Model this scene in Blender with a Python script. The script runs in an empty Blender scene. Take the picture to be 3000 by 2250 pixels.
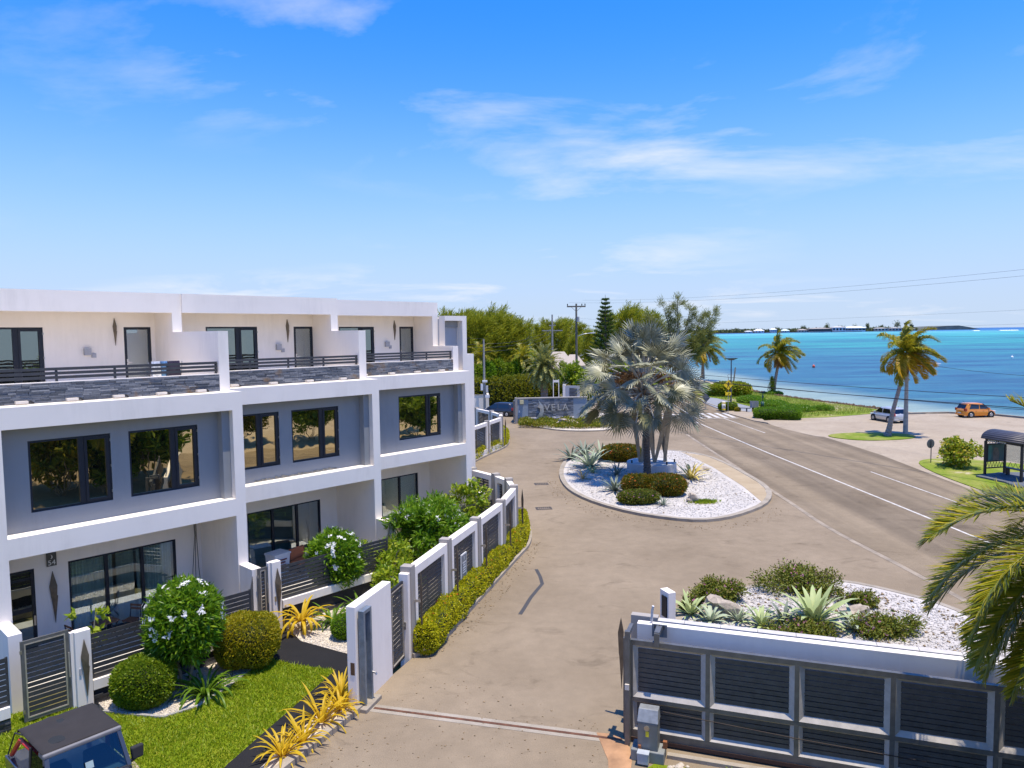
import bpy, math, random
import numpy as np
from mathutils import Vector, Matrix

R = math.radians
scene = bpy.context.scene
COL = scene.collection

# ------------------------------------------------------------------ camera
cam_d = bpy.data.cameras.new("camera")
cam_d.sensor_width = 36.0
cam_d.lens = 36.0 * 2150.0 / 3000.0
cam_d.clip_start = 0.1
cam_d.clip_end = 60000.0
cam = bpy.data.objects.new("camera", cam_d)
COL.objects.link(cam)
_r, _p = R(0.73), math.atan(148.0 / 2150.0)
_F = Vector((0, math.cos(_p), -math.sin(_p)))
_U = Vector((0, math.sin(_p), math.cos(_p)))
_X = math.cos(_r) * Vector((1, 0, 0)) - math.sin(_r) * _U
_Y = math.sin(_r) * Vector((1, 0, 0)) + math.cos(_r) * _U
cam.matrix_world = Matrix(((_X.x, _Y.x, -_F.x, 0), (_X.y, _Y.y, -_F.y, 0), (_X.z, _Y.z, -_F.z, 11.0), (0, 0, 0, 1)))
scene.camera = cam

# ------------------------------------------------------------------ sky and sun
SUN = Vector((0.14, -0.11, 1.0)).normalized()          # towards the sun
SUN_EL = math.asin(SUN.z)
SUN_AZ = math.atan2(SUN.x, SUN.y)                       # clockwise from +Y
world = bpy.data.worlds.new("World")
scene.world = world
world.use_nodes = True
wn, wl = world.node_tree.nodes, world.node_tree.links
wn.clear()
w_out = wn.new("ShaderNodeOutputWorld")
w_bg = wn.new("ShaderNodeBackground")
w_bg.inputs["Strength"].default_value = 0.15
sky = wn.new("ShaderNodeTexSky")
sky.sky_type = 'NISHITA'
sky.sun_disc = False
sky.sun_elevation = SUN_EL
sky.sun_rotation = SUN_AZ
sky.altitude = 0.0
sky.air_density = 1.0
sky.dust_density = 0.3
sky.ozone_density = 2.0
w_hsv = wn.new("ShaderNodeMix"); w_hsv.data_type = 'RGBA'; w_hsv.blend_type = 'MULTIPLY'
w_hsv.inputs[0].default_value = 1.0
w_hsv.inputs[7].default_value = (0.06, 0.37, 0.84, 1)      # clear tropical blue
wl.new(sky.outputs[0], w_hsv.inputs[6])
# thin wind-drawn clouds, laid out on a plane high above the ground
tc = wn.new("ShaderNodeTexCoord")
sep = wn.new("ShaderNodeSeparateXYZ")
wl.new(tc.outputs["Generated"], sep.inputs[0])
def wmath(op, a, b=None, clamp=False):
    n = wn.new("ShaderNodeMath"); n.operation = op; n.use_clamp = clamp
    for i, s in enumerate((a, b)):
        if s is None: continue
        if isinstance(s, (int, float)): n.inputs[i].default_value = s
        else: wl.new(s, n.inputs[i])
    return n.outputs[0]
zel = wmath('MAXIMUM', sep.outputs[2], 0.0)
# pale sea haze lying along the whole horizon
zq = wmath('DIVIDE', zel, 0.215)
hz_f = wmath('MULTIPLY', wmath('POWER', 2.71828, wmath('MULTIPLY', wmath('MULTIPLY', zq, zq), -1.0)), 0.95)
w_hz = wn.new("ShaderNodeMix"); w_hz.data_type = 'RGBA'
wl.new(hz_f, w_hz.inputs[0]); wl.new(w_hsv.outputs[2], w_hz.inputs[6])
w_hz.inputs[7].default_value = (1.75, 2.06, 2.6, 1)
W_SKY = w_hz.outputs[2]
zc = wmath('ADD', zel, 0.12)
cx = wmath('DIVIDE', sep.outputs[0], zc)
cy = wmath('DIVIDE', sep.outputs[1], zc)
comb = wn.new("ShaderNodeCombineXYZ")
wl.new(wmath('ADD', wmath('MULTIPLY', cx, 0.8), wmath('MULTIPLY', cy, 0.12)), comb.inputs[0])
wl.new(wmath('MULTIPLY', cy, 1.0), comb.inputs[1])
comb.inputs[2].default_value = 57.1
n1 = wn.new("ShaderNodeTexNoise")
n1.inputs["Scale"].default_value = 1.25
n1.inputs["Detail"].default_value = 9.0
n1.inputs["Roughness"].default_value = 0.58
n1.inputs["Distortion"].default_value = 0.35
wl.new(comb.outputs[0], n1.inputs["Vector"])
n2 = wn.new("ShaderNodeTexNoise")
n2.inputs["Scale"].default_value = 0.33
n2.inputs["Detail"].default_value = 3.0
wl.new(comb.outputs[0], n2.inputs["Vector"])
m1 = wmath('MULTIPLY', wmath('SUBTRACT', n1.outputs[0], 0.505), 5.0, True)
m2 = wmath('MULTIPLY', wmath('SUBTRACT', n2.outputs[0], 0.425), 6.0, True)
cl = wmath('MULTIPLY', wmath('MULTIPLY', m1, m2), 0.62, True)
w_mix = wn.new("ShaderNodeMix"); w_mix.data_type = 'RGBA'
wl.new(cl, w_mix.inputs[0])
wl.new(W_SKY, w_mix.inputs[6])
w_mix.inputs[7].default_value = (2.85, 2.85, 2.95, 1)
wl.new(w_mix.outputs[2], w_bg.inputs["Color"])
wl.new(w_bg.outputs[0], w_out.inputs[0])

sun_d = bpy.data.lights.new("sun", 'SUN')
sun_d.energy = 2.65
sun_d.angle = R(0.5)
sun_d.color = (1.0, 0.905, 0.76)
sun = bpy.data.objects.new("sun", sun_d)
COL.objects.link(sun)
sun.rotation_euler = SUN.to_track_quat('Z', 'Y').to_euler()
sun.location = (0, 0, 60)

scene.view_settings.view_transform = 'Standard'
scene.view_settings.look = 'None'
scene.view_settings.gamma = 1.0
scene.view_settings.use_curve_mapping = False
scene.view_settings.exposure = 1.22
scene.render.engine = 'CYCLES'

# ------------------------------------------------------------------ materials
MATS = {}
def _nt(name):
    m = bpy.data.materials.new(name); m.use_nodes = True
    nt = m.node_tree
    return m, nt.nodes, nt.links, nt.nodes["Principled BSDF"]
def _pos(n, l, scale=(1, 1, 1), obj=False):
    mp = n.new("ShaderNodeMapping")
    mp.inputs["Scale"].default_value = scale
    if obj:
        t = n.new("ShaderNodeTexCoord"); l.new(t.outputs["Object"], mp.inputs[0])
    else:
        t = n.new("ShaderNodeNewGeometry"); l.new(t.outputs["Position"], mp.inputs[0])
    return mp.outputs[0]
def _noise(n, l, vec, scale, detail=4, rough=0.55, dist=0.0):
    t = n.new("ShaderNodeTexNoise")
    t.inputs["Scale"].default_value = scale; t.inputs["Detail"].default_value = detail
    t.inputs["Roughness"].default_value = rough; t.inputs["Distortion"].default_value = dist
    l.new(vec, t.inputs["Vector"])
    return t.outputs[0]
def _ramp(n, l, fac, stops):
    r = n.new("ShaderNodeValToRGB")
    e = r.color_ramp.elements
    while len(e) < len(stops): e.new(0.5)
    for k, (p, c) in enumerate(stops):
        e[k].position = p; e[k].color = (c[0], c[1], c[2], 1)
    l.new(fac, r.inputs[0])
    return r.outputs[0]
def _mix(n, l, fac, a, b, mode='MIX'):
    m = n.new("ShaderNodeMix"); m.data_type = 'RGBA'; m.blend_type = mode
    for i, s in ((0, fac), (6, a), (7, b)):
        if isinstance(s, (int, float)): m.inputs[i].default_value = s
        elif isinstance(s, tuple): m.inputs[i].default_value = (s[0], s[1], s[2], 1)
        else: l.new(s, m.inputs[i])
    return m.outputs[2]
def _bump(n, l, bsdf, h, strength=0.3, dist=0.02):
    b = n.new("ShaderNodeBump")
    b.inputs["Strength"].default_value = strength; b.inputs["Distance"].default_value = dist
    l.new(h, b.inputs["Height"]); l.new(b.outputs[0], bsdf.inputs["Normal"])
def flat(name, col, rough=0.6, metal=0.0, var=0.12, scale=3.0, spec=0.5, bump=0.0, bscale=60, coat=0.0):
    """plain surface with a little uneven tone and fine relief"""
    if name in MATS: return MATS[name]
    m, n, l, b = _nt(name)
    v = _pos(n, l)
    f = _noise(n, l, v, scale, 6, 0.6)
    lo = tuple(c * (1 - var) for c in col); hi = tuple(min(1, c * (1 + var)) for c in col)
    l.new(_ramp(n, l, f, [(0.3, lo), (0.7, hi)]), b.inputs["Base Color"])
    b.inputs["Roughness"].default_value = rough; b.inputs["Metallic"].default_value = metal
    b.inputs["Specular IOR Level"].default_value = spec
    b.inputs["Coat Weight"].default_value = coat
    if bump: _bump(n, l, b, _noise(n, l, v, bscale, 3), bump, 0.01)
    MATS[name] = m
    return m
LEAFGAIN = (1.6, 1.5, 1.15)
def leafm(name, cols, trans=0.25, rough=0.5, tcol=None):
    """foliage: every leaf takes its own tone; some light passes through"""
    if name in MATS: return MATS[name]
    m, n, l, b = _nt(name)
    g = n.new("ShaderNodeNewGeometry")
    k = len(cols)
    if name.startswith("leaf_") and "litter" not in name:
        cols = [tuple(min(0.8, q * w) for q, w in zip(cc, LEAFGAIN)) for cc in cols]; trans = min(0.5, trans + (0.12 if trans > 0.15 else 0))
    c = _ramp(n, l, g.outputs["Random Per Island"], [(i / max(1, k - 1), cc) for i, cc in enumerate(cols)])
    l.new(c, b.inputs["Base Color"])
    b.inputs["Roughness"].default_value = rough
    b.inputs["Specular IOR Level"].default_value = 0.3
    tr = n.new("ShaderNodeBsdfTranslucent")
    if tcol: l.new(_mix(n, l, 0.6, c, tcol), tr.inputs[0])
    else: l.new(c, tr.inputs[0])
    ms = n.new("ShaderNodeMixShader"); ms.inputs[0].default_value = trans
    l.new(b.outputs[0], ms.inputs[1]); l.new(tr.outputs[0], ms.inputs[2])
    l.new(ms.outputs[0], n["Material Output"].inputs[0])
    MATS[name] = m
    return m
def objrand(name, stops, rough=0.7, bump=0.4, bscale=25, spec=0.4, stain=None):
    """pieces that each take their own tone (slate strips, pebbles)"""
    if name in MATS: return MATS[name]
    m, n, l, b = _nt(name)
    o = n.new("ShaderNodeObjectInfo")
    c = _ramp(n, l, o.outputs["Random"], stops)
    v = _pos(n, l)
    f = _noise(n, l, v, 14, 5)
    c = _mix(n, l, 0.5, c, _ramp(n, l, f, [(0.3, (0.55, 0.55, 0.55)), (0.7, (1.2, 1.2, 1.2))]), 'MULTIPLY')
    if stain:
        f2 = _noise(n, l, _pos(n, l, (1, 1, 1.6)), 0.9, 4, 0.6)
        fac = _ramp(n, l, f2, [(0.56, (0, 0, 0)), (0.68, (1, 1, 1))])
        c = _mix(n, l, fac, c, stain)
    l.new(c, b.inputs["Base Color"])
    b.inputs["Roughness"].default_value = rough
    b.inputs["Specular IOR Level"].default_value = spec
    _bump(n, l, b, _noise(n, l, v, bscale, 4), bump, 0.01)
    MATS[name] = m
    return m
def glass_reflect(name, tint, base, mixv=0.55, rough=0.01):
    """solar-control window glass: tinted mirror over a dark room"""
    if name in MATS: return MATS[name]
    m, n, l, b = _nt(name)
    b.inputs["Base Color"].default_value = (*base, 1); b.inputs["Roughness"].default_value = 0.4; b.inputs["Specular IOR Level"].default_value = 0.0
    gl = n.new("ShaderNodeBsdfGlossy"); gl.inputs["Color"].default_value = (*tint, 1); gl.inputs["Roughness"].default_value = rough
    v = _pos(n, l)
    bp = n.new("ShaderNodeBump"); bp.inputs["Strength"].default_value = 0.05; bp.inputs["Distance"].default_value = 0.05
    l.new(_noise(n, l, v, 1.6, 1), bp.inputs["Height"]); l.new(bp.outputs[0], gl.inputs["Normal"])
    ms = n.new("ShaderNodeMixShader"); ms.inputs[0].default_value = mixv
    l.new(b.outputs[0], ms.inputs[1]); l.new(gl.outputs[0], ms.inputs[2])
    l.new(ms.outputs[0], n["Material Output"].inputs[0])
    MATS[name] = m
    return m
def glass_clear(name, tint=(0.75, 0.85, 0.83), refl=0.22):
    if name in MATS: return MATS[name]
    m, n, l, b = _nt(name)
    tr = n.new("ShaderNodeBsdfTransparent"); tr.inputs[0].default_value = (*tint, 1)
    gl = n.new("ShaderNodeBsdfGlossy"); gl.inputs["Color"].default_value = (0.9, 0.95, 1, 1); gl.inputs["Roughness"].default_value = 0.01
    ms = n.new("ShaderNodeMixShader"); ms.inputs[0].default_value = refl
    l.new(tr.outputs[0], ms.inputs[1]); l.new(gl.outputs[0], ms.inputs[2])
    l.new(ms.outputs[0], n["Material Output"].inputs[0])
    MATS[name] = m
    return m

# ------------------------------------------------------------------ mesh building
class MB:
    def __init__(s): s.v = []; s.f = []
    def add(s, vs, fs):
        o = len(s.v); s.v.extend([tuple(p) for p in vs]); s.f.extend([tuple(i + o for i in f) for f in fs]); return s
    def box(s, x0, x1, y0, y1, z0, z1, rot=0.0, piv=None):
        vs = [(x, y, z) for z in (z0, z1) for y in (y0, y1) for x in (x0, x1)]
        if rot:
            px, py = piv if piv else ((x0 + x1) / 2, (y0 + y1) / 2)
            c, sn = math.cos(rot), math.sin(rot)
            vs = [(px + (x - px) * c - (y - py) * sn, py + (x - px) * sn + (y - py) * c, z) for x, y, z in vs]
        return s.add(vs, [(0, 2, 3, 1), (4, 5, 7, 6), (0, 1, 5, 4), (2, 6, 7, 3), (0, 4, 6, 2), (1, 3, 7, 5)])
    def hexa(s, lo, hi):
        """a solid between two quads (lists of four points, same winding, counter-clockwise from above)"""
        return s.add(list(lo) + list(hi), [(3, 2, 1, 0), (4, 5, 6, 7), (0, 1, 5, 4), (1, 2, 6, 5), (2, 3, 7, 6), (3, 0, 4, 7)])
    def bar(s, a, b, w, h, up=(0, 0, 1)):
        a, b = Vector(a), Vector(b); d = (b - a).normalized(); up = Vector(up)
        if abs(d.dot(up)) > 0.99: up = Vector((1, 0, 0))
        sd = d.cross(up).normalized() * w / 2; u = sd.cross(d).normalized() * h / 2
        lo = [a - sd - u, a + sd - u, a + sd + u, a - sd + u]; hi = [b - sd - u, b + sd - u, b + sd + u, b - sd + u]
        return s.add(lo + hi, [(3, 2, 1, 0), (4, 5, 6, 7), (0, 1, 5, 4), (1, 2, 6, 5), (2, 3, 7, 6), (3, 0, 4, 7)])
    def prism(s, poly, z0, z1):
        n = len(poly)
        a = sum(poly[i][0] * poly[(i + 1) % n][1] - poly[(i + 1) % n][0] * poly[i][1] for i in range(n))
        if a < 0: poly = poly[::-1]
        vs = [(x, y, z0) for x, y in poly] + [(x, y, z1) for x, y in poly]
        fs = [tuple(range(n - 1, -1, -1)), tuple(range(n, 2 * n))] + [(i, (i + 1) % n, n + (i + 1) % n, n + i) for i in range(n)]
        return s.add(vs, fs)
    def sheet(s, poly, z):
        n = len(poly)
        a = sum(poly[i][0] * poly[(i + 1) % n][1] - poly[(i + 1) % n][0] * poly[i][1] for i in range(n))
        if a < 0: poly = poly[::-1]
        return s.add([(x, y, z) for x, y in poly], [tuple(range(n))])
    def tube(s, pts, rads, n=8, cap=True):
        pts = [Vector(p) for p in pts]; k = len(pts)
        if not isinstance(rads, (list, tuple)): rads = [rads] * k
        vs = []
        ref = None
        for i, p in enumerate(pts):
            d = (pts[min(i + 1, k - 1)] - pts[max(i - 1, 0)])
            d = d.normalized() if d.length > 1e-9 else Vector((0, 0, 1))
            if ref is None: ref = Vector((1, 0, 0)) if abs(d.x) < 0.9 else Vector((0, 1, 0))
            sd = (ref - d * ref.dot(d)).normalized(); ref = sd
            u = d.cross(sd)
            for j in range(n):
                a = 2 * math.pi * j / n
                vs.append(p + (sd * math.cos(a) + u * math.sin(a)) * rads[i])
        fs = [(i * n + j, i * n + (j + 1) % n, (i + 1) * n + (j + 1) % n, (i + 1) * n + j) for i in range(k - 1) for j in range(n)]
        if cap: fs += [tuple(range(n - 1, -1, -1)), tuple((k - 1) * n + j for j in range(n))]
        return s.add(vs, fs)
    def cyl(s, c, r, z0, z1, n=16, r1=None):
        return s.tube([(c[0], c[1], z0), (c[0], c[1], z1)], [r, r if r1 is None else r1], n)
    def build(s, name, mat, parent=None, smooth=False, loc=None, rotz=0.0, bevel=0.0):
        me = bpy.data.meshes.new(name)
        me.from_pydata([tuple(p) for p in s.v], [], s.f)
        me.update()
        if smooth: me.polygons.foreach_set("use_smooth", [True] * len(me.polygons))
        if mat: me.materials.append(mat)
        o = bpy.data.objects.new(name, me); COL.objects.link(o)
        if parent: o.parent = parent
        if loc: o.location = loc
        if rotz: o.rotation_euler.z = rotz
        if bevel:
            bv = o.modifiers.new("bevel", 'BEVEL'); bv.width = bevel; bv.segments = 2; bv.limit_method = 'ANGLE'
        return o
def npmesh(name, V, F, mat, parent=None, smooth=False, loc=None):
    """many same-sized faces from numpy arrays"""
    V = np.asarray(V, dtype=np.float32).reshape(-1, 3); F = np.asarray(F, dtype=np.int32)
    me = bpy.data.meshes.new(name)
    nf, k = F.shape
    me.vertices.add(len(V)); me.vertices.foreach_set("co", V.ravel())
    me.loops.add(nf * k); me.loops.foreach_set("vertex_index", F.ravel())
    me.polygons.add(nf); me.polygons.foreach_set("loop_start", np.arange(0, nf * k, k, dtype=np.int32))
    me.update(calc_edges=True); me.validate()
    if smooth: me.polygons.foreach_set("use_smooth", [True] * nf)
    if mat: me.materials.append(mat)
    o = bpy.data.objects.new(name, me); COL.objects.link(o)
    if parent: o.parent = parent
    if loc: o.location = loc
    return o
def tag(o, label, cat, group=None):
    o["label"] = label; o["category"] = cat
    if group: o["group"] = group
    return o
def thing(name, label, cat, loc=(0, 0, 0), rotz=0.0, group=None):
    o = bpy.data.objects.new(name, None); COL.objects.link(o)
    o.empty_display_size = 0.3
    o.location = loc; o.rotation_euler.z = rotz
    return tag(o, label, cat, group)
def struct(o): o["kind"] = "structure"; return o
def stuff(o): o["kind"] = "stuff"; return o
def inst(src, name, parent, loc, rot=(0, 0, 0), scale=(1, 1, 1)):
    """another object on the same mesh"""
    o = bpy.data.objects.new(name, src if isinstance(src, bpy.types.Mesh) else src.data); COL.objects.link(o)
    o.parent = parent; o.location = loc; o.rotation_euler = rot; o.scale = scale
    return o
def copy_tree(o, parent=None):
    c = o.copy(); COL.objects.link(c); c.parent = parent
    for ch in list(o.children): copy_tree(ch, c)
    return c
def text_mesh(name, body, size, mat, parent, loc, rot, extrude=0.004, align='CENTER', sx=1.0):
    cu = bpy.data.curves.new(name, 'FONT'); cu.body = body; cu.size = size; cu.extrude = extrude
    cu.align_x = align; cu.align_y = 'CENTER'
    t = bpy.data.objects.new(name + "_t", cu); COL.objects.link(t)
    dg = bpy.context.evaluated_depsgraph_get(); dg.update()
    me = bpy.data.meshes.new_from_object(t.evaluated_get(dg))
    bpy.data.objects.remove(t)
    me.name = name
    me.materials.clear(); me.materials.append(mat)
    o = bpy.data.objects.new(name, me); COL.objects.link(o)
    o.parent = parent; o.location = loc; o.rotation_euler = rot; o.scale = (sx, 1, 1)
    return o
rng = random.Random(7)
nr = np.random.RandomState(11)

# ---- leaf clouds: one rhombus (two triangles folded along the midrib) per leaf
def leaves(P, D, N, length, width, fold=0.25):
    """P base points, D pointing directions, N rough normals -> vertices, faces"""
    P = np.asarray(P, float); D = np.asarray(D, float); N = np.asarray(N, float); k = len(P)
    D = D / (np.linalg.norm(D, axis=1, keepdims=True) + 1e-9)
    S = np.cross(D, N); S /= (np.linalg.norm(S, axis=1, keepdims=True) + 1e-9)
    U = np.cross(S, D)
    L = np.broadcast_to(np.asarray(length, float), (k,))[:, None]; W = np.broadcast_to(np.asarray(width, float), (k,))[:, None]
    a = P; b = P + D * L * 0.45 + S * W * 0.5 + U * W * fold * 0.5; c = P + D * L - U * W * 0.2; d = P + D * L * 0.45 - S * W * 0.5 + U * W * fold * 0.5
    V = np.stack([a, b, c, d], 1).reshape(-1, 3)
    i = np.arange(k)[:, None] * 4
    F = np.concatenate([i + np.array([[0, 1, 2]]), i + np.array([[0, 2, 3]])], 0)
    return V, F
def unit(k, rs=nr):
    v = rs.normal(size=(k, 3)); return v / np.linalg.norm(v, axis=1, keepdims=True)
def merge(parts):
    V, F, o = [], [], 0
    for v, f in parts:
        V.append(v); F.append(f + o); o += len(v)
    return np.concatenate(V), np.concatenate(F)
# ================================================================== SETTING: ground, roads, sea
def asphalt(name, c0, c1, crack=True, tracks=False):
    m, n, l, b = _nt(name)
    v = _pos(n, l)
    big = _noise(n, l, v, 0.18, 5, 0.6, 0.4)
    col = _ramp(n, l, big, [(0.3, c0), (0.7, c1)])
    mid = _noise(n, l, v, 1.7, 6, 0.65)
    col = _mix(n, l, 0.28, col, _ramp(n, l, mid, [(0.25, (0.55, 0.55, 0.55)), (0.75, (1.30, 1.29, 1.28))]), 'MULTIPLY')
    fine = _noise(n, l, v, 38, 3, 0.7)
    col = _mix(n, l, 0.55, col, _ramp(n, l, fine, [(0.28, (0.5, 0.5, 0.5)), (0.72, (1.45, 1.45, 1.45))]), 'MULTIPLY')
    if tracks:
        st = _noise(n, l, _pos(n, l, (0.62, 0.012, 1)), 1.0, 3, 0.5)
        col = _mix(n, l, 1.0, col, _ramp(n, l, st, [(0.36, (0.70, 0.70, 0.71)), (0.60, (1.06, 1.06, 1.05))]), 'MULTIPLY')
    # oil spots and scuffs
    sp = _noise(n, l, _pos(n, l, (0.5, 0.9, 1)), 0.8, 8, 0.7, 1.0)
    col = _mix(n, l, 1.0, col, _ramp(n, l, sp, [(0.29, (0.68, 0.67, 0.66)), (0.43, (1, 1, 1))]), 'MULTIPLY')
    if crack:
        vo = n.new("ShaderNodeTexVoronoi"); vo.feature = 'DISTANCE_TO_EDGE'; vo.inputs["Scale"].default_value = 0.11
        wv = _mix(n, l, 0.06, v, n.new("ShaderNodeTexNoise").outputs[1])
        l.new(wv, vo.inputs["Vector"])
        col = _mix(n, l, 1.0, col, _ramp(n, l, vo.outputs[0], [(0.0, (0.72, 0.72, 0.72)), (0.0035, (1, 1, 1))]), 'MULTIPLY')
    l.new(col, b.inputs["Base Color"]); b.inputs["Roughness"].default_value = 0.9; b.inputs["Specular IOR Level"].default_value = 0.2
    _bump(n, l, b, fine, 0.35, 0.01)
    MATS[name] = m
    return m
def ground_mat(name, stops, scale, fine=(20, 0.4), bump=0.4, rough=0.95):
    m, n, l, b = _nt(name)
    v = _pos(n, l)
    col = _ramp(n, l, _noise(n, l, v, scale, 7, 0.65, 0.5), stops)
    f = _noise(n, l, v, fine[0], 4, 0.7)
    col = _mix(n, l, fine[1], col, _ramp(n, l, f, [(0.25, (0.45, 0.45, 0.45)), (0.75, (1.45, 1.45, 1.45))]), 'MULTIPLY')
    l.new(col, b.inputs["Base Color"]); b.inputs["Roughness"].default_value = rough; b.inputs["Specular IOR Level"].default_value = 0.15
    _bump(n, l, b, f, bump, 0.03)
    MATS[name] = m
    return m
M_drive = asphalt("drive_asphalt", (0.210, 0.162, 0.106), (0.280, 0.219, 0.147), False)
M_road = asphalt("road_asphalt", (0.192, 0.147, 0.094), (0.260, 0.203, 0.134), False, True)
M_path = asphalt("path_asphalt", (0.012, 0.012, 0.013), (0.022, 0.021, 0.022), False)
M_lot = asphalt("lot_concrete", (0.315, 0.252, 0.178), (0.395, 0.325, 0.238), False)
M_conc = ground_mat("kerb_concrete", [(0.3, (0.26, 0.222, 0.168)), (0.7, (0.38, 0.33, 0.265))], 1.2, (30, 0.35), 0.2)
M_pave = ground_mat("paver_tan", [(0.3, (0.33, 0.255, 0.16)), (0.7, (0.41, 0.325, 0.215))], 0.8, (12, 0.2), 0.1)
M_sand = ground_mat("beach_sand", [(0.3, (0.46, 0.39, 0.29)), (0.7, (0.60, 0.53, 0.42))], 0.35, (6, 0.3), 0.2)
M_earth = ground_mat("earth", [(0.3, (0.10, 0.10, 0.03)), (0.7, (0.20, 0.17, 0.07))], 0.3, (9, 0.5))
M_turf = ground_mat("lawn_turf", [(0.3, (0.12, 0.18, 0.006)), (0.55, (0.19, 0.25, 0.010)), (0.75, (0.29, 0.29, 0.025))], 0.7, (45, 0.55), 0.8)
M_verge = ground_mat("verge_grass", [(0.25, (0.10, 0.165, 0.010)), (0.47, (0.16, 0.22, 0.018)), (0.58, (0.26, 0.26, 0.06)), (0.66, (0.50, 0.43, 0.31))], 0.16, (7, 0.5), 0.8)
M_gravel = ground_mat("white_gravel", [(0.3, (0.42, 0.385, 0.34)), (0.7, (0.56, 0.52, 0.47))], 0.6, (16, 0.35), 0.7)
M_cream = ground_mat("cream_gravel", [(0.3, (0.48, 0.41, 0.32)), (0.7, (0.64, 0.57, 0.46))], 0.6, (22, 0.4), 0.8)
M_white_line = flat("road_paint", (0.50, 0.465, 0.41), 0.8, var=0.35, scale=2.5)

def offset(poly, d):
    n = len(poly); out = []
    for i in range(n):
        p0, p1, p2 = Vector(poly[i - 1]), Vector(poly[i]), Vector(poly[(i + 1) % n])
        e1, e2 = (p1 - p0).normalized(), (p2 - p1).normalized()
        n1, n2 = Vector((-e1.y, e1.x)), Vector((-e2.y, e2.x))
        b = (n1 + n2); b = b / max(b.length, 1e-6)
        k = d / max(0.4, b.dot(n1))
        out.append((p1.x + b.x * k, p1.y + b.y * k))
    return out
def ccw(poly):
    n = len(poly)
    a = sum(poly[i][0] * poly[(i + 1) % n][1] - poly[(i + 1) % n][0] * poly[i][1] for i in range(n))
    return poly if a > 0 else poly[::-1]
def smooth_poly(poly, it=2):
    for _ in range(it):
        q = []
        for i in range(len(poly)):
            a, b = poly[i], poly[(i + 1) % len(poly)]
            q += [(a[0] * .75 + b[0] * .25, a[1] * .75 + b[1] * .25), (a[0] * .25 + b[0] * .75, a[1] * .25 + b[1] * .75)]
        poly = q
    return poly
def smooth_line(pts, it=2):
    for _ in range(it):
        q = [pts[0]]
        for a, b in zip(pts[:-1], pts[1:]):
            q += [tuple(x * .75 + y * .25 for x, y in zip(a, b)), tuple(x * .25 + y * .75 for x, y in zip(a, b))]
        pts = q + [pts[-1]]
    return pts
def ring(poly, w, z0, z1):
    """kerb of width w just inside a closed outline"""
    o = ccw(poly); i = offset(o, w); n = len(o); mb = MB()
    vs = [(x, y, z0) for x, y in o] + [(x, y, z1) for x, y in o] + [(x, y, z1) for x, y in i] + [(x, y, z0) for x, y in i]
    fs = []
    for k in range(n):
        j = (k + 1) % n
        fs += [(k, j, n + j, n + k), (n + k, n + j, 2 * n + j, 2 * n + k), (2 * n + k, 2 * n + j, 3 * n + j, 3 * n + k)]
    return mb.add(vs, fs)
def strip(pts, w, z0, z1, side=0.0):
    """a band following an open line; side shifts it to the left of travel"""
    mb = MB(); n = len(pts); L, Rr = [], []
    for i, p in enumerate(pts):
        a, b = Vector(pts[max(0, i - 1)]), Vector(pts[min(n - 1, i + 1)])
        t = (b - a).normalized(); nn = Vector((-t.y, t.x)); q = Vector(p)
        L.append(q + nn * (side + w / 2)); Rr.append(q + nn * (side - w / 2))
    for i in range(n - 1):
        lo = [(*Rr[i], z0), (*Rr[i + 1], z0), (*L[i + 1], z0), (*L[i], z0)]; hi = [(*Rr[i], z1), (*Rr[i + 1], z1), (*L[i + 1], z1), (*L[i], z1)]
        mb.hexa(lo, hi)
    return mb

shore = [(90, 20), (78, 55), (70, 74), (62.5, 89), (57.5, 97), (55.2, 102.5), (52.4, 110), (50.6, 119), (48.9, 131), (47.4, 145), (46.5, 170), (45, 200), (38, 280), (15, 500), (-250, 1300), (-3000, 3500)]
struct(MB().sheet([(-3000, -200), (140, -200), (100, 0)] + [(x - 5.5, y) for x, y in shore[1:]], -0.32).build("ground", M_earth))
# beach running down under the water
bm_ = MB()
rows = [(-6.5, 0.02), (-4.2, -0.12), (-2.0, -0.42), (0.0, -0.85), (3.0, -1.4)]
sh = smooth_line(shore[3:], 2)
for i in range(len(sh) - 1):
    for (o0, z0), (o1, z1) in zip(rows[:-1], rows[1:]):
        j0 = 0.5 * math.sin(i * 1.7); j1 = 0.5 * math.sin((i + 1) * 1.7)
        bm_.add([(sh[i][0] + o0 + j0, sh[i][1], z0), (sh[i][0] + o1 + j0, sh[i][1], z1), (sh[i + 1][0] + o1 + j1, sh[i + 1][1], z1), (sh[i + 1][0] + o0 + j1, sh[i + 1][1], z0)], [(0, 1, 2, 3)])
struct(bm_.build("beach", M_sand, smooth=True))

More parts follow.
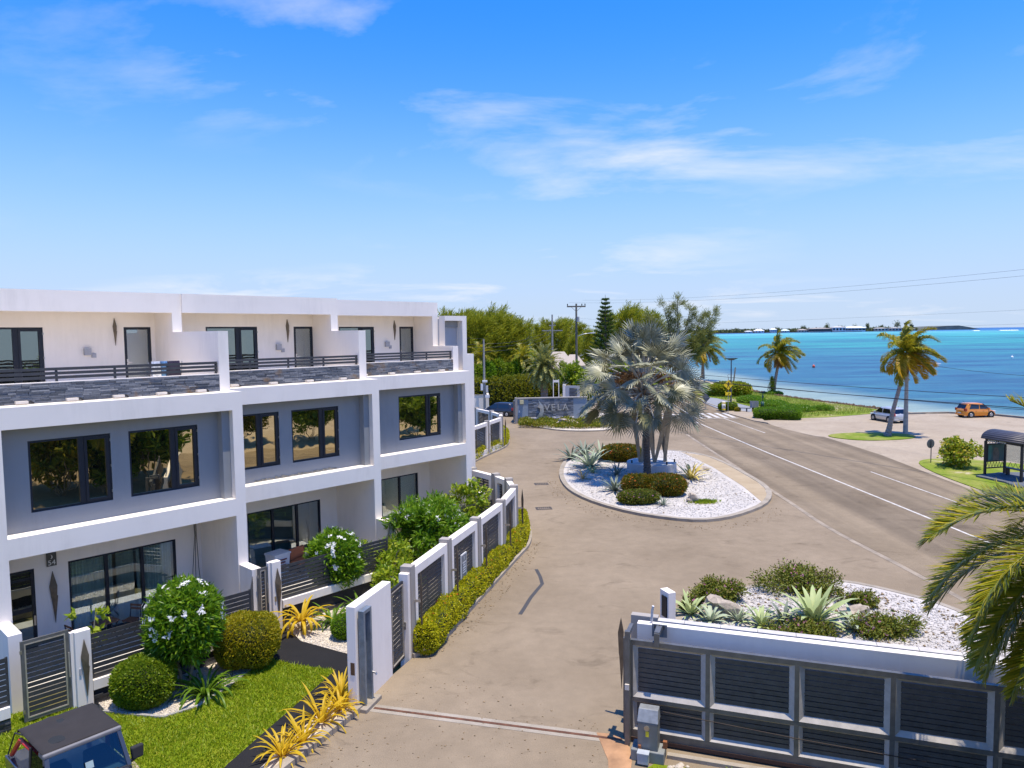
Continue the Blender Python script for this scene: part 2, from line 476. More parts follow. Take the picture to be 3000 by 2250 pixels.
# ---- driveway slab, one large paved apron
drive = [(-14.0, 2.0), (-8.4, 12.0), (-6.0, 17.75), (-4.66, 20.85), (-4.0, 23.1), (-3.5, 24.4), (-2.76, 25.01), (-2.22, 27.07), (-1.4, 29.89), (-0.72, 32.21), (0.25, 35.59), (0.74, 37.14),
         (0.95, 39.07), (0.84, 41.48), (0.1, 43.6), (-1.6, 45.6), (-5, 48), (-14, 52), (-14, 60), (-3.54, 61.64), (-2.16, 66.3), (-1.15, 68.88), (-0.45, 71.7), (-0.34, 76.48), (-0.67, 79.61),
         (-2.2, 84), (-6, 92), (-9, 98), (-9, 106), (2, 104), (12, 112), (20.0, 125), (20.0, 2.0)]
struct(MB().prism(drive, -0.3, 0.0).build("driveway", M_drive))
road = [(18.4, 0), (18.2, 33.5), (17.6, 39.2), (17.5, 48.4), (18.3, 58.5), (18.5, 70.8), (18.6, 78), (18.8, 100), (18.8, 125), (16, 160), (8, 210), (-10, 300), (2, 306), (20, 215), (27.6, 160), (29.5, 123.3), (29.5, 105.3),
        (28.76, 95.6), (29.36, 88.5), (30.16, 85.3), (30.3, 81.4), (31.3, 75.3), (32.0, 74.9), (32.2, 63.8), (31.2, 50.2), (30.4, 40), (30, 20), (30, 0)]
struct(MB().prism(road, -0.3, 0.006).build("main_road", M_road))
lot = [(29.9, 82), (30.5, 89), (36.2, 91.1), (39.3, 91.4), (46.7, 94.7), (50.7, 93.6), (56.2, 94.0), (60.2, 90.7), (62, 86.6), (69, 72), (74, 55), (74, 0), (29.6, 0), (30.2, 30), (31.0, 50), (31.9, 63.8), (31.5, 75)]
struct(MB().prism(lot, -0.3, 0.0).build("car_park", M_lot))
struct(strip([(46.9, 94.9), (50.7, 93.75), (56.2, 94.2), (60.4, 90.9), (62.2, 86.7), (69.2, 72), (74.2, 55)], 0.35, -1.2, 0.2, 0.2).build("sea_wall", M_conc))
# lines on the road
mk = MB()
for a, b in zip([(22.2, 92.0), (22.55, 78), (22.9, 66), (23.45, 55), (23.9, 46)], [(22.55, 78), (22.9, 66), (23.45, 55), (23.9, 46), (24.35, 36)]):
    mk.add(*(lambda s: (s.v, s.f))(strip([a, b], 0.16, 0.007, 0.011)))
struct(mk.build("centre_line", M_white_line))
mk = MB()
for a, b in [((26.6, 92.2), (27.1, 78.2)), ((27.6, 56.0), (28.0, 45.7)), ((28.3, 36), (28.6, 26))]:
    mk.add(*(lambda s: (s.v, s.f))(strip([a, b], 0.12, 0.007, 0.011)))
struct(mk.build("edge_line", M_white_line))
zb = MB()
for k in range(10):
    x = 18.9 + k * 1.0
    zb.hexa([(x, 92.6, .007), (x + .52, 92.6, .007), (x + .62, 97.9, .007), (x + .1, 97.9, .007)], [(x, 92.6, .0115), (x + .52, 92.6, .0115), (x + .62, 97.9, .0115), (x + .1, 97.9, .0115)])
zb.box(18.8, 28.5, 91.9, 92.15, .007, .0115)
struct(zb.build("zebra_crossing", M_white_line))
struct(strip([(-4.35, 21.03), (2.75, 19.15)], 0.42, -0.1, 0.008).build("gate_track_sill", M_conc))
struct(strip([(-4.2, 20.99), (2.85, 19.12)], 0.10, -0.1, 0.016).build("gate_track", flat("rust_rail", (0.13, 0.055, 0.028), 0.75, 0.3, 0.5, 4)))
struct(MB().prism([(2.2, 19.5), (2.75, 19.4), (3.0, 18.75), (2.95, 18.1), (2.55, 16.6), (2.2, 16.6), (2.35, 18.2)], -0.1, 0.012).build("rust_stained_apron", flat("rust_stain", (0.36, 0.20, 0.10), 0.9, 0, 0.35, 1.5)))
# pale worn lip where the drive meets the road
struct(strip(smooth_line([(18.6, 78), (18.3, 68), (18.1, 60), (17.8, 52), (17.7, 46), (17.4, 40), (18.0, 33), (18.3, 26)], 2), 0.28, 0.003, 0.0095).build("worn_road_edge", flat("worn_edge", (0.27, 0.22, 0.16), 0.95, 0, 0.35, 1.1)))
# a long bent cast shadow, painted on the drive as a thin dark strip
painted_shadow = [(1.02, 33.6), (1.16, 32.6), (1.22, 31.6), (0.92, 30.7), (0.66, 29.9), (0.36, 28.7), (0.2, 28.1)]
struct(strip(painted_shadow, 0.16, 0.0, 0.005).build("painted_shadow_streak", flat("painted_shadow", (0.05, 0.048, 0.048), 0.8)))
M_iron = flat("cast_iron", (0.035, 0.033, 0.033), 0.6, 0.5)
for (x, y) in ((2.05, 53.0), (1.9, 45.5)):
    d = thing("drain_grate", "cast iron drain grate in the drive, " + ("the one farther from the gate" if y > 50 else "the one nearer the gate"), "drain", (x, y, 0.0), 0.1, "drain grates in the drive")
    fr = MB(); fr.box(-.5, .5, -.34, -.28, 0, .012); fr.box(-.5, .5, .28, .34, 0, .012); fr.box(-.5, -.44, -.28, .28, 0, .012); fr.box(.44, .5, -.28, .28, 0, .012)
    fr.build("frame", M_iron, d)
    sl = MB().box(-.03, .03, -.28, .28, 0, .010).build("slat", M_iron, d, loc=(-.38, 0, 0))
    for k in range(1, 7): inst(sl, "slat", d, (-.38 + k * .126, 0, 0))

# ---- pavements and verges on the sea side
struct(MB().prism([(28.7, 95.6), (29.3, 88.6), (30.2, 86.2), (30.9, 90.5), (32.1, 97.9), (31.0, 100.4), (28.5, 100.4)], -0.2, 0.09).build("pavement_apron", M_lot))
struct(MB().prism([(28.9, 100.4), (31.0, 100.4), (32.1, 97.9), (34.3, 104.6), (33.3, 118.7), (31.3, 124), (28.5, 150), (24, 180), (22.5, 180), (27.5, 150), (29.9, 123)], -0.2, 0.07).build("walkway", flat("walkway_concrete", (0.24, 0.245, 0.25), 0.9, var=.15, scale=1.0)))
struct(strip([(29.6, 123.3), (29.7, 105.3), (29.0, 100.4)], 0.22, -0.2, 0.13, 0.0).build("kerb", M_conc))
struct(MB().prism([(30.6, 90.6), (36.2, 91.1), (39.3, 91.4), (46.4, 94.7), (50.0, 99), (48.6, 106), (46.3, 113), (44.4, 122), (42.6, 136), (41.3, 160), (38, 210), (20, 240), (26, 180), (30, 150), (32, 124), (33.6, 118.7), (34.6, 104.6), (32.4, 97.9)], -0.3, 0.03).build("beach_verge", M_verge))
struct(MB().prism(smooth_poly([(32.4, 75.6), (34.9, 77.1), (38.6, 77.2), (40.9, 76.2), (41.2, 74.0), (39.4, 72.3), (35, 71.5), (32.7, 73.3)], 2), -0.1, 0.07).build("grass_patch", M_verge))
struct(MB().prism(smooth_poly([(31.6, 48), (31.9, 55), (33.2, 60.2), (36, 61.5), (40, 60), (44, 52), (44, 40), (34, 38), (31.6, 42)], 2), -0.1, 0.05).build("bus_stop_lawn", M_verge))
struct(MB().prism([(34.0, 53.3), (34.6, 51.0), (34.3, 49.4), (42.5, 47.6), (42.5, 54.2), (36.4, 54.4)], -0.1, 0.16).build("bus_stop_slab", flat("slab_grey", (0.10, 0.11, 0.125), 0.85, var=.2)))

# ---- lawn, beds and path in front of the townhouses
M_bed_edge = flat("bed_edging", (0.30, 0.28, 0.26), 0.85)
path = [(-9.2, 27.4), (-7.74, 25.85), (-5.75, 24.7), (-5.2, 23.5), (-5.1, 21.4), (-6.01, 19.74), (-6.5, 18.05), (-8.9, 12), (-10.3, 12), (-7.52, 18.07), (-7.21, 19.15), (-6.42, 21.85), (-5.95, 23.5), (-7.4, 23.95), (-8.44, 24.45), (-8.95, 25.2), (-10.2, 27.2), (-9.7, 27.7)]
struct(MB().prism(path, -0.3, 0.0).build("path", M_path))
lawn = [(-7.52, 18.07), (-7.21, 19.15), (-6.42, 21.85), (-5.95, 23.5), (-7.4, 23.95), (-8.44, 24.45), (-8.73, 23.86), (-9.02, 22.57), (-9.48, 21.23), (-10.23, 20.6), (-11.07, 20.75), (-11.97, 20.9), (-13.5, 21.5), (-16, 20.5), (-18, 17), (-16, 12), (-10.3, 12)]
struct(MB().prism(lawn, -0.3, -0.004).build("lawn", M_turf))
bed1 = [(-8.44, 24.5), (-8.73, 23.86), (-9.02, 22.57), (-9.48, 21.23), (-10.23, 20.6), (-11.07, 20.75), (-11.97, 20.9), (-13.3, 22.2), (-10.6, 25.9), (-9.0, 25.25)]
struct(MB().prism(bed1, -0.3, -0.05).build("planting_bed", M_cream))
struct(strip([(-12.2, 21.0), (-11.07, 20.75), (-10.23, 20.6), (-9.48, 21.23), (-9.02, 22.57), (-8.73, 23.86), (-8.44, 24.5)], 0.1, -0.2, 0.05).build("bed_edging", M_bed_edge))
bed2 = [(-9.0, 27.7), (-7.74, 25.85), (-5.75, 24.7), (-5.0, 23.6), (-4.2, 24.0), (-2.4, 30), (-1.4, 34), (-0.5, 38), (-1.4, 40.8), (-3.4, 42), (-5, 38), (-7, 31), (-8.6, 28.6)]
struct(MB().prism(bed2, -0.3, -0.02).build("garden_bed", M_cream))
bed3 = [(-4.95, 21.1), (-5.55, 21.35), (-6.01, 19.74), (-6.5, 18.05), (-8.9, 12), (-8.55, 12.0), (-6.15, 17.75), (-4.8, 20.8)]
struct(MB().prism(bed3, -0.3, 0.06).build("kerbside_bed", M_cream))
struct(strip([(-8.45, 12.0), (-6.02, 17.75), (-4.62, 20.9)], 0.26, -0.3, 0.17).build("kerb", M_conc))
struct(strip(smooth_line([(-3.5, 24.35), (-2.76, 25.01), (-2.22, 27.07), (-1.4, 29.89), (-0.72, 32.21), (0.25, 35.59), (0.74, 37.14), (0.95, 39.07), (0.84, 41.48), (0.1, 43.6)], 2), 0.14, -0.2, 0.15).build("kerb", M_conc))
struct(strip(smooth_line([(-3.54, 61.64), (-2.16, 66.3), (-1.15, 68.88), (-0.45, 71.7), (-0.34, 76.48), (-0.67, 79.61), (-2.2, 84)], 2), 0.16, -0.2, 0.15).build("kerb", M_conc))
# strip of soil behind those kerbs
struct(strip(smooth_line([(-3.3, 24.7), (-2.2, 28.5), (-0.9, 33), (0.25, 37.4), (0.35, 40), (-0.3, 42.6)], 2), 1.0, -0.3, 0.04, 0.35).build("hedge_soil", M_earth))

# ---- the two planted islands and the bed below the name wall
isl1 = smooth_poly([(4.29, 61.8), (3.73, 58.44), (3.47, 54.93), (3.64, 51.37), (4.26, 48.58), (5.37, 46.05), (7.16, 43.57), (9.09, 42.15), (10.72, 41.51), (12.28, 41.99), (13.89, 43.22), (15.74, 45.15), (17.0, 47.49), (17.66, 49.72), (17.91, 52.2), (17.76, 59.1), (17.17, 63.63), (15.83, 65.9), (14.1, 67.2), (10.93, 66.9), (7.6, 66.2), (5.4, 64.4)], 1)
struct(ring(isl1, 0.34, -0.2, 0.17).build("island_kerb", M_conc))
struct(MB().prism(offset(ccw(isl1), 0.34), -0.2, 0.14).build("gravel_island", M_gravel))
struct(MB().prism([(15.2, 65.6), (15.98, 58.13), (16.05, 50.62), (15.75, 45.9), (16.7, 47.7), (17.3, 49.85), (17.5, 52.2), (17.4, 59), (16.85, 63.3)], 0.0, 0.155).build("island_paving", M_pave))
isl2 = smooth_poly([(5.9, 26.6), (6.3, 27.9), (7.8, 29.3), (9.75, 30.6), (10.8, 31.1), (12.5, 31.5), (14.08, 31.4), (15.0, 30.9), (16.2, 29.6), (17.1, 28.4), (17.6, 26), (17.2, 22), (15.5, 18), (12, 17.6), (8, 19.4), (5.0, 20.6), (5.2, 24)], 1)
struct(ring(isl2, 0.25, -0.2, 0.12).build("island_kerb", M_conc))
struct(MB().prism(offset(ccw(isl2), 0.25), -0.2, 0.10).build("gravel_island", M_gravel))
vb = smooth_poly([(0.9, 88.6), (2.93, 84.77), (5.3, 81.8), (8.0, 81.0), (10.4, 81.3), (13.0, 84.5), (14, 90), (14, 99), (9.9, 100)], 1)
struct(ring(vb, 0.22, -0.2, 0.12).build("bed_kerb", M_conc))
struct(MB().prism(offset(ccw(vb), 0.22), -0.2, 0.09).build("name_wall_bed", M_cream))

# ---- loose pebbles and leaf litter on the gravel
def pebbles(poly, k, z, mat, name, smin, smax, seed):
    rs = np.random.RandomState(seed); P = np.array(poly); lo, hi = P.min(0), P.max(0)
    out = []
    while len(out) < k:
        q = lo + rs.rand(2) * (hi - lo); ins = False; j = len(poly) - 1
        for i in range(len(poly)):
            (xi, yi), (xj, yj) = poly[i], poly[j]
            if (yi > q[1]) != (yj > q[1]) and q[0] < (xj - xi) * (q[1] - yi) / (yj - yi) + xi: ins = not ins
            j = i
        if ins: out.append(q)
    out = np.array(out); k = len(out)
    base = np.array([(1, 0, 0), (0, 1, 0), (-1, 0, 0), (0, -1, 0), (0, 0, 0.8), (0, 0, -.3)], float)
    fs = np.array([(0, 1, 4), (1, 2, 4), (2, 3, 4), (3, 0, 4), (1, 0, 5), (2, 1, 5), (3, 2, 5), (0, 3, 5)])
    s = smin + (smax - smin) * rs.rand(k, 1, 1) ** 2; a = rs.rand(k) * 6.28
    B = np.broadcast_to(base, (k, 6, 3)) * (0.6 + 0.8 * rs.rand(k, 6, 1)) * s
    c, sn = np.cos(a)[:, None], np.sin(a)[:, None]
    V = np.stack([B[..., 0] * c - B[..., 1] * sn + out[:, :1], B[..., 0] * sn + B[..., 1] * c + out[:, 1:2], B[..., 2] + z], -1)
    F = (np.arange(k)[:, None, None] * 6 + fs[None]).reshape(-1, 3)
    return stuff(npmesh(name, V.reshape(-1, 3), F, mat))
M_peb = leafm("pebble_white", [(0.32, 0.29, 0.255), (0.50, 0.47, 0.43), (0.60, 0.57, 0.53), (0.40, 0.365, 0.32)], 0.0, 0.85)
M_lit = leafm("leaf_litter", [(0.20, 0.13, 0.06), (0.34, 0.24, 0.13), (0.26, 0.19, 0.11), (0.12, 0.10, 0.06)], 0.0, 0.9)
isl1_in = [p for p in offset(ccw(isl1), 0.6)]
isl1_g = [(min(x, 15.7), y) for x, y in isl1_in]
for nm, poly, z, k, sd in (("pebbles", isl1_g, 0.143, 14000, 1), ("pebbles", offset(ccw(isl2), .5), 0.103, 14000, 2), ("pebbles", offset(ccw(vb), .4), 0.1, 1500, 3)):
    o = pebbles(poly, k, z, M_peb, nm, 0.02, 0.06, sd)
    tag(o, {1: "white pebbles covering the island round the silver fan palm", 2: "white pebbles in the planted island behind the sliding gate", 3: "pale pebbles along the kerb below the name wall"}[sd], "pebbles")
o = pebbles(offset(ccw(isl2), .5), 900, 0.115, M_lit, "leaf_litter", 0.03, 0.09, 5); tag(o, "dry brown leaf litter on the island behind the sliding gate", "leaf litter")
o = pebbles(isl1_g, 450, 0.155, M_lit, "leaf_litter", 0.02, 0.07, 6); tag(o, "dry brown leaf litter on the island round the silver fan palm", "leaf litter")
o = pebbles(bed1, 4500, -0.045, leafm("pebble_cream", [(0.46, 0.40, 0.31), (0.66, 0.6, 0.5), (0.55, 0.48, 0.38)], 0, .9), "pebbles", 0.015, 0.04, 7); tag(o, "cream pebbles in the bed between lawn and garden fence", "pebbles")
o = pebbles([(-9.0, 27.6), (-7.74, 25.85), (-5.75, 24.7), (-5.0, 23.6), (-4.2, 24.0), (-3.6, 26), (-6.5, 29)], 4500, -0.015, MATS["pebble_cream"], "pebbles", 0.015, 0.04, 8); tag(o, "cream pebbles in the bed behind the white gate wall", "pebbles")
o = pebbles([(47.0, 96), (50.3, 99.6), (48.6, 106.5), (46.3, 114), (44.4, 124), (43.2, 136), (44.4, 136), (45.6, 124), (47.6, 114), (50, 106.5), (51.8, 99.6)], 2600, -0.05, leafm("seaweed", [(0.05, 0.03, 0.02), (0.11, 0.065, 0.035), (0.03, 0.022, 0.015), (0.18, 0.12, 0.07)], 0, .9), "seaweed_wrack", 0.05, 0.30, 9); tag(o, "dark dry seaweed washed up along the beach", "seaweed")

M_lit2 = MATS["leaf_litter"]
o = pebbles([(-3.3, 24.6), (-2.2, 27.07), (-0.7, 32.21), (0.25, 35.59), (0.9, 38), (1.5, 38), (0.8, 34.5), (-.2, 31), (-1.7, 26.2), (-2.9, 24.2)], 260, 0.004, M_lit2, "leaf_litter", 0.02, 0.05, 31); tag(o, "scattered dry leaves on the drive along the hedge kerb", "leaf litter")
o = pebbles([(-4.5, 20.2), (-4.3, 21.5), (-3.5, 23.8), (-2.5, 23.2), (1.5, 20.6), (2.6, 19.8), (2.4, 18), (-2, 18.2), (-5.4, 17.6)], 220, 0.004, M_lit2, "leaf_litter", 0.012, 0.035, 32); tag(o, "grit and dry leaf scraps on the drive around the gate track", "leaf litter")
o = pebbles([(3.3, 54), (3.5, 50), (4.6, 46.8), (7, 43), (10.6, 41), (14, 42.6), (16.2, 45), (17, 44.2), (14.5, 41.2), (10.6, 39.8), (6.4, 41.6), (3.6, 45.6), (2.5, 50), (2.4, 54)], 300, 0.004, M_lit2, "leaf_litter", 0.02, 0.06, 33); tag(o, "scattered dry leaves on the drive round the palm island kerb", "leaf litter")
# ---- grass blades on the lawn
def blades(poly, k, z, h, mat, name, seed):
    rs = np.random.RandomState(seed); P = np.array(poly); lo, hi = P.min(0), P.max(0)
    Q = lo + rs.rand(k * 3, 2) * (hi - lo); ins = np.zeros(len(Q), bool); j = len(poly) - 1
    for i in range(len(poly)):
        (xi, yi), (xj, yj) = poly[i], poly[j]
        if yi != yj:
            t = ((yi > Q[:, 1]) != (yj > Q[:, 1])) & (Q[:, 0] < (xj - xi) * (Q[:, 1] - yi) / (yj - yi) + xi); ins ^= t
        j = i
    Q = Q[ins][:k]; k = len(Q)
    a = rs.rand(k) * 6.28; hh = h * (0.5 + rs.rand(k)); w = 0.012 + 0.01 * rs.rand(k)
    t = rs.normal(size=(k, 2)) * hh[:, None] * 0.6
    b = np.stack([Q[:, 0], Q[:, 1], np.full(k, z)], 1); d = np.stack([np.cos(a) * w, np.sin(a) * w, np.zeros(k)], 1)
    tip = b + np.stack([t[:, 0], t[:, 1], hh], 1)
    V = np.stack([b - d, b + d, tip], 1).reshape(-1, 3); F = np.arange(3 * k).reshape(-1, 3)
    return stuff(npmesh(name, V, F, mat))
M_grass = leafm("grass_blade", [(0.16, 0.25, 0.004), (0.22, 0.31, 0.006), (0.30, 0.36, 0.010), (0.40, 0.39, 0.03)], 0.40, 0.5, (0.3, 0.4, 0.02))
tag(blades(lawn, 90000, -0.004, 0.07, M_grass, "lawn_grass", 21), "short bright green grass on the lawn beside the path", "grass")
tag(blades([(30.8, 90.8), (36.2, 91.3), (46.2, 95), (49.4, 99.4), (46, 112), (42, 136), (40, 150), (33, 122), (34.8, 104.6)], 15000, 0.03, 0.30, leafm("beach_grass", [(0.09, 0.17, 0.008), (0.14, 0.22, 0.012), (0.22, 0.27, 0.025), (0.33, 0.3, 0.07)], .35), "beach_grass", 22), "rough green grass and creepers behind the beach", "grass")
tag(blades([(2.9, 14.5), (3.2, 17.3), (3.4, 17.75), (6.0, 17.2), (9.8, 16.2), (9.8, 12)], 26000, 0.01, 0.10, leafm("dry_grass", [(0.12, 0.16, 0.01), (0.2, 0.22, 0.02), (0.28, 0.26, 0.05), (0.09, 0.13, 0.01)], .25), "verge_grass", 23), "yellow green grass in front of the gate motor box", "grass")
struct(MB().prism([(2.4, 12), (2.7, 15.5), (3.2, 17.75), (3.5, 18.0), (6.4, 17.3), (12, 15.4), (12, 12)], -0.2, 0.009).build("gate_verge", M_turf))
struct(strip([(3.9, 18.3), (7.56, 17.1), (11.5, 15.75)], 0.16, -0.1, 0.10).build("gate_kerb", M_conc))

# ---- the sea
m, n, l, b = _nt("sea_water")
geo = n.new("ShaderNodeNewGeometry"); sp = n.new("ShaderNodeSeparateXYZ"); l.new(geo.outputs["Position"], sp.inputs[0])
def mm(op, a, c=None, cl=False):
    q = n.new("ShaderNodeMath"); q.operation = op; q.use_clamp = cl
    for i, s in enumerate((a, c)):
        if s is None: continue
        if isinstance(s, (int, float)): q.inputs[i].default_value = s
        else: l.new(s, q.inputs[i])
    return q.outputs[0]
lg = mm('LOGARITHM', mm('MAXIMUM', sp.outputs[1], 30.0), 10.0)
lv = n.new("ShaderNodeCombineXYZ"); l.new(mm('DIVIDE', sp.outputs[0], mm('MAXIMUM', sp.outputs[1], 30.0)), lv.inputs[0]); l.new(lg, lv.inputs[1])
mp = n.new("ShaderNodeMapping"); mp.inputs["Scale"].default_value = (1.1, 6.0, 1); l.new(lv.outputs[0], mp.inputs[0])
nz = _noise(n, l, mp.outputs[0], 2.2, 6, 0.6)
mp2 = n.new("ShaderNodeMapping"); mp2.inputs["Scale"].default_value = (1.5, 26.0, 1); l.new(lv.outputs[0], mp2.inputs[0])
nz2 = _noise(n, l, mp2.outputs[0], 2.6, 5, 0.65)
t = mm('ADD', lg, mm('ADD', mm('MULTIPLY', mm('SUBTRACT', nz, 0.5), 0.55), mm('MULTIPLY', mm('SUBTRACT', nz2, 0.5), 0.42)))
t = mm('DIVIDE', mm('SUBTRACT', t, 2.0), 2.0, True)
deep = _ramp(n, l, t, [(0.0, (0.035, 0.13, 0.155)), (0.10, (0.018, 0.098, 0.15)), (0.24, (0.017, 0.115, 0.165)), (0.32, (0.018, 0.165, 0.185)), (0.385, (0.020, 0.24, 0.215)), (0.43, (0.017, 0.17, 0.19)),
                       (0.49, (0.028, 0.26, 0.255)), (0.55, (0.03, 0.29, 0.27)), (0.64, (0.08, 0.36, 0.35)), (0.715, (0.09, 0.37, 0.36)), (0.735, (0.010, 0.10, 0.28)), (1.0, (0.010, 0.09, 0.26))])
mp3 = n.new("ShaderNodeMapping"); mp3.inputs["Scale"].default_value = (2.2, 16.0, 1); l.new(lv.outputs[0], mp3.inputs[0])
stk = _noise(n, l, mp3.outputs[0], 2.4, 5, 0.62)
deep = _mix(n, l, 0.85, deep, _ramp(n, l, stk, [(0.36, (0.42, 0.50, 0.66)), (0.50, (1, 1, 1)), (0.64, (1.7, 1.5, 1.2))]), 'MULTIPLY')
ex = mm('POWER', 2.71828, mm('DIVIDE', mm('SUBTRACT', 90.0, sp.outputs[1]), 22.0))
xs = mm('ADD', mm('MULTIPLY', mm('MINIMUM', ex, 4.0), 16.0), 46.0)
wob = mm('MULTIPLY', mm('SUBTRACT', _noise(n, l, _pos(n, l, (0.05, 0.02, 1)), 1.0, 5, 0.6), 0.5), 16.0)
sd = mm('DIVIDE', mm('ADD', mm('SUBTRACT', sp.outputs[0], xs), wob), 20.0, True)
col = _mix(n, l, _ramp(n, l, sd, [(0.0, (0, 0, 0)), (0.45, (0.12, 0.12, 0.12)), (0.75, (0.75, 0.75, 0.75)), (1.0, (1, 1, 1))]), (0.25, 0.315, 0.245), deep)
wav = _noise(n, l, _pos(n, l, (0.35, 0.9, 1)), 0.55, 6, 0.7)
col = _mix(n, l, 0.5, col, _ramp(n, l, wav, [(0.35, (0.60, 0.66, 0.72)), (0.65, (1.35, 1.28, 1.2))]), 'MULTIPLY')
l.new(col, b.inputs["Base Color"]); b.inputs["Roughness"].default_value = 0.35; b.inputs["Specular IOR Level"].default_value = 0.18
_bump(n, l, b, wav, 0.5, 0.35)
MATS["sea"] = m
struct(MB().sheet([(-30000, 60), (45000, 60), (60000, 45000), (-40000, 45000)], -0.85).build("sea", m))
# reef surf far out
fo = MB()
for (x0, x1, y, w) in ((1700, 1722, 2700, 8), (1785, 1850, 2680, 9), (1960, 2090, 2660, 12), (2160, 2420, 2640, 14)):
    k = 16
    for i in range(k):
        xa = x0 + (x1 - x0) * i / k; xb = x0 + (x1 - x0) * (i + 1) / k
        ha, hb = w * 0.16 * (0.5 + abs(math.sin(i * 1.9))), w * 0.16 * (0.5 + abs(math.sin((i + 1) * 1.9)))
        fo.add([(xa, y, -.85), (xb, y, -.85), (xb, y + w, -.85 + hb), (xa, y + w, -.85 + ha), (xa, y + 3 * w, -.85), (xb, y + 3 * w, -.85)], [(0, 1, 2, 3), (3, 2, 5, 4)])
tag(stuff(fo.build("surf", flat("surf_foam", (0.85, 0.86, 0.88), 0.9))), "white surf breaking on the reef near the horizon", "surf")
for nm, c2, (x, y), lab in (("marker_buoy", (0.55, 0.10, 0.06), (94.5, 229.5), "small red mooring buoy floating in the blue bay"), ("white_float", (0.8, 0.8, 0.8), (191, 280), "tiny white float on the water above the orange car")):
    bu = thing(nm, lab, "buoy", (x, y, -0.85))
    MB().tube([(0, 0, -.3), (0, 0, 0), (0, 0, .5), (0, 0, .8), (0, 0, .95)], [.18, .42, .45, .3, .05], 10).build("float_body", flat(nm + "_paint", c2, .5), bu, True)
    MB().tube([(0, 0, .9), (0, 0, 1.3)], .05, 6).build("ring", flat("buoy_white", (.8, .8, .8), .5), bu)
# ================================================================== TOWNHOUSES
PHI = R(90 - 43.2)                                   # heading of the terrace front
ORG = Vector((-10.51, 27.43, 0.0))
def T(x, y, z=0.0):
    """terrace frame (x along the front, y into the houses) -> world"""
    c, s = math.cos(PHI), math.sin(PHI)
    return Vector((ORG.x + x * c - y * s, ORG.y + x * s + y * c, z))
def paint(name, col, grime=0.10):
    m, n, l, b = _nt(name)
    v = _pos(n, l)
    f = _noise(n, l, v, 0.9, 6, 0.6)
    st = _noise(n, l, _pos(n, l, (2.6, 2.6, 0.4)), 1.3, 6, 0.65)
    bigm = _ramp(n, l, _noise(n, l, _pos(n, l, (0.35, 0.35, 0.5)), 1.0, 4, 0.6), [(0.42, (0, 0, 0)), (0.62, (1, 1, 1))])
    c = _ramp(n, l, f, [(0.3, tuple(x * 0.96 for x in col)), (0.7, col)])
    dirt = _mix(n, l, bigm, (1.0, 1.0, 1.0), _ramp(n, l, st, [(0.34, (0.42, 0.40, 0.36)), (0.58, (1, 1, 1))]))
    c = _mix(n, l, grime, c, dirt, 'MULTIPLY')
    l.new(c, b.inputs["Base Color"]); b.inputs["Roughness"].default_value = 0.75; b.inputs["Specular IOR Level"].default_value = 0.3
    _bump(n, l, b, _noise(n, l, v, 55, 3), 0.12, 0.01)
    MATS[name] = m
    return m
M_white = paint("white_render", (0.86, 0.785, 0.69), 0.13)
M_blue = paint("blue_render", (0.275, 0.285, 0.29), 0.15)
M_grey = paint("grey_render", (0.42, 0.42, 0.43), 0.08)
M_frame = flat("dark_frame", (0.018, 0.022, 0.030), 0.45, 0.2, spec=.4)
M_alu = flat("charcoal_slat", (0.050, 0.051, 0.054), 0.5, 0.15, 0.2, 5)
M_gate = flat("steel_gate", (0.15, 0.148, 0.14), 0.45, 0.4, 0.2, 4)
M_steel = flat("brushed_steel", (0.42, 0.40, 0.37), 0.35, 0.85, 0.15, 8)
M_bronze = flat("bronze_ornament", (0.16, 0.125, 0.085), 0.5, 0.5, 0.25, 5)
M_slate = objrand("slate_strip", [(0.0, (0.06, 0.068, 0.078)), (0.35, (0.115, 0.125, 0.14)), (0.7, (0.18, 0.188, 0.20)), (1.0, (0.25, 0.255, 0.26))], 0.6, 0.5, 20, 0.5, (0.19, 0.115, 0.05))
M_slate_dark = objrand("black_slate", [(0.0, (0.02, 0.021, 0.024)), (0.6, (0.05, 0.05, 0.055)), (1.0, (0.10, 0.10, 0.105))], 0.5, 0.5, 20, 0.6)
M_win2 = glass_reflect("solar_glass", (0.85, 0.74, 0.46), (0.012, 0.014, 0.014), 0.68)
M_win3 = glass_reflect("dark_glass", (0.50, 0.55, 0.50), (0.012, 0.016, 0.018), 0.5)
M_clear = glass_clear("door_glass", (0.80, 0.90, 0.88), 0.22)
M_curt = flat("curtain", (0.74, 0.74, 0.70), 0.95)
M_room = flat("room_wall", (0.42, 0.45, 0.44), 0.95)
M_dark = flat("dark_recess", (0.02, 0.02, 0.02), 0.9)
M_deck = flat("terrace_tile", (0.68, 0.64, 0.57), 0.8)
UNITCUBE = MB().box(-.5, .5, -.5, .5, -.5, .5).build("brick_source", None).data
bpy.data.objects.remove(bpy.data.objects["brick_source"])
def cube_mesh(mat, name):
    me = UNITCUBE.copy(); me.name = name; me.materials.append(mat); return me
ME_slate = cube_mesh(M_slate, "slate_strip"); ME_slate_dark = cube_mesh(M_slate_dark, "slate_strip_dark")
ME_slat = cube_mesh(M_alu, "slat")
def wall(mb, x0, x1, z0, z1, y0, y1, holes):
    """a wall slab with rectangular openings (x0,x1,z0,z1)"""
    xs = sorted({x0, x1, *[h[0] for h in holes], *[h[1] for h in holes]}); xs = [x for x in xs if x0 <= x <= x1]
    for a, b in zip(xs[:-1], xs[1:]):
        c = (a + b) / 2; cur = z0
        for h in sorted([h for h in holes if h[0] < c < h[1]], key=lambda q: q[2]):
            if h[2] > cur: mb.box(a, b, y0, y1, cur, h[2])
            cur = h[3]
        if cur < z1: mb.box(a, b, y0, y1, cur, z1)
    return mb
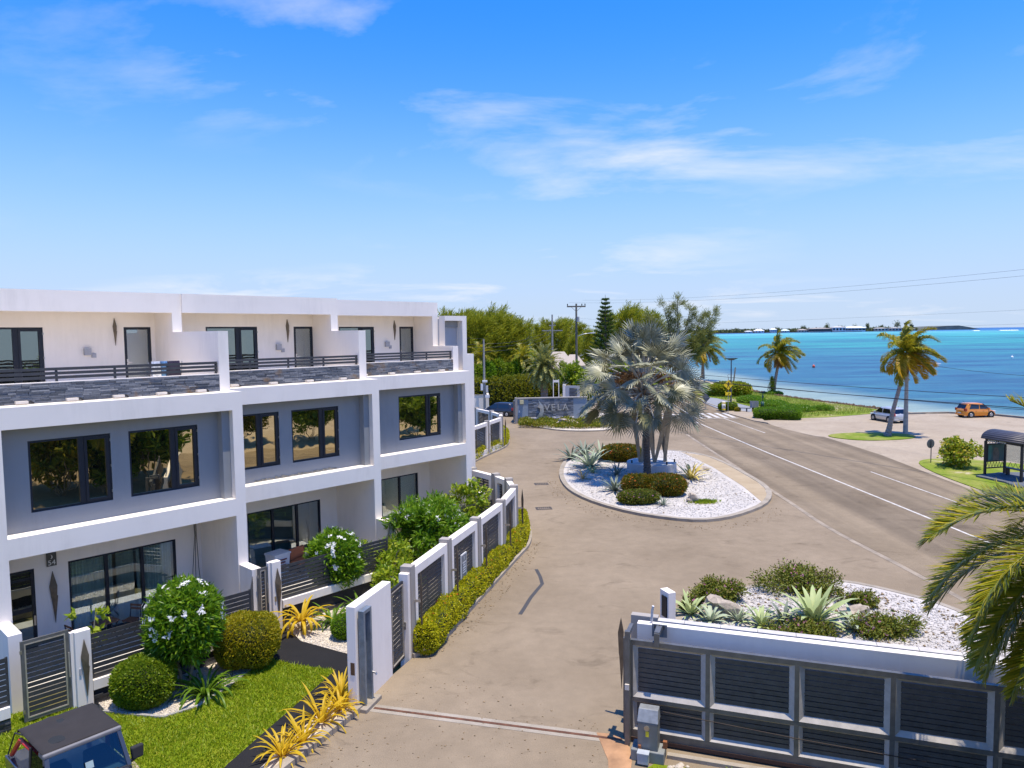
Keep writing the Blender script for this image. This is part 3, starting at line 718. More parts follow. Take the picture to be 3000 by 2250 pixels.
def frame_rect(mb, x0, x1, z0, z1, y0, y1, w):
    mb.box(x0, x1, y0, y1, z0, z0 + w); mb.box(x0, x1, y0, y1, z1 - w, z1)
    mb.box(x0, x0 + w, y0, y1, z0 + w, z1 - w); mb.box(x1 - w, x1, y0, y1, z0 + w, z1 - w)
    return mb
def strips(parent, x0, x1, z0, z1, y, mesh, row, lmin, lmax, seed, limit=290, name="stone"):
    """split-face slate strips laid in courses, each its own piece (local y is the face plane)"""
    rs = random.Random(seed); n = 0; z = z0
    rows = max(1, int(round((z1 - z0) / row))); rh = (z1 - z0) / rows
    for r in range(rows):
        x = x0
        while x < x1 - 1e-3 and n < limit:
            L = rs.uniform(lmin, lmax)
            if x1 - (x + L) < lmin * 0.6: L = x1 - x
            d = rs.uniform(0.0, 0.035)
            inst(mesh, name, parent, (x + L / 2, y - d / 2 - 0.012, z0 + (r + .5) * rh), (0, 0, 0), (L - 0.008, 0.03 + d, rh - 0.006)); n += 1
            x += L
def window(parent, x0, x1, z0, z1, y, split, glass, name="window", fw=0.075, casement='R'):
    """fixed light beside a side-hung casement with a deeper sash"""
    f = frame_rect(MB(), x0, x1, z0, z1, y - 0.05, y + 0.06, fw)
    f.box(split - 0.09, split + 0.09, y - 0.05, y + 0.06, z0 + fw, z1 - fw)
    w = f.build(name, M_frame, parent)
    a, b = (split + .09, x1 - fw)
    MB().box(x0 + fw, split - .09, y + .005, y + .02, z0 + fw, z1 - fw).build("pane", glass, w)
    frame_rect(MB(), a, b, z0 + fw, z1 - fw, y - .075, y + .03, 0.085).build("sash", M_frame, w)
    MB().box(a + .085, b - .085, y - .015, y, z0 + fw + .085, z1 - fw - .085).build("pane", glass, w)
    for k in range(3):
        hz = z0 + (z1 - z0) * (0.12 + 0.38 * k)
        MB().box(x1 - .02, x1 + .02, y - .09, y - .05, hz, hz + .09).build("hinge", M_steel, w)
    return w
def slider(parent, x0, x1, z0, z1, y, nl, glass):
    f = frame_rect(MB(), x0, x1, z0, z1, y - .06, y + .08, 0.07)
    s = f.build("sliding_door", M_frame, parent)
    w = (x1 - x0) / nl
    for k in range(1, nl):
        MB().box(x0 + k * w - .06, x0 + k * w + .06, y - .05, y + .07, z0 + .07, z1 - .07).build("mullion", M_frame, s)
    for k in range(nl):
        MB().box(x0 + k * w + .07, x0 + (k + 1) * w - .07, y, y + .012, z0 + .07, z1 - .07).build("pane", glass, s)
    return s
def kite_pts(h, w, k=0.28):
    return [(0, h), (w * 0.36, h * (1 - k)), (w * 0.30, h * 0.54), (w * 0.38, h * 0.52), (w * .06, 0), (-w * 0.22, h * 0.46), (-w * 0.28, h * 0.5), (-w * 0.40, h * (1 - k * 1.05))]
def kite(parent, x, y, z0, h, w, name="sail_ornament", mat=None, t=0.05):
    """the bent metal sail blades fixed to walls and pillars"""
    p = kite_pts(h, w); n = len(p); mb = MB()
    front = [(x + a, y - t - (0.06 if 0 < b < h and a > 0 else 0.0), z0 + b) for a, b in p]; back = [(x + a, y - 0.012, z0 + b) for a, b in p]
    mid = (x, y - t - 0.05, z0 + h * 0.62)
    vs = front + back + [mid]
    fs = [(i, (i + 1) % n, 2 * n) for i in range(n)] + [((i + 1) % n, i, n + i, n + (i + 1) % n) for i in range(n)]
    return mb.add(vs, fs).build(name, mat or M_bronze, parent)
def door3(parent, x0, x1, z0, z1, y, glass):
    d = frame_rect(MB(), x0, x1, z0, z1, y - .06, y + .06, 0.11).build("door", M_frame, parent)
    MB().box(x0 + .11, x1 - .11, y - .01, y + .01, z0 + .11, z1 - .11).build("pane", glass, d)
    h = MB(); hx = x0 + .10; h.box(hx - .03, hx + .03, y - .085, y - .06, z0 + .85, z0 + 1.15); h.box(hx, hx + .17, y - .13, y - .10, z0 + .98, z0 + 1.02); h.box(hx - .012, hx + .012, y - .13, y - .085, z0 + .98, z0 + 1.02)
    h.build("handle", flat("chrome", (0.7, 0.7, 0.7), .25, .9), d)
    return d
M_ac = flat("box_grey", (0.36, 0.36, 0.37), 0.6)
M_lamp = flat("lamp_cream", (0.62, 0.55, 0.46), 0.6)
UN = {}
def townhouse(idx, X0, X1, D, roofY, backY, gfY, divTop, label, wins, slid, door, w3, d3, kx3, ac, left_col):
    w = X1 - X0
    u = thing("townhouse", label, "townhouse", T(X0, D), PHI, "terrace of white three-storey townhouses")
    UN[idx] = u
    rel = lambda x: x - X0
    ry, by, gy = roofY - D, backY - D, gfY - D
    # main structure
    MB().box(w, w + .4, 0, gy + 6.0, -0.3, 8.94).build("party_wall", M_white, u)
    if left_col: MB().box(-.4, 0, 0, gy + 6.0, -0.3, 8.94).build("party_wall", M_white, u)
    MB().box(0, w, 0, .30, 8.26, 8.94).build("fascia_beam", M_white, u)
    MB().box(0, w, 0, .60, 4.24, 4.89).build("storey_beam", M_white, u)
    MB().box(0, w, .60, gy + 6, 4.40, 4.88).build("floor_slab", M_white, u)
    MB().box(0, w, .30, gy + 6, 8.55, 8.935).build("terrace_slab", M_white, u)
    MB().box(0, w, 0.0, gy + 6, -0.3, 0.05).build("patio_slab", M_deck, u)
    # middle storey wall
    h2 = [(rel(a), rel(b), 5.47, 7.78) for a, b, s in wins]
    wall(MB(), 0, w, 4.88, 8.55, .62, .85, h2).build("wall", M_blue, u)
    MB().box(w - .30, w, .28, .62, 4.893, 8.55).build("pier", M_blue, u)
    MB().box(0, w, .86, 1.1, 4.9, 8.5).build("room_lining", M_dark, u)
    for a, b, s in wins: window(u, rel(a), rel(b), 5.47, 7.78, .72, rel(s), M_win2)
    # ground storey
    hg = [(rel(slid[0]), rel(slid[1]), 0.05, 2.97)] + ([(rel(door[0]), rel(door[1]), 0.05, 2.97)] if door else [])
    wall(MB(), 0, w, 0.05, 4.40, gy, gy + .25, hg).build("wall", M_white, u)
    MB().box(0, w, gy + 2.6, gy + 2.8, 0.05, 4.4).build("room_lining", M_room, u)
    slider(u, rel(slid[0]), rel(slid[1]), 0.05, 2.97, gy + .08, slid[2], M_clear)
    if slid[3] == 'curtain':
        for (c0, c1) in ((0.03, 0.40), (0.44, 0.60), (0.63, 0.97)):
            cb = MB(); k = 60
            xa = rel(slid[0]) + (slid[1] - slid[0]) * c0; xb = rel(slid[0]) + (slid[1] - slid[0]) * c1
            px = [(xa + (xb - xa) * i / k, gy + .30 + .05 * math.sin(i * 1.35) + .02 * math.sin(i * .6)) for i in range(k + 1)]
            for (p, q) in zip(px[:-1], px[1:]): cb.add([(*p, .08), (*q, .08), (*q, 2.95), (*p, 2.95)], [(0, 1, 2, 3)])
            cb.build("curtain", M_curt, u, True)
    elif slid[3] == 'blind':
        MB().box(rel(slid[0]) + .1, rel(slid[1]) - .1, gy + .25, gy + .27, 0.1, 2.95).build("blind", flat("teal_blind", (0.22, 0.33, 0.33), .9), u)
    if door:
        a, b = rel(door[0]), rel(door[1])
        d = frame_rect(MB(), a, b, 0.05, 2.97, gy + .02, gy + .14, 0.10).build("door", M_frame, u)
        MB().box(a + .1, b - .1, gy + .06, gy + .10, 2.58, 2.66).build("rail", M_frame, d)
        MB().box(a + .1, b - .1, gy + .06, gy + .10, 1.45, 1.60).build("rail", M_frame, d)
        MB().box(a + .1, b - .1, gy + .06, gy + .10, 0.15, 0.45).build("rail", M_frame, d)
        for z0, z1 in ((2.66, 2.87), (1.60, 2.58), (0.45, 1.45)): MB().box(a + .1, b - .1, gy + .075, gy + .085, z0, z1).build("pane", M_win3, d)
        MB().box(b - .09, b - .03, gy - .03, gy + .02, 0.95, 1.3).build("handle", MATS["chrome"] if "chrome" in MATS else M_steel, d)
        kite(u, rel(kx3[1]), gy, 0.85, 1.9, 0.30)
    # roof terrace
    MB().box(0, w, ry - 4.05, ry - 4.04, 0, 0.001) if False else None
    st_y = 1.0
    MB().box(0, w, st_y, st_y + .22, 8.94, 9.585).build("terrace_upstand", M_dark, u)
    MB().box(0, w, st_y - .04, st_y + .24, 9.585, 9.61).build("coping", M_white, u)
    strips(u, 0.0, w, 8.945, 9.58, st_y, ME_slate, 0.0535, 0.22, 0.62, 50 + idx)
    rl = thing_part("terrace_railing", u)
    for z in (9.70, 9.84, 9.98): inst(ME_slat, "slat", rl, (w / 2, st_y + .08, z + .045), (0, 0, 0), (w - .04, .03, .095))
    pm = MB().box(-.035, .035, -.03, .03, 0, .45).build("post", M_alu, rl, loc=(0.06, st_y + .12, 9.61))
    for k in range(1, 5): inst(pm, "post", rl, (0.06 + (w - .12) * k / 4, st_y + .12, 9.61))
    # upper storey set back
    dv = MB()
    dv.box(w, w + .4, .95, ry, 8.94, divTop); dv.build("divider_wall", M_white, u)
    MB().box(w, w + .4, ry, by + 3, 8.94, 12.85).build("party_wall", M_white, u)
    if left_col:
        MB().box(-.4, 0, .95, ry, 8.94, divTop).build("divider_wall", M_white, u)
        MB().box(-.4, 0, ry, by + 3, 8.94, 12.85).build("party_wall", M_white, u)
    MB().box(0, w, ry, ry + .35, 12.05, 12.85).build("roof_parapet", M_white, u)
    MB().box(0, w, ry + .35, by + 3, 12.10, 12.35).build("roof_slab", M_white, u)
    h3 = [(rel(w3[0]), rel(w3[1]), 8.97, 11.48), (rel(d3[0]), rel(d3[1]), 8.97, 11.48)]
    wall(MB(), 0, w, 8.935, 12.10, by, by + .25, h3).build("wall", M_white, u)
    MB().box(0, w, by + .8, by + .9, 8.95, 12.1).build("room_lining", M_room, u)
    window(u, rel(w3[0]), rel(w3[1]), 8.97, 11.48, by + .08, rel(w3[2]), M_win3, "terrace_door")
    door3(u, rel(d3[0]), rel(d3[1]), 8.97, 11.48, by + .06, glass_clear("door_glass3", (0.7, 0.76, 0.72), 0.3))
    kite(u, rel(kx3[0]), by, 10.7, 1.15, 0.17, "sail_ornament")
    bx = MB(); bx.box(rel(ac) - .13, rel(ac) + .13, by - .14, by, 10.33, 10.62); bx.build("socket_box", M_ac, u)
    MB().box(rel(ac) + .16, rel(ac) + .33, by - .05, by, 10.22, 10.40).build("vent_plate", M_ac, u)
    # lamps lying on the ledge in front of the slate
    for k in range(4 if idx > 1 else 5):
        lx = w * ((k + .55) / (4.15 if idx > 1 else 5.1))
        lp = MB(); lp.box(lx - .22, lx + .12, .62, .80, 8.975, 9.06); b_ = lp.build("ledge_lamp", M_lamp, u, bevel=.008)
        MB().tube([(lx + .12, .72, 9.0), (lx + .22, .8, 9.03), (lx + .32, .9, 8.97)], .03, 6).build("cable", M_dark, b_)
    return u
def thing_part(name, parent):
    o = bpy.data.objects.new(name, None); COL.objects.link(o); o.parent = parent; return o
u1 = townhouse(1, -7.3, 0.0, 0.0, 5.1, 7.0, 3.2, 11.24, "white townhouse nearest the parked off-roader, number 54 beside its door",
               [(-6.49, -4.06, -4.96), (-3.48, -1.07, -1.97)], (-4.85, -1.02, 3, 'curtain'), (-6.75, -5.91), (-6.9, -4.26, -5.2), (-1.27, -0.17), (-1.63, -5.36), -2.72, True)
u2 = townhouse(2, 0.4, 7.65, 1.75, 5.0, 6.7, 4.95, 11.24, "middle white townhouse of the terrace, its rendered sill chipped below the windows",
               [(0.9, 3.21, 2.28), (3.80, 6.20, 5.3)], (2.9, 6.71, 3, 'none'), None, (2.13, 4.64, 3.65), (6.58, 7.66), (6.22, 2), 5.7, False)
u3 = townhouse(3, 8.05, 15.2, 3.45, 6.12, 7.85, 6.65, 10.33, "white townhouse at the far end of the terrace with a single middle window",
               [(11.0, 13.9, 13.0)], (11.67, 14.31, 2, 'blind'), None, (9.99, 12.33, 11.42), (14.13, 15.17), (13.75, 10), 13.18, False)
# chipped strip of bare masonry under the middle unit's windows
ch = MB()
for k in range(26):
    x = 1.6 + k * .155; ch.box(x, x + rng.uniform(.1, .15), .595, .617, 4.9, 4.9 + rng.uniform(.05, .13))
ch.build("exposed_masonry", flat("bare_masonry", (0.27, 0.25, 0.20), .95, var=.4, scale=6), u2)
# number plate
npl = MB().box(1.79 - .02, 2.08, 3.14, 3.185, 2.94, 3.42).build("number_plate", flat("plate_grey", (0.09, 0.085, 0.075), .6), u1)
tm = flat("plate_letter", (0.75, 0.74, 0.70), .6)
text_mesh("number", "54", 0.25, tm, npl, (1.925, 3.135, 3.06), (R(90), 0, 0))
sm = MB(); pts = [(0.014, .0), (.05, .033), (.058, .073), (.04, .12), (.0, .16), (.02, .10), (.02, .053), (-.007, .007)]
sm.prism([(a, b) for a, b in pts], 0, .006); so = sm.build("sail_emblem", tm, npl, loc=(1.905, 3.138, 3.2)); so.rotation_euler.x = R(90)
# cables down the corner of the patio
for dx in (0, .06, -.05):
    MB().tube([(7.0 + dx, 3.1, 4.35), (7.02 + dx * .6, 3.05, 3.0), (6.98 + dx * 2.2, 3.08, 1.6), (6.95 + dx * 4, 3.0, .3)], .012, 5).build("cable", M_dark, u1)
# end block beyond the third unit
e4 = thing("end_block", "narrow white end block with a grey recessed panel behind the last townhouse", "building", T(15.6, 5.5), PHI)
wb = MB(); wall(wb, 0, 1.72, -0.3, 12.07, 0, .5, [(0.0001, 1.38, 8.81, 11.79)]); wb.build("frame_wall", M_white, e4)
MB().box(1.72, 2.27, 0.002, 4.0, -0.3, 9.81).build("side_wall", M_white, e4)
MB().box(0, 1.5, .5, .7, 8.5, 11.9).build("recessed_panel", M_grey, e4)
MB().box(0.05, 1.37, .40, .497, 11.42, 11.785).build("blue_band", M_blue, e4)
MB().box(0, 1.7, .71, 4.0, -.3, 12.0).build("core", M_white, e4)

# ---- things on the patios and terraces
M_wood = flat("bistro_wood", (0.17, 0.085, 0.045), 0.6, var=.3, scale=6)
def bistro_chair(x, y, rot, lab):
    p = T(x, y, .05); c = thing("bistro_chair", lab, "chair", p, PHI + rot, "folding bistro set on the patio")
    sl = MB().box(-.24, .24, -.02, .02, 0, .02).build("slat", M_wood, c, loc=(0, -.2, .52))
    for k in range(1, 6): inst(sl, "slat", c, (0, -.2 + k * .08, .52))
    inst(sl, "slat", c, (0, .26, .86), (R(80), 0, 0), (1, 2, 1)); inst(sl, "slat", c, (0, .27, .98), (R(80), 0, 0), (1, 2, 1))
    for s in (-1, 1):
        MB().bar((s * .22, -.22, 0), (s * .22, .22, .55), .025, .025).build("leg", M_frame, c)
        MB().bar((s * .22, .24, 0), (s * .22, -.2, .55), .025, .025).build("leg", M_frame, c)
        MB().bar((s * .22, .2, .5), (s * .22, .28, 1.02), .025, .025).build("back_post", M_frame, c)
    return c
bistro_chair(-5.05, 1.9, R(100), "folding wooden chair left of the small table on the patio of number 54")
bistro_chair(-3.15, 2.2, R(-60), "folding wooden chair right of the small table on the patio of number 54")
tb = thing("bistro_table", "small square slatted wooden table between two folding chairs on the patio", "table", T(-4.1, 2.0, .05), PHI + .2, "folding bistro set on the patio")
sl = MB().box(-.36, .36, -.035, .035, 0, .025).build("slat", M_wood, tb, loc=(0, -.32, .78))
for k in range(1, 9): inst(sl, "slat", tb, (0, -.32 + k * .08, .78))
for s in (-1, 1):
    MB().bar((s * .3, -.3, 0), (s * .3, .3, .78), .03, .03).build("leg", M_frame, tb); MB().bar((s * .3, .3, 0), (s * .3, -.3, .78), .03, .03).build("leg", M_frame, tb)
bk = thing("bicycle", "black bicycle leaning in the patio corner behind the flowering shrub", "bicycle", T(-.75, 1.7, .05), PHI + R(80))
for x in (-.5, .5):
    wv = [(x + .33 * math.cos(a), 0, .34 + .33 * math.sin(a)) for a in [i * math.pi / 10 for i in range(21)]]
    wh = MB().tube(wv, .022, 6, False).build("wheel", M_dark, bk)
fr = MB()
for a, b_ in (((-.5, 0, .34), (-.1, 0, .34)), ((-.1, 0, .34), (.38, 0, .85)), ((-.2, 0, .8), (.38, 0, .85)), ((-.1, 0, .34), (-.22, 0, .95)), ((-.5, 0, .34), (-.2, 0, .8)), ((.5, 0, .34), (.36, 0, 1.0))): fr.bar(a, b_, .03, .03)
fr.build("frame", M_frame, bk); MB().box(-.36, -.1, -.07, .07, .95, 1.0).build("saddle", M_dark, bk); MB().box(.30, .40, -.28, .28, 1.0, 1.04).build("handlebar", M_dark, bk)
cb = thing("storage_box", "white lidded box with red printing on the middle patio", "box", T(3.95, 4.25, .05), PHI + .15)
MB().hexa([(-.35, -.3, 0), (.35, -.3, 0), (.35, .3, 0), (-.35, .3, 0)], [(-.42, -.36, .95), (.42, -.36, .95), (.42, .36, .95), (-.42, .36, .95)]).build("tub", flat("tub_white", (.75, .76, .76), .5), cb)
MB().box(-.45, .45, -.39, .39, .95, 1.03).build("lid", flat("tub_white", (.75, .76, .76), .5), cb)
for k in range(4): MB().box(-.25 + .03 * (k % 2), .22 - .04 * (k % 3), -.372, -.345, .32 + k * .13, .38 + k * .13).build("print", flat("red_print", (.2, .05, .05), .7), cb)
cs = thing("lounge_chair", "low dark lounge chair with orange cushions on the middle patio", "chair", T(5.0, 4.05, .05), PHI + .3)
cf = MB(); cf.box(-.5, .5, -.4, .4, .3, .38); cf.box(-.5, .5, .32, .4, .38, .95)
cf.build("frame", M_frame, cs)
for s in (-.45, .45):
    for t_ in (-.35, .35): MB().box(s - .03, s + .03, t_ - .03, t_ + .03, 0, .3).build("leg", M_frame, cs)
M_orange = flat("terracotta_cloth", (.52, .17, .07), .9)
MB().box(-.46, .46, -.38, .3, .38, .54).build("cushion", M_orange, cs, bevel=.05); MB().box(-.46, .46, .14, .31, .55, 1.05).build("cushion", M_orange, cs, bevel=.05)
po = thing("plant_pot", "dark pot with a thin stem by the middle patio's right pane", "pot", T(6.35, 4.5, .05), PHI)
MB().tube([(0, 0, 0), (0, 0, .5), (0, 0, .55)], [.2, .3, .32], 14).build("pot", flat("pot_brown", (.08, .05, .04), .8), po, True); MB().tube([(0, 0, .5), (.05, 0, 1.2), (-.1, 0, 1.9)], [.03, .02, .012], 6).build("stem", M_wood, po)
tw = thing("drying_towel", "striped coloured towels hung over the first roof terrace railing", "towel", T(-1.85, 1.3, 8.95), PHI)
rk = MB()
for s in (-.55, .55): rk.bar((s, -.12, 0), (s, .12, 1.18), .02, .02); rk.bar((s, .12, 0), (s, -.12, 1.18), .02, .02)
rk.build("rack", M_steel, tw)
for (x0, x1, c_) in ((-.5, -.2, (.75, .76, .8)), (-.18, .05, (.15, .3, .5)), (.07, .5, (.05, .035, .06))):
    MB().hexa([(x0, -.14, .35), (x1, -.14, .35), (x1, .14, .35), (x0, .14, .35)], [(x0, -.03, 1.2), (x1, -.03, 1.2), (x1, .03, 1.2), (x0, .03, 1.2)]).build("towel", flat("towel%.2f" % c_[0], c_, .95, var=.5, scale=9), tw)
# ================================================================== GARDEN FENCES, GATES, BOUNDARY WALLS
M_pillar = paint("taupe_pillar", (0.36, 0.325, 0.28), 0.12)
M_pale = flat("pale_steel", (0.55, 0.50, 0.42), 0.4, 0.6, 0.15, 6)
def terr(name, label, cat, group=None): return thing(name, label, cat, T(0, 0), PHI, group)
def slat_run(parent, x0, x1, z0, z1, y, n, t=0.025, gap=0.03, me=None):
    h = (z1 - z0 - gap * (n - 1)) / n
    for k in range(n): inst(me or ME_slat, "slat", parent, ((x0 + x1) / 2, y, z0 + h / 2 + k * (h + gap)), (0, 0, 0), (x1 - x0, t, h))
def garden_fence(label, x0, x1, y, zs0, zs1, n, seed, ends=True):
    f = terr("garden_fence", label, "fence", "slatted garden fences of the terrace")
    slat_run(f, x0, x1, zs0, zs1, y, n)
    MB().box(x0, x1, y - .12, y + .14, zs0 - .32, zs0 - .015).build("band", M_white, f)
    MB().box(x0, x1, y - .06, y + .10, -.32, zs0 - .32).build("plinth", M_dark, f)
    if seed: strips(f, x0, x1, -.32, zs0 - .325, y - .06, ME_slate_dark, 0.055, 0.2, 0.6, seed, 120)
    k = max(1, int((x1 - x0) / 1.8))
    for i in range(k + 1):
        xx = x0 + (x1 - x0) * i / k
        MB().box(xx - .03, xx + .03, y + .014, y + .06, zs0, zs1 + .01).build("post", M_alu, f)
    return f
def fence_return(f, a, b, z0, z1, n):
    """short length of the same fence running back to the pier"""
    d = math.hypot(b[0] - a[0], b[1] - a[1]); e = thing_part("return_panel", f); e.location = (a[0], a[1], 0); e.rotation_euler.z = math.atan2(b[1] - a[1], b[0] - a[0])
    slat_run(e, 0.03, d, z0, z1, 0, n); MB().box(0, d, -.1, .1, z0 - .32, z0 - .015).build("band", M_white, e); MB().box(0, d, -.06, .06, -.32, z0 - .32).build("plinth", M_dark, e)
gf_ = garden_fence("charcoal slat fence between the kite pillar and the first white pier", -5.86, -0.72, -2.3, 0.72, 2.10, 9, 61)
fence_return(gf_, (-0.72, -2.3), (0.03, -1.02), 0.72, 2.10, 9)
garden_fence("charcoal slat fence at the left edge, beyond the first pier", -10.4, -7.98, -2.3, 0.72, 2.10, 9, 62)
gf_ = garden_fence("charcoal slat fence of the middle townhouse behind the yellow plant", 1.07, 6.1, -1.2, 0.99, 2.29, 9, 63)
fence_return(gf_, (6.1, -1.2), (7.66, 0.70), 0.99, 2.29, 9)
garden_fence("charcoal slat fence of the far townhouse behind the tall flowering shrub", 8.82, 14.9, 1.15, 0.75, 2.08, 9, 0)
for i, (x0, x1, y0, y1, zt, lab) in enumerate(((-7.72, -7.36, -1.32, -.001, 2.35, "white garden pier standing against the left edge of number 54"), (0.03, 0.40, -1.0, -.001, 2.35, "white garden pier between number 54 and the middle townhouse"),
                                      (7.68, 8.05, 0.72, 1.749, 2.35, "white garden pier between the middle and far townhouses"), (15.23, 15.6, 2.4, 3.449, 2.2, "white garden pier at the far corner of the terrace"))):
    p = terr("garden_pier", lab, "pier", "white garden piers of the terrace")
    MB().box(x0, x1, y0, y1, -.32, zt).build("shaft", M_white, p, bevel=.012)
def kite_pillar(x0, x1, y, zt, lab, keypad):
    p = terr("gate_pillar", lab, "pillar", "gate pillars with bronze sail ornaments")
    MB().box(x0, x1, y - .14, y + .14, -.32, zt).build("shaft", M_white, p, bevel=.012)
    MB().box(x0 - .09, x0 - .002, y - .02, y + .12, -.32, zt - .02).build("stop", M_white, p)
    xm = (x0 + x1) / 2
    kite(p, xm + .02, y - .14, zt - 2.0, 1.75, 0.26)
    MB().box(x0 + .07, x0 + .13, y - .165, y - .142, 1.0, 1.2).build("keypad", M_ac if keypad else M_steel, p)
    return p
kite_pillar(-6.30, -5.87, -2.3, 2.32, "white gate pillar with a bronze sail in front of number 54", True)
kite_pillar(0.69, 1.06, -1.12, 2.51, "white gate pillar with a bronze sail at the middle townhouse's gate", False)
kite_pillar(8.45, 8.8, 1.1, 2.55, "white gate pillar with a bronze sail half hidden by flowering shrubs", False)
def garden_gate(x0, x1, y, z0, z1, lab, n):
    g = terr("garden_gate", lab, "gate", "slatted garden gates")
    frame_rect(MB(), x0, x1, z0, z1, y - .03, y + .03, 0.09).build("frame", M_gate, g)
    frame_rect(MB(), x0 + .09, x1 - .09, z0 + .09, z1 - .09, y - .038, y + .02, 0.035).build("trim", M_pale, g)
    slat_run(g, x0 + .125, x1 - .125, z0 + .125, z1 - .125, y, n, .022, .028)
    MB().tube([(x1 - .03, y - .07, 1.0), (x1 - .03, y - .07, 1.75)], .022, 8).build("handle", M_pale, g)
    for hz in (z0 + .25, z1 - .35): MB().box(x0 - .03, x0 + .03, y - .05, y - .03, hz, hz + .1).build("hinge", M_steel, g)
garden_gate(-7.63, -6.41, -2.25, .06, 2.42, "charcoal slatted garden gate in front of number 54", 15)
garden_gate(0.20, 0.59, -1.08, .05, 2.36, "narrow slatted garden gate of the middle townhouse", 15)

# ---- boundary fence along the drive
def dirang(a, b): return math.atan2(b[1] - a[1], b[0] - a[0])
ME_bslat = cube_mesh(M_alu, "slat_boundary")
def boundary(label, pts, H, blades_at, sign_at=None, base=0.0, side=-1, nsl=14):
    """taupe pillars with white framed panels of charcoal slats; blades stand on the side `side` of travel"""
    f = thing("boundary_fence", label, "fence", (pts[0][0], pts[0][1], 0))
    ox, oy = pts[0]
    L = [(x - ox, y - oy) for x, y in pts]
    for i, (x, y) in enumerate(L):
        a = dirang(L[max(0, i - 1)], L[min(len(L) - 1, i + 1)])
        MB().box(-.17, .17, -.20, .20, base - .3, H).build("pillar", M_pillar, f, loc=(x, y, 0), rotz=a)
        if i in blades_at:
            nx, ny = -math.sin(a) * side, math.cos(a) * side
            bl = MB(); p = kite_pts(2.35, .20, .22); n = len(p)
            fr_ = [(c, -.02 - (.05 if c > 0 else 0), z) for c, z in p]; bk_ = [(c, .0, z) for c, z in p]
            bl.add(fr_ + bk_, [tuple(range(n)), tuple(range(2 * n - 1, n - 1, -1))] + [((k + 1) % n, k, n + k, n + (k + 1) % n) for k in range(n)])
            o = bl.build("sail_blade", M_bronze, f, loc=(x + nx * .42 + math.cos(a) * .12, y + ny * .42 + math.sin(a) * .12, .55)); o.rotation_euler.z = a + R(52)
            MB().bar((x, y, 1.9), (x + nx * .42 + math.cos(a) * .12, y + ny * .42 + math.sin(a) * .12, 1.9), .05, .08).build("bracket", M_steel, f)
    for i in range(len(L) - 1):
        (xa, ya), (xb, yb) = L[i], L[i + 1]; a = dirang(L[i], L[i + 1]); d = math.hypot(xb - xa, yb - ya)
        e = thing_part("panel", f); e.location = (xa, ya, 0); e.rotation_euler.z = a
        x0, x1 = .18, d - .18
        frame_rect(MB(), x0, x1, base + .30, H - .14, -.15, .15, 0.30).build("surround", M_white, e)
        nl = nsl; z0, z1 = base + .62, H - .46
        h = (z1 - z0 - .022 * (nl - 1)) / nl
        for k in range(nl): inst(ME_bslat, "slat", e, (d / 2, 0, z0 + h / 2 + k * (h + .022)), (0, 0, 0), (x1 - x0 - .6, .02, h))
        MB().box(d / 2 - .03, d / 2 + .03, .012, .05, z0, z1).build("stile", M_alu, e)
        MB().box(x0, x1, -.14, .14, base - .3, base + .295).build("footing", M_white, e)
        if sign_at == i:
            s = MB().box(d * .42, d * .42 + .62, -.075, -.03, 1.05, 2.05).build("notice_board", flat("notice_frame", (.72, .71, .68), .6), e)
            MB().box(d * .42 + .05, d * .42 + .57, -.085, -.076, 1.10, 2.0).build("notice_panel", flat("notice_grey", (.17, .18, .19), .6), s)
            tl = flat("notice_print", (.55, .56, .56), .7)
            MB().box(d * .42 + .29, d * .42 + .33, -.09, -.086, 1.80, 1.93).build("emblem", tl, s)
            for k in range(5):
                rw = (.18, .13, .16, .12, .19)[k]
                MB().box(d * .42 + .31 - rw, d * .42 + .31 + rw, -.09, -.086, 1.24 + .105 * k, 1.29 + .105 * k).build("print_line", tl, s)
    return f
boundary("white framed slat fence with taupe pillars curving along the drive beside the hedge",
         [(-3.65, 24.6), (-2.65, 27.87), (-1.64, 31.07), (-0.61, 34.44), (0.03, 37.75), (-0.25, 39.6), (-0.99, 41.0), (-2.4, 42.9), (-4.6, 45.2)], 3.14, (0, 1, 2, 3, 4), 1)
boundary("white framed slat fence on the far side of the side lane, near the dark car",
         [(-5.2, 59.2), (-3.55, 62.6), (-2.33, 66.24), (-1.12, 69.85), (-1.15, 72.6), (-2.13, 75.2), (-3.85, 78.5), (-6.5, 82)], 3.14, (1, 2, 3))
# ---- white gate wall on the left with the gate catch
gw = thing("gate_wall", "tall white gate wall at the left end of the gate track", "wall", (-4.66, 20.88, 0), dirang((-4.66, 20.88), (-3.98, 23.1)))
LW = math.hypot(.68, 2.22)
MB().box(0, LW, 0, .30, -.3, 3.1).build("slab", M_white, gw, bevel=.015)
MB().box(-.012, .0, .06, .19, 1.05, 1.42).build("plaque", flat("plaque_brown", (.10, .05, .03), .5), gw)
frame_rect(MB(), .0, .001, 1.0, 1.46, 0, 0, .02) if False else None
M_catch = flat("galvanised", (.20, .245, .29), .5, .5, .2, 5)
for x in (.10, .50): MB().box(x, x + .09, -.22, -.04, 0.12, 2.85).build("catch_post", M_catch, gw)
MB().box(.10, .59, -.22, -.04, 2.85, 2.95).build("catch_head", M_catch, gw)
MB().box(.19, .50, -.06, -.03, .9, 2.84).build("catch_plate", flat("catch_pale", (.36, .38, .40), .5, .4), gw)
MB().tube([(.55, -.22, .95), (.55, -.32, .93), (.55, -.36, .88)], .03, 8).build("spigot", M_steel, gw)
MB().box(-.12, .85, -.36, -.002, -.2, .12).build("plinth", M_conc, gw, bevel=.02)
pg = thing("pedestrian_gate", "tall narrow slatted gate between the white gate wall and the boundary fence", "gate", (-3.98, 23.14, 0), dirang((-3.98, 23.14), (-3.70, 24.3)))
Lp = math.hypot(.28, 1.16)
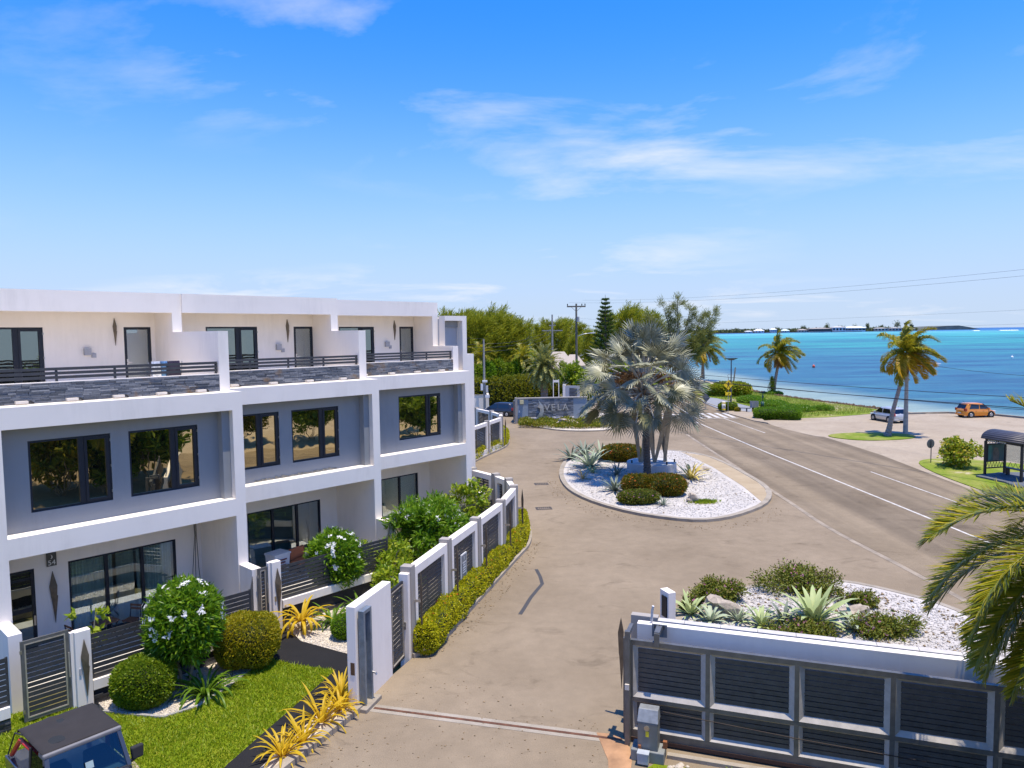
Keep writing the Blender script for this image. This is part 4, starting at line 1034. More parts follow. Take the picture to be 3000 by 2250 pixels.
frame_rect(MB(), .03, Lp - .03, .06, 2.72, .05, .12, .09).build("frame", M_frame, pg)
frame_rect(MB(), .12, Lp - .12, .15, 2.63, .035, .10, .03).build("trim", M_pale, pg)
slat_run(pg, .15, Lp - .15, .18, 2.60, .085, 15, .02, .03)
hb = MB(); hb.box(Lp - .14, Lp - .04, -.01, .05, 1.15, 1.2); hb.box(Lp - .10, Lp - .06, -.03, .03, 1.05, 1.3); hb.build("handle", M_steel, pg)
wp = thing("gate_post", "white square post between pedestrian gate and first fence pillar", "post", (-3.62, 24.32, 0), dirang((-3.98, 23.14), (-3.70, 24.3)))
MB().box(-.1, .12, -.05, .28, -.3, 2.95).build("shaft", M_white, wp, bevel=.01)

# ---- sliding gate on the right and the wall behind it
ga = dirang((3.1, 19.1), (7.05, 17.71)); 
sg = thing("sliding_gate", "wide grey steel sliding gate with dark slatted panels", "gate", (3.1, 19.1, 0), ga)
xs_ = [0.0, 1.99, 4.14, 6.28, 8.42, 10.56]
MB().box(-.06, 10.6, -.06, .06, 2.69, 2.82).build("top_rail", M_gate, sg)
MB().box(-.06, 10.6, -.06, .06, 1.15, 1.26).build("mid_rail", M_gate, sg)
MB().box(-.06, 10.6, -.06, .06, .16, .36).build("bottom_rail", M_gate, sg)
for x in xs_:
    MB().box(x - .055, x + .055, -.062, .062, .362, 1.148).build("mullion", M_gate, sg); MB().box(x - .055, x + .055, -.062, .062, 1.262, 2.688).build("mullion", M_gate, sg)
def bevel_frame(x0, x1, z0, z1, w, nm):
    mb = MB(); o = [(x0, z0), (x1, z0), (x1, z1), (x0, z1)]; i = [(x0 + w, z0 + w), (x1 - w, z0 + w), (x1 - w, z1 - w * .6), (x0 + w, z1 - w * .6)]
    for k in range(4):
        j = (k + 1) % 4
        mb.add([(*_xz(o[k]), ), ] if False else [(o[k][0], -.055, o[k][1]), (o[j][0], -.055, o[j][1]), (i[j][0], .03, i[j][1]), (i[k][0], .03, i[k][1])], [(0, 1, 2, 3)])
    return mb.build(nm, M_pale_grey, sg)
M_pale_grey = flat("gate_trim", (.44, .405, .355), .55, 0.0, .15, 5)
ME_gslat = cube_mesh(flat("gate_slat", (.085, .084, .080), .5, .2, .2, 5), "slat_gate")
for a, b in zip(xs_[:-1], xs_[1:]):
    x0, x1 = a + .056, b - .056
    bevel_frame(x0, x1, 1.262, 2.688, .13, "panel_trim"); bevel_frame(x0, x1, .362, 1.148, .10, "panel_trim")
    for k in range(9):
        inst(ME_gslat, "slat", sg, ((x0 + x1) / 2, .05, 1.40 + k * .134 + .055), (0, 0, 0), (x1 - x0 - .02, .05, .110))
    for k in range(5):
        inst(ME_gslat, "slat", sg, ((x0 + x1) / 2, .05, .45 + k * .134 + .055), (0, 0, 0), (x1 - x0 - .02, .05, .110))
MB().box(-.24, -.10, .12, .26, 0, 2.76).build("end_post", M_gate, sg)
MB().box(0, 10.5, -.09, -.063, .06, .16).build("rack", flat("rust_rack", (.07, .04, .03), .8, .3), sg)
MB().tube([(.85, -.12, 1.0), (2.2, -.11, .93), (4.2, -.11, .84), (7, -.11, .78)], .012, 5).build("cable", flat("brown_cable", (.035, .022, .018), .7), sg)
gp_ = thing("guide_post", "grey steel guide post with a roller arm at the gate's left end", "post", (3.0, 19.0, 0), ga)
MB().box(-.07, .07, -.16, -.02, 0, 3.12).build("shaft", M_gate, gp_, bevel=.01)
MB().box(-.05, .05, -.02, .55, 2.95, 3.08).build("arm", M_gate, gp_)
MB().box(-.05, .06, -.21, -.16, 1.55, 1.70).build("sensor", M_lamp, gp_)
ra = thing("roller_bracket", "small grey roller bracket hooked over the gate's top rail", "bracket", (3.75, 18.88, 0), ga)
MB().box(-.07, .07, -.12, -.07, 2.72, 3.08).build("tongue", M_gate, ra); MB().box(-.07, .07, -.07, .42, 2.98, 3.10).build("arm", M_gate, ra); MB().box(-.20, .20, .42, .46, 2.78, 3.12).build("plate", flat("plate_dark", (.16, .17, .18), .5), ra)
for k in (-.12, 0, .12): MB().tube([(k, .40, 3.02), (k, .43, 3.12)], .018, 6).build("bolt", M_iron, ra)
bw = thing("gate_backing_wall", "white wall beam with dark slat openings behind the sliding gate", "wall", (3.36, 19.71, 0), dirang((3.35, 19.71), (10.48, 17.28)))
MB().box(0, 9.5, 0, .24, 2.30, 3.0).build("beam", M_white, bw, bevel=.012)
for x in (0.0, 2.45, 4.9, 7.35): MB().box(x, x + .5, 0.02, .23, -.3, 2.299).build("pier", M_pillar, bw)
for a in (0.5, 2.95, 5.4):
    for k in range(12): inst(ME_slat, "slat", bw, (a + .975, .12, .35 + k * .16), (0, 0, 0), (1.95, .025, .11))
MB().box(0.5, 9.5, .02, .22, -.3, .3).build("plinth", M_dark, bw)
MB().tube([(.38, .12, 3.0), (.40, .10, 3.35), (.43, .08, 3.5)], .035, 8).build("pipe", flat("pipe_white", (.6, .58, .54), .5), bw)
cw = thing("planter_wall", "grey planter wall with stone coping behind the gate", "wall", (3.75, 20.02, 0), dirang((4.81, 19.79), (7.95, 18.70)))
MB().box(0, 9.6, 0.02, .22, -.3, 2.9).build("core", M_pillar, cw)
for k in range(10): MB().box(k * .96 + .004, (k + 1) * .96 - .004, 0, .24, 2.90, 2.97).build("coping_stone", flat("coping", (.50, .47, .43), .8), cw, bevel=.006)
tp = thing("white_post", "free-standing white post with a dark plate behind the gate wall", "post", (4.75, 22.25, 0), .35)
MB().box(-.13, .13, -.24, .24, 0, 3.0).build("shaft", M_white, tp, bevel=.01); MB().box(-.165, -.132, -.17, .10, 2.2, 2.85).build("plate", M_frame, tp)
en = thing("end_pillar", "taupe end pillar with a bronze sail blade beside the gate", "pillar", (3.45, 20.25, 0), ga)
MB().box(-.15, .6, -.12, .12, 0, 3.05).build("shaft", M_pillar, en)
bl = MB(); p = kite_pts(2.1, .22, .2); n = len(p)
bl.add([(-.45 + c, -.05, .8 + z) for c, z in p] + [(-.45 + c, -.01, .8 + z) for c, z in p], [tuple(range(n)), tuple(range(2 * n - 1, n - 1, -1))] + [((k + 1) % n, k, n + k, n + (k + 1) % n) for k in range(n)])
bl.build("sail_blade", M_bronze, en); MB().box(-.45, -.15, -.03, .0, 1.9, 1.98).build("bracket", M_steel, en)
# ---- gate motor
gm = thing("gate_motor", "grey gate motor box with a yellow label on a concrete block", "motor box", (3.42, 18.30, 0), ga)
MB().box(-.42, .42, -.26, .26, 0, .30).build("block", flat("block_grey", (.20, .21, .20), .8), gm, bevel=.02)
mb = MB(); mb.hexa([(-.26, -.20, .30), (.26, -.20, .30), (.26, .20, .30), (-.26, .20, .30)], [(-.26, -.20, 1.02), (.26, -.20, 1.02), (.26, .20, 1.02), (-.26, .20, 1.02)])
mb.build("case", flat("case_grey", (.17, .18, .18), .5, .3), gm, bevel=.02)
MB().hexa([(-.27, -.21, 1.022), (.27, -.21, 1.022), (.27, .21, 1.022), (-.27, .21, 1.022)], [(-.25, -.06, 1.32), (.25, -.06, 1.32), (.25, .20, 1.32), (-.25, .20, 1.32)]).build("hood", flat("case_hood", (.27, .28, .28), .5, .3, .3, 4), gm, bevel=.015)
MB().box(-.05, .03, -.215, -.2, .66, .80).build("label", flat("yellow_label", (.75, .60, .03), .6), gm)
MB().tube([(-.02, -.2, .88), (-.02, -.222, .88)], .07, 14).build("badge", M_steel, gm)
MB().tube([(-.20, -.22, .30), (-.20, -.22, .42)], .04, 8).build("bolt", flat("rust", (.25, .09, .03), .8), gm); MB().box(.36, .46, .0, .10, .30, .48).build("limit_stop", flat("rust", (.25, .09, .03), .8), gm)
jb = thing("junction_box", "small pale grey junction box on the grass before the gate motor", "box", (3.22, 17.98, 0), ga)
MB().box(-.14, .14, -.10, .10, .05, .31).build("case", flat("jb_grey", (.40, .43, .46), .5), jb, bevel=.015); MB().box(-.15, .15, -.11, .11, .31, .34).build("lid", flat("jb_grey", (.40, .43, .46), .5), jb); MB().box(-.04, .04, -.04, .04, 0, .05).build("stub", M_steel, jb)
for k, (dx, dy) in enumerate(((.5, .05), (.7, .0), (.62, .12), (.85, .06), (.4, .12))):
    r_ = .05 + .03 * (k % 3)
    tag(MB().tube([(0, 0, -r_ * .3), (0.01, 0, r_ * .4), (0, .01, r_ * .8), (0, 0, r_)], [r_ * .8, r_ * 1.1, r_ * .7, r_ * .1], 7).build("stone", M_cream, None, False, (3.45 + dx, 17.88 - dy, 0.01)), ["pale stone closest to the gate motor block", "pale stone farthest right along the gate kerb", "pale stone nearest the camera by the gate kerb", "largest pale stone by the gate kerb", "pale stone nearest the junction box"][k], "stone", "loose stones by the gate motor")
# ================================================================== PLANTS
G_ = lambda *c: list(c)
L_hedge = leafm("leaf_hedge", [(0.045, 0.095, 0.004), (0.085, 0.145, 0.006), (0.13, 0.195, 0.010), (0.19, 0.235, 0.014)], 0.28, 0.45, (0.25, 0.35, 0.02))
L_yhedge = leafm("leaf_yellow_hedge", [(0.10, 0.13, 0.004), (0.20, 0.20, 0.008), (0.30, 0.25, 0.012), (0.14, 0.16, 0.006)], 0.28, 0.45, (0.5, 0.42, 0.02))
L_ixora = leafm("leaf_ixora", [(0.14, 0.19, 0.003), (0.26, 0.28, 0.005), (0.38, 0.36, 0.008), (0.32, 0.32, 0.006)], 0.28, 0.45, (0.4, 0.4, 0.02))
L_frangi = leafm("leaf_frangipani", [(0.035, 0.095, 0.005), (0.065, 0.145, 0.008), (0.10, 0.19, 0.010), (0.15, 0.23, 0.014)], 0.3, 0.35, (0.25, 0.45, 0.03))
L_broad = leafm("leaf_broad", [(0.05, 0.11, 0.006), (0.11, 0.19, 0.010), (0.20, 0.27, 0.02), (0.27, 0.30, 0.03)], 0.35, 0.4, (0.4, 0.5, 0.03))
L_strap = leafm("leaf_strap", [(0.03, 0.085, 0.006), (0.07, 0.14, 0.012), (0.12, 0.19, 0.02)], 0.25, 0.4)
L_yellow = leafm("leaf_golden", [(0.45, 0.27, 0.012), (0.60, 0.38, 0.02), (0.36, 0.26, 0.015), (0.20, 0.20, 0.02)], 0.3, 0.45, (0.8, 0.5, 0.03))
L_agave = leafm("leaf_agave", [(0.15, 0.20, 0.165), (0.22, 0.27, 0.23), (0.28, 0.33, 0.28)], 0.08, 0.55)
L_agave_d = leafm("leaf_agave_dark", [(0.06, 0.085, 0.085), (0.10, 0.13, 0.125), (0.13, 0.16, 0.15)], 0.06, 0.55)
L_agave_g = leafm("leaf_agave_green", [(0.14, 0.20, 0.10), (0.22, 0.28, 0.15), (0.30, 0.34, 0.20)], 0.10, 0.55)
L_vari = leafm("leaf_variegated", [(0.30, 0.26, 0.06), (0.18, 0.17, 0.05), (0.40, 0.34, 0.12), (0.10, 0.10, 0.03)], 0.1, 0.5)
L_dry = leafm("leaf_dry", [(0.28, 0.20, 0.10), (0.36, 0.28, 0.16), (0.20, 0.14, 0.07)], 0.1, 0.7)
L_croton = leafm("leaf_croton", [(0.03, 0.06, 0.006), (0.07, 0.09, 0.008), (0.16, 0.10, 0.01), (0.09, 0.12, 0.01), (0.22, 0.07, 0.01)], 0.2, 0.4)
L_cover = leafm("leaf_groundcover", [(0.06, 0.10, 0.006), (0.12, 0.15, 0.010), (0.20, 0.20, 0.02), (0.16, 0.12, 0.015)], 0.25, 0.5)
L_lant = leafm("leaf_lantana", [(0.05, 0.08, 0.008), (0.09, 0.12, 0.012), (0.14, 0.16, 0.02), (0.11, 0.09, 0.02)], 0.2, 0.5)
L_grape = leafm("leaf_seagrape", [(0.05, 0.10, 0.008), (0.11, 0.17, 0.012), (0.22, 0.26, 0.02), (0.34, 0.28, 0.03), (0.09, 0.05, 0.02)], 0.3, 0.35, (0.4, 0.5, 0.03))
P_white = leafm("petal_white", [(0.80, 0.79, 0.75), (0.86, 0.85, 0.80)], 0.3, 0.6)
P_orange = leafm("petal_orange", [(0.70, 0.13, 0.02), (0.75, 0.22, 0.03)], 0.3, 0.6)
P_pink = leafm("petal_pink", [(0.55, 0.12, 0.30), (0.62, 0.25, 0.45), (0.45, 0.10, 0.16), (0.6, 0.5, 0.55)], 0.3, 0.6)
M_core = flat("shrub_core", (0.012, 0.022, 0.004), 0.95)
M_bark = flat("bark", (0.16, 0.12, 0.085), 0.9, var=.4, scale=9, bump=.5, bscale=30)
M_bark_pale = flat("bark_pale", (0.30, 0.25, 0.19), 0.9, var=.35, scale=7, bump=.4, bscale=25)
def tube_np(pts, rads, n=6):
    mb = MB().tube(pts, rads, n, False)
    F = []
    for f in mb.f: F += [(f[0], f[1], f[2]), (f[0], f[2], f[3])]
    return np.array([tuple(v) for v in mb.v], float), np.array(F)
def se_pts(k, rx, ry, h, z0, pw, rs, depth=0.12, zmin=0.0):
    """points near the skin of a clipped bush (superellipsoid), with outward normals"""
    d = unit(k, rs); e = 2.0 / pw
    s = d / (np.sum(np.abs(d) ** pw, axis=1, keepdims=True)) ** (1 / pw)
    sc = 1 - depth * rs.rand(k, 1) ** 1.5
    P = s * np.array([rx, ry, h / 2]) * sc + np.array([0, 0, z0 + h / 2])
    N = np.sign(s) * np.abs(s) ** (pw - 1) / np.array([rx, ry, h / 2]); N /= np.linalg.norm(N, axis=1, keepdims=True)
    m = P[:, 2] > zmin
    return P[m], N[m]
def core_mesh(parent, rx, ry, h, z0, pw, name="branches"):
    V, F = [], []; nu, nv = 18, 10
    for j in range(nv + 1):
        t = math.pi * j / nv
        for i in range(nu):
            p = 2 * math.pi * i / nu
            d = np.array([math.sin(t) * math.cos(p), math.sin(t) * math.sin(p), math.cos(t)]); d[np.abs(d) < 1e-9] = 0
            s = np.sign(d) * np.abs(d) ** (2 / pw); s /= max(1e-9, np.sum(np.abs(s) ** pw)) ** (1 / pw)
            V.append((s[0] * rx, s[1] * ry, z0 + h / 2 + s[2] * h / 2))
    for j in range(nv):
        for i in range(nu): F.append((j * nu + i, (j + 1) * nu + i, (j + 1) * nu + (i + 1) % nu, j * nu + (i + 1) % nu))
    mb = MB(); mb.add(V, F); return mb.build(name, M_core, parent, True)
def ball_bush(name, label, cat, loc, rx, ry, h, mat, k, leaf=(0.09, 0.05), pw=2.6, z0=0.0, seed=1, group=None, flowers=None, rotz=0, jit=0.55, depth=.12, core=.88, rough=.05):
    t = thing(name, label, cat, loc, rotz, group); rs = np.random.RandomState(seed)
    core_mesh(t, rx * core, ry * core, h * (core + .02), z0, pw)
    P, N = se_pts(k, rx, ry, h, z0, pw, rs, depth)
    # uneven skin: clumps pushed in and out
    w = np.sin(P[:, 0] * 5 / rx + seed) * np.sin(P[:, 1] * 4.3 / ry + 2 * seed) * np.sin(P[:, 2] * 6 / h + seed)
    P = P + N * (w * rough * min(rx, ry))[:, None]
    D = N + jit * rs.normal(size=N.shape) + np.array([0, 0, .15])
    V, F = leaves(P, D, N + .7 * rs.normal(size=N.shape), leaf[0] * (.6 + .8 * rs.rand(len(P))), leaf[1] * (.6 + .8 * rs.rand(len(P))))
    npmesh("foliage", V, F, mat, t)
    if flowers:
        fm, fk, fs = flowers
        P, N = se_pts(fk * 3, rx * 1.03, ry * 1.03, h * 1.02, z0, pw, rs, .02)
        m = N[:, 2] > 0.05; P, N = P[m][:fk], N[m][:fk]
        flower_mesh(t, P, N, fm, fs, rs)
    return t
def flower_mesh(parent, P, N, mat, size, rs, per=5):
    Pp = np.repeat(P, per, 0); Np = np.repeat(N, per, 0)
    D = rs.normal(size=Pp.shape); D -= Np * np.sum(D * Np, 1, keepdims=True); D /= np.linalg.norm(D, axis=1, keepdims=True)
    V, F = leaves(Pp + Np * size * .2, D + Np * .35, Np, size * (.8 + .4 * rs.rand(len(Pp))), size * .6)
    return npmesh("flowers", V, F, mat, parent)
def hedge_run(name, label, cat, pts, w, h, mat, dens, leaf, seed, flowers=None, group=None, z0=0.04):
    """a clipped hedge following a line"""
    t = thing(name, label, cat, (pts[0][0], pts[0][1], 0), 0, group); rs = np.random.RandomState(seed)
    L = [(Vector((x - pts[0][0], y - pts[0][1]))) for x, y in smooth_line(pts, 2)]
    seg = [(b - a).length for a, b in zip(L[:-1], L[1:])]; tot = sum(seg)
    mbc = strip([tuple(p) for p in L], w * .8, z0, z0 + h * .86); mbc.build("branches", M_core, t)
    k = int(dens * tot)
    u = rs.rand(k) * tot; cs = np.concatenate([[0], np.cumsum(seg)])
    ii = np.clip(np.searchsorted(cs, u) - 1, 0, len(seg) - 1)
    A = np.array([tuple(p) for p in L]); fr_ = ((u - cs[ii]) / np.array(seg)[ii])[:, None]
    C = A[ii] * (1 - fr_) + A[ii + 1] * fr_; Tn = A[ii + 1] - A[ii]; Tn /= np.linalg.norm(Tn, axis=1, keepdims=True); Nn = np.stack([-Tn[:, 1], Tn[:, 0]], 1)
    a = rs.rand(k) * 2 * math.pi; ca, sa = np.cos(a), np.sin(a); q = (np.abs(ca) ** 4 + np.abs(sa) ** 4) ** .25
    bump = 1 + .09 * np.sin(u * 2.1 + a * 2) + .07 * np.sin(u * 5.3 + a)
    so = ca / q * w / 2 * bump; zo = sa / q * h / 2 * bump
    dpt = 1 - .14 * rs.rand(k) ** 1.5
    P = np.stack([C[:, 0] + Nn[:, 0] * so * dpt, C[:, 1] + Nn[:, 1] * so * dpt, z0 + h / 2 + zo * dpt], 1)
    N = np.stack([Nn[:, 0] * ca, Nn[:, 1] * ca, sa], 1)
    endm = (u < .1) | (u > tot - .1)
    m = P[:, 2] > z0
    P, N = P[m], N[m]
    V, F = leaves(P, N + .6 * rs.normal(size=N.shape) + np.array([0, 0, .2]), N + .7 * rs.normal(size=N.shape), leaf[0] * (.6 + .8 * rs.rand(len(P))), leaf[1] * (.6 + .8 * rs.rand(len(P))))
    npmesh("foliage", V, F, mat, t)
    # rounded ends
    for e, p in ((0, L[0]), (-1, L[-1])):
        Pe, Ne = se_pts(int(dens * w * 2.2), w / 2, w / 2, h, z0, 3.0, rs); Pe = Pe + np.array([p.x, p.y, 0])
        V, F = leaves(Pe, Ne + .6 * rs.normal(size=Ne.shape), Ne + .7 * rs.normal(size=Ne.shape), leaf[0], leaf[1]); npmesh("foliage", V, F, mat, t)
    if flowers:
        fm, fk, fs = flowers; m = N[:, 2] > .2; idx = rs.choice(np.where(m)[0], fk); flower_mesh(t, P[idx] + N[idx] * .03, N[idx], fm, fs, rs)
    return t
def loose_shrub(name, label, cat, loc, r, zb, h, mat, k, leaf, seed, stems=5, flowers=None, squash=1.0, clumps=26, group=None, clump=0.32):
    """open shrub: several stems carrying clumps of leaves"""
    t = thing(name, label, cat, loc, 0, group); rs = np.random.RandomState(seed)
    C = []
    while len(C) < clumps:
        d = unit(1, rs)[0] * rs.rand() ** .4
        p = np.array([d[0] * r, d[1] * r * squash, zb + (h - zb) * (.5 + .5 * d[2])]); C.append(p)
    C = np.array(C); mbt = MB()
    for i in range(stems):
        a = 6.28 * i / stems + rs.rand(); tp = C[rs.randint(len(C))]
        mbt.tube([(.12 * math.cos(a), .12 * math.sin(a), 0), (tp[0] * .4, tp[1] * .4, zb * .8), (tp[0] * .8, tp[1] * .8, tp[2] * .9), tuple(tp)], [.045, .035, .025, .01], 6)
    mbt.build("stems", M_bark_pale, t, True)
    ii = rs.randint(len(C), size=k); o = unit(k, rs) * (rs.rand(k, 1) ** .5) * clump * r
    P = C[ii] + o * np.array([1, 1, .8]); P[:, 2] = np.maximum(P[:, 2], .05)
    cen = np.array([0, 0, zb + (h - zb) * .35]); N = P - cen; N /= np.linalg.norm(N, axis=1, keepdims=True) + 1e-6
    V, F = leaves(P, N * .7 + .6 * rs.normal(size=N.shape) + np.array([0, 0, .1]), N + .5 * rs.normal(size=N.shape) + np.array([0, 0, .6]), leaf[0] * (.6 + .8 * rs.rand(k)), leaf[1] * (.7 + .6 * rs.rand(k)))
    npmesh("foliage", V, F, mat, t)
    if flowers:
        fm, fk, fs = flowers; sc = (P - cen); rr = np.linalg.norm(sc / np.array([r, r, (h - zb) / 2]), axis=1) + .5 * N[:, 2]
        rr = np.linalg.norm(sc / np.array([r, r * squash, (h - zb) / 2]), axis=1); idx = np.where((rr > np.quantile(rr, .72)) & (N[:, 2] > .05))[0]; idx = rs.choice(idx, min(fk, len(idx)), replace=False); fk = len(idx)
        cl = np.repeat(P[idx] + N[idx] * .05, 4, 0) + rs.normal(size=(fk * 4, 3)) * fs * .7
        flower_mesh(t, cl, np.repeat(N[idx], 4, 0), fm, fs, rs)
    return t
# -- strap and sword leaves
def blade_mesh(name, L, W, bend, mat, segs=6, thick=0.0, tipdrop=0.0, chan=.25):
    mb = MB(); V = []
    for i in range(segs + 1):
        s = i / segs; ang = R(90) - bend * s - tipdrop * s * s
        if i == 0: x = z = 0.0
        else:
            am = R(90) - bend * (s - .5 / segs) - tipdrop * (s - .5 / segs) ** 2
            x += math.cos(am) * L / segs; z += math.sin(am) * L / segs
        w = W * (0.55 + 1.5 * s) * (1 - s) ** .8 * 1.15 if s < 1 else 0.0
        w = min(w, W) if s > 0 else W * .6
        V += [(x, -w / 2, z + chan * w * .5), (x + chan * w * .3, 0, z), (x, w / 2, z + chan * w * .5)]
    F = []
    for i in range(segs):
        a = i * 3; F += [(a, a + 1, a + 4, a + 3), (a + 1, a + 2, a + 5, a + 4)]
    mb.add(V, F); o = mb.build(name, mat, None, True); me = o.data; bpy.data.objects.remove(o)
    if thick:
        pass
    return me
BL = {}
def rosette(name, label, cat, loc, n, L, W, mat, seed, inner=8, outer=78, bend=.35, tipdrop=.2, group=None, stem=0.0, var=3, part="leaf", dry=None):
    """agaves, bromeliads, cordylines: each leaf its own piece"""
    t = thing(name, label, cat, loc, 0, group); rs = random.Random(seed)
    key = (mat.name, round(bend, 2), round(W / L, 2), round(tipdrop, 2))
    if key not in BL: BL[key] = [blade_mesh("leaf_blade", 1.0, W / L, bend * (.6 + .5 * i), mat, 6, 0, tipdrop * (.5 + .6 * i)) for i in range(var)]
    if stem: MB().tube([(0, 0, 0), (.02, 0, stem)], [.06, .05], 7).build("stem", M_bark, t)
    for i in range(n):
        s = (i + .5) / n; tilt = R(inner + (outer - inner) * s ** 0.9 + rs.uniform(-6, 6)); az = i * 2.39996 + rs.uniform(-.25, .25)
        ln = L * (0.72 + .35 * math.sin(math.pi * min(1, s * 1.05))) * rs.uniform(.88, 1.1)
        o = inst(rs.choice(BL[key]), part, t, (math.cos(az) * .05 * L, math.sin(az) * .05 * L, stem + .02), (0, tilt, az), (ln, ln, ln))
    if dry:
        kd = (dry.name, "dry")
        if kd not in BL: BL[kd] = [blade_mesh("leaf_dry", 1.0, .06, .9, dry, 6, 0, .8)]
        for i in range(10): o = inst(BL[kd][0], part, t, (0, 0, stem * .6 + .02), (0, R(75 + rs.uniform(-5, 20)), rs.uniform(0, 6.28)), (L * .5,) * 3)
    return t

def round_shrub(name, label, loc, rx, z0, h, k, seed, nfl):
    t = ball_bush(name, label, "shrub", loc, rx, rx * .95, h, L_frangi, k, (.24, .07), 2.3, z0, seed, None, None, 0, .95, .42, .62, .16)
    rs = np.random.RandomState(seed + 1); mbt = MB()
    for i in range(6):
        a = 6.28 * i / 6 + rs.rand(); mbt.tube([(.14 * math.cos(a), .14 * math.sin(a), 0), (.22 * math.cos(a), .22 * math.sin(a), z0 * .6), (.5 * rx * math.cos(a), .5 * rx * math.sin(a), z0 + .3)], [.05, .042, .03], 6)
    mbt.build("stems", M_bark_pale, t, True)
    P, N = se_pts(nfl * 8, rx * 1.05, rx, h * 1.03, z0, 2.3, rs, .03); m = N[:, 2] > -.05; P, N = P[m][:nfl], N[m][:nfl]
    flower_mesh(t, np.repeat(P, 5, 0) + rs.normal(size=(len(P) * 5, 3)) * .06, np.repeat(N, 5, 0), P_white, .085, rs)
    return t
# ---- in front of number 54
ball_bush("clipped_bush", "round clipped green bush nearest the parked off-roader", "bush", (-11.25, 21.55, -.06), .86, .80, 1.42, L_hedge, 15000, (.075, .042), 2.5, 0, 3, "clipped bushes in the front bed")
ball_bush("clipped_bush", "flat-topped yellow-green clipped bush at the corner of the path", "bush", (-8.98, 24.0, -.06), .98, .92, 1.62, L_yhedge, 17000, (.07, .04), 3.0, .12, 4, "clipped bushes in the front bed")
round_shrub("frangipani_shrub", "tall green shrub with white flowers between the two clipped bushes", (-10.45, 22.6, -.05), 1.08, .95, 2.35, 8200, 5, 36)
rosette("spider_lily", "spider lily with long arching green leaves below the white-flowered shrub", "plant", (-9.6, 22.0, -.05), 64, 1.45, .095, L_strap, 6, 8, 80, .7, 1.2)
o = loose_shrub("papaya_sapling", "thin leaning sapling with few lobed leaves behind the first gate pillar", "sapling", (T(-5.75, -1.6, 0)), .55, 1.6, 2.75, L_broad, 90, (.22, .16), 9, 2, None, 1, 7)
# ---- behind the white gate wall
rosette("cordyline", "large yellow cordyline with drooping leaves beside the middle gate", "plant", (-8.0, 26.85, -.02), 34, 1.25, .14, L_yellow, 11, 5, 88, .6, 1.6, None, .35, 3, "leaf", L_dry)
rosette("strap_plant", "dark green strap-leaved plant right of the yellow cordyline", "plant", (-7.0, 27.5, -.02), 40, 1.15, .10, L_strap, 12, 6, 80, .6, 1.2)
rosette("strap_plant", "green strap-leaved plant against the middle fence behind the gate wall", "plant", (-6.2, 28.6, -.02), 36, 1.1, .10, L_strap, 13, 6, 80, .6, 1.2)
ball_bush("low_bush", "small bright green bush tucked against the white gate wall", "bush", (-6.2, 26.2, -.02), .5, .5, .8, L_frangi, 3500, (.08, .04), 2.2, 0, 14)
round_shrub("frangipani_shrub", "round white-flowered shrub beside the middle garden gate", (-7.4, 29.9, -.05), 1.05, .7, 2.2, 7600, 15, 32)
loose_shrub("leafy_shrub", "lanky yellow-green shrub in the middle of the long garden bed", "shrub", (-5.7, 31.0, -.02), 1.15, .2, 2.3, L_broad, 1500, (.24, .12), 16, 8, None, 1, 30)
loose_shrub("leafy_shrub", "lanky yellow-green shrub nearest the first fence panels", "shrub", (-4.55, 28.9, -.02), .9, .15, 2.0, L_broad, 1100, (.22, .11), 17, 7, None, 1, 24)
loose_shrub("frangipani_shrub", "widest white-flowered shrub, beside the boundary fence", "shrub", (-4.0, 33.9, -.02), 1.75, .5, 3.3, L_frangi, 11000, (.30, .075), 18, 9, (P_white, 60, .085), .9, 70, None, .28)
loose_shrub("leafy_shrub", "broad-leaved shrub at the far end of the garden by the last pier", "shrub", (-2.6, 38.6, -.02), 1.3, .4, 3.1, L_broad, 2600, (.24, .13), 19, 8, None, 1, 34)
# ---- golden cordylines along the kerb
for i, (x, y, h) in enumerate(((-6.12, 18.45, .95), (-5.76, 19.1, .92), (-5.52, 20.1, 1.15), (-5.14, 20.75, .92), (-5.32, 21.6, .95))):
    rosette("golden_bromeliad", ["golden strap-leaved plant nearest the camera in the kerbside strip", "golden strap-leaved plant second from the camera in the kerbside strip", "tallest golden strap-leaved plant, middle of the kerbside strip", "golden strap-leaved plant in the kerbside strip next to the gate wall", "golden strap-leaved plant half hidden behind the gate wall"][i], "plant", (x, y, .06), 34, h, .085, L_yellow, 30 + i, 6, 66, .5, .7, "golden plants along the kerb")
# ---- hedges of ixora along the boundary fences
hedge_run("ixora_hedge", "low yellow-green hedge with orange flowers along the drive", "hedge", [(-3.12, 24.75), (-2.62, 26.8), (-1.85, 29.8), (-1.15, 32.2), (-0.25, 35.6), (0.28, 37.5), (0.42, 39.2), (0.25, 41.2)], .86, 1.0, L_ixora, 2400, (.075, .042), 41, (P_orange, 90, .05))
hedge_run("ixora_hedge", "low yellow-green hedge below the far boundary fence by the side lane", "hedge", [(-4.6, 60.6), (-3.6, 63.2), (-2.6, 66.6), (-1.6, 69.2), (-.9, 71.9), (-.8, 76.2), (-1.3, 79.3)], .85, 1.0, L_ixora, 700, (.12, .07), 42, (P_orange, 40, .07))
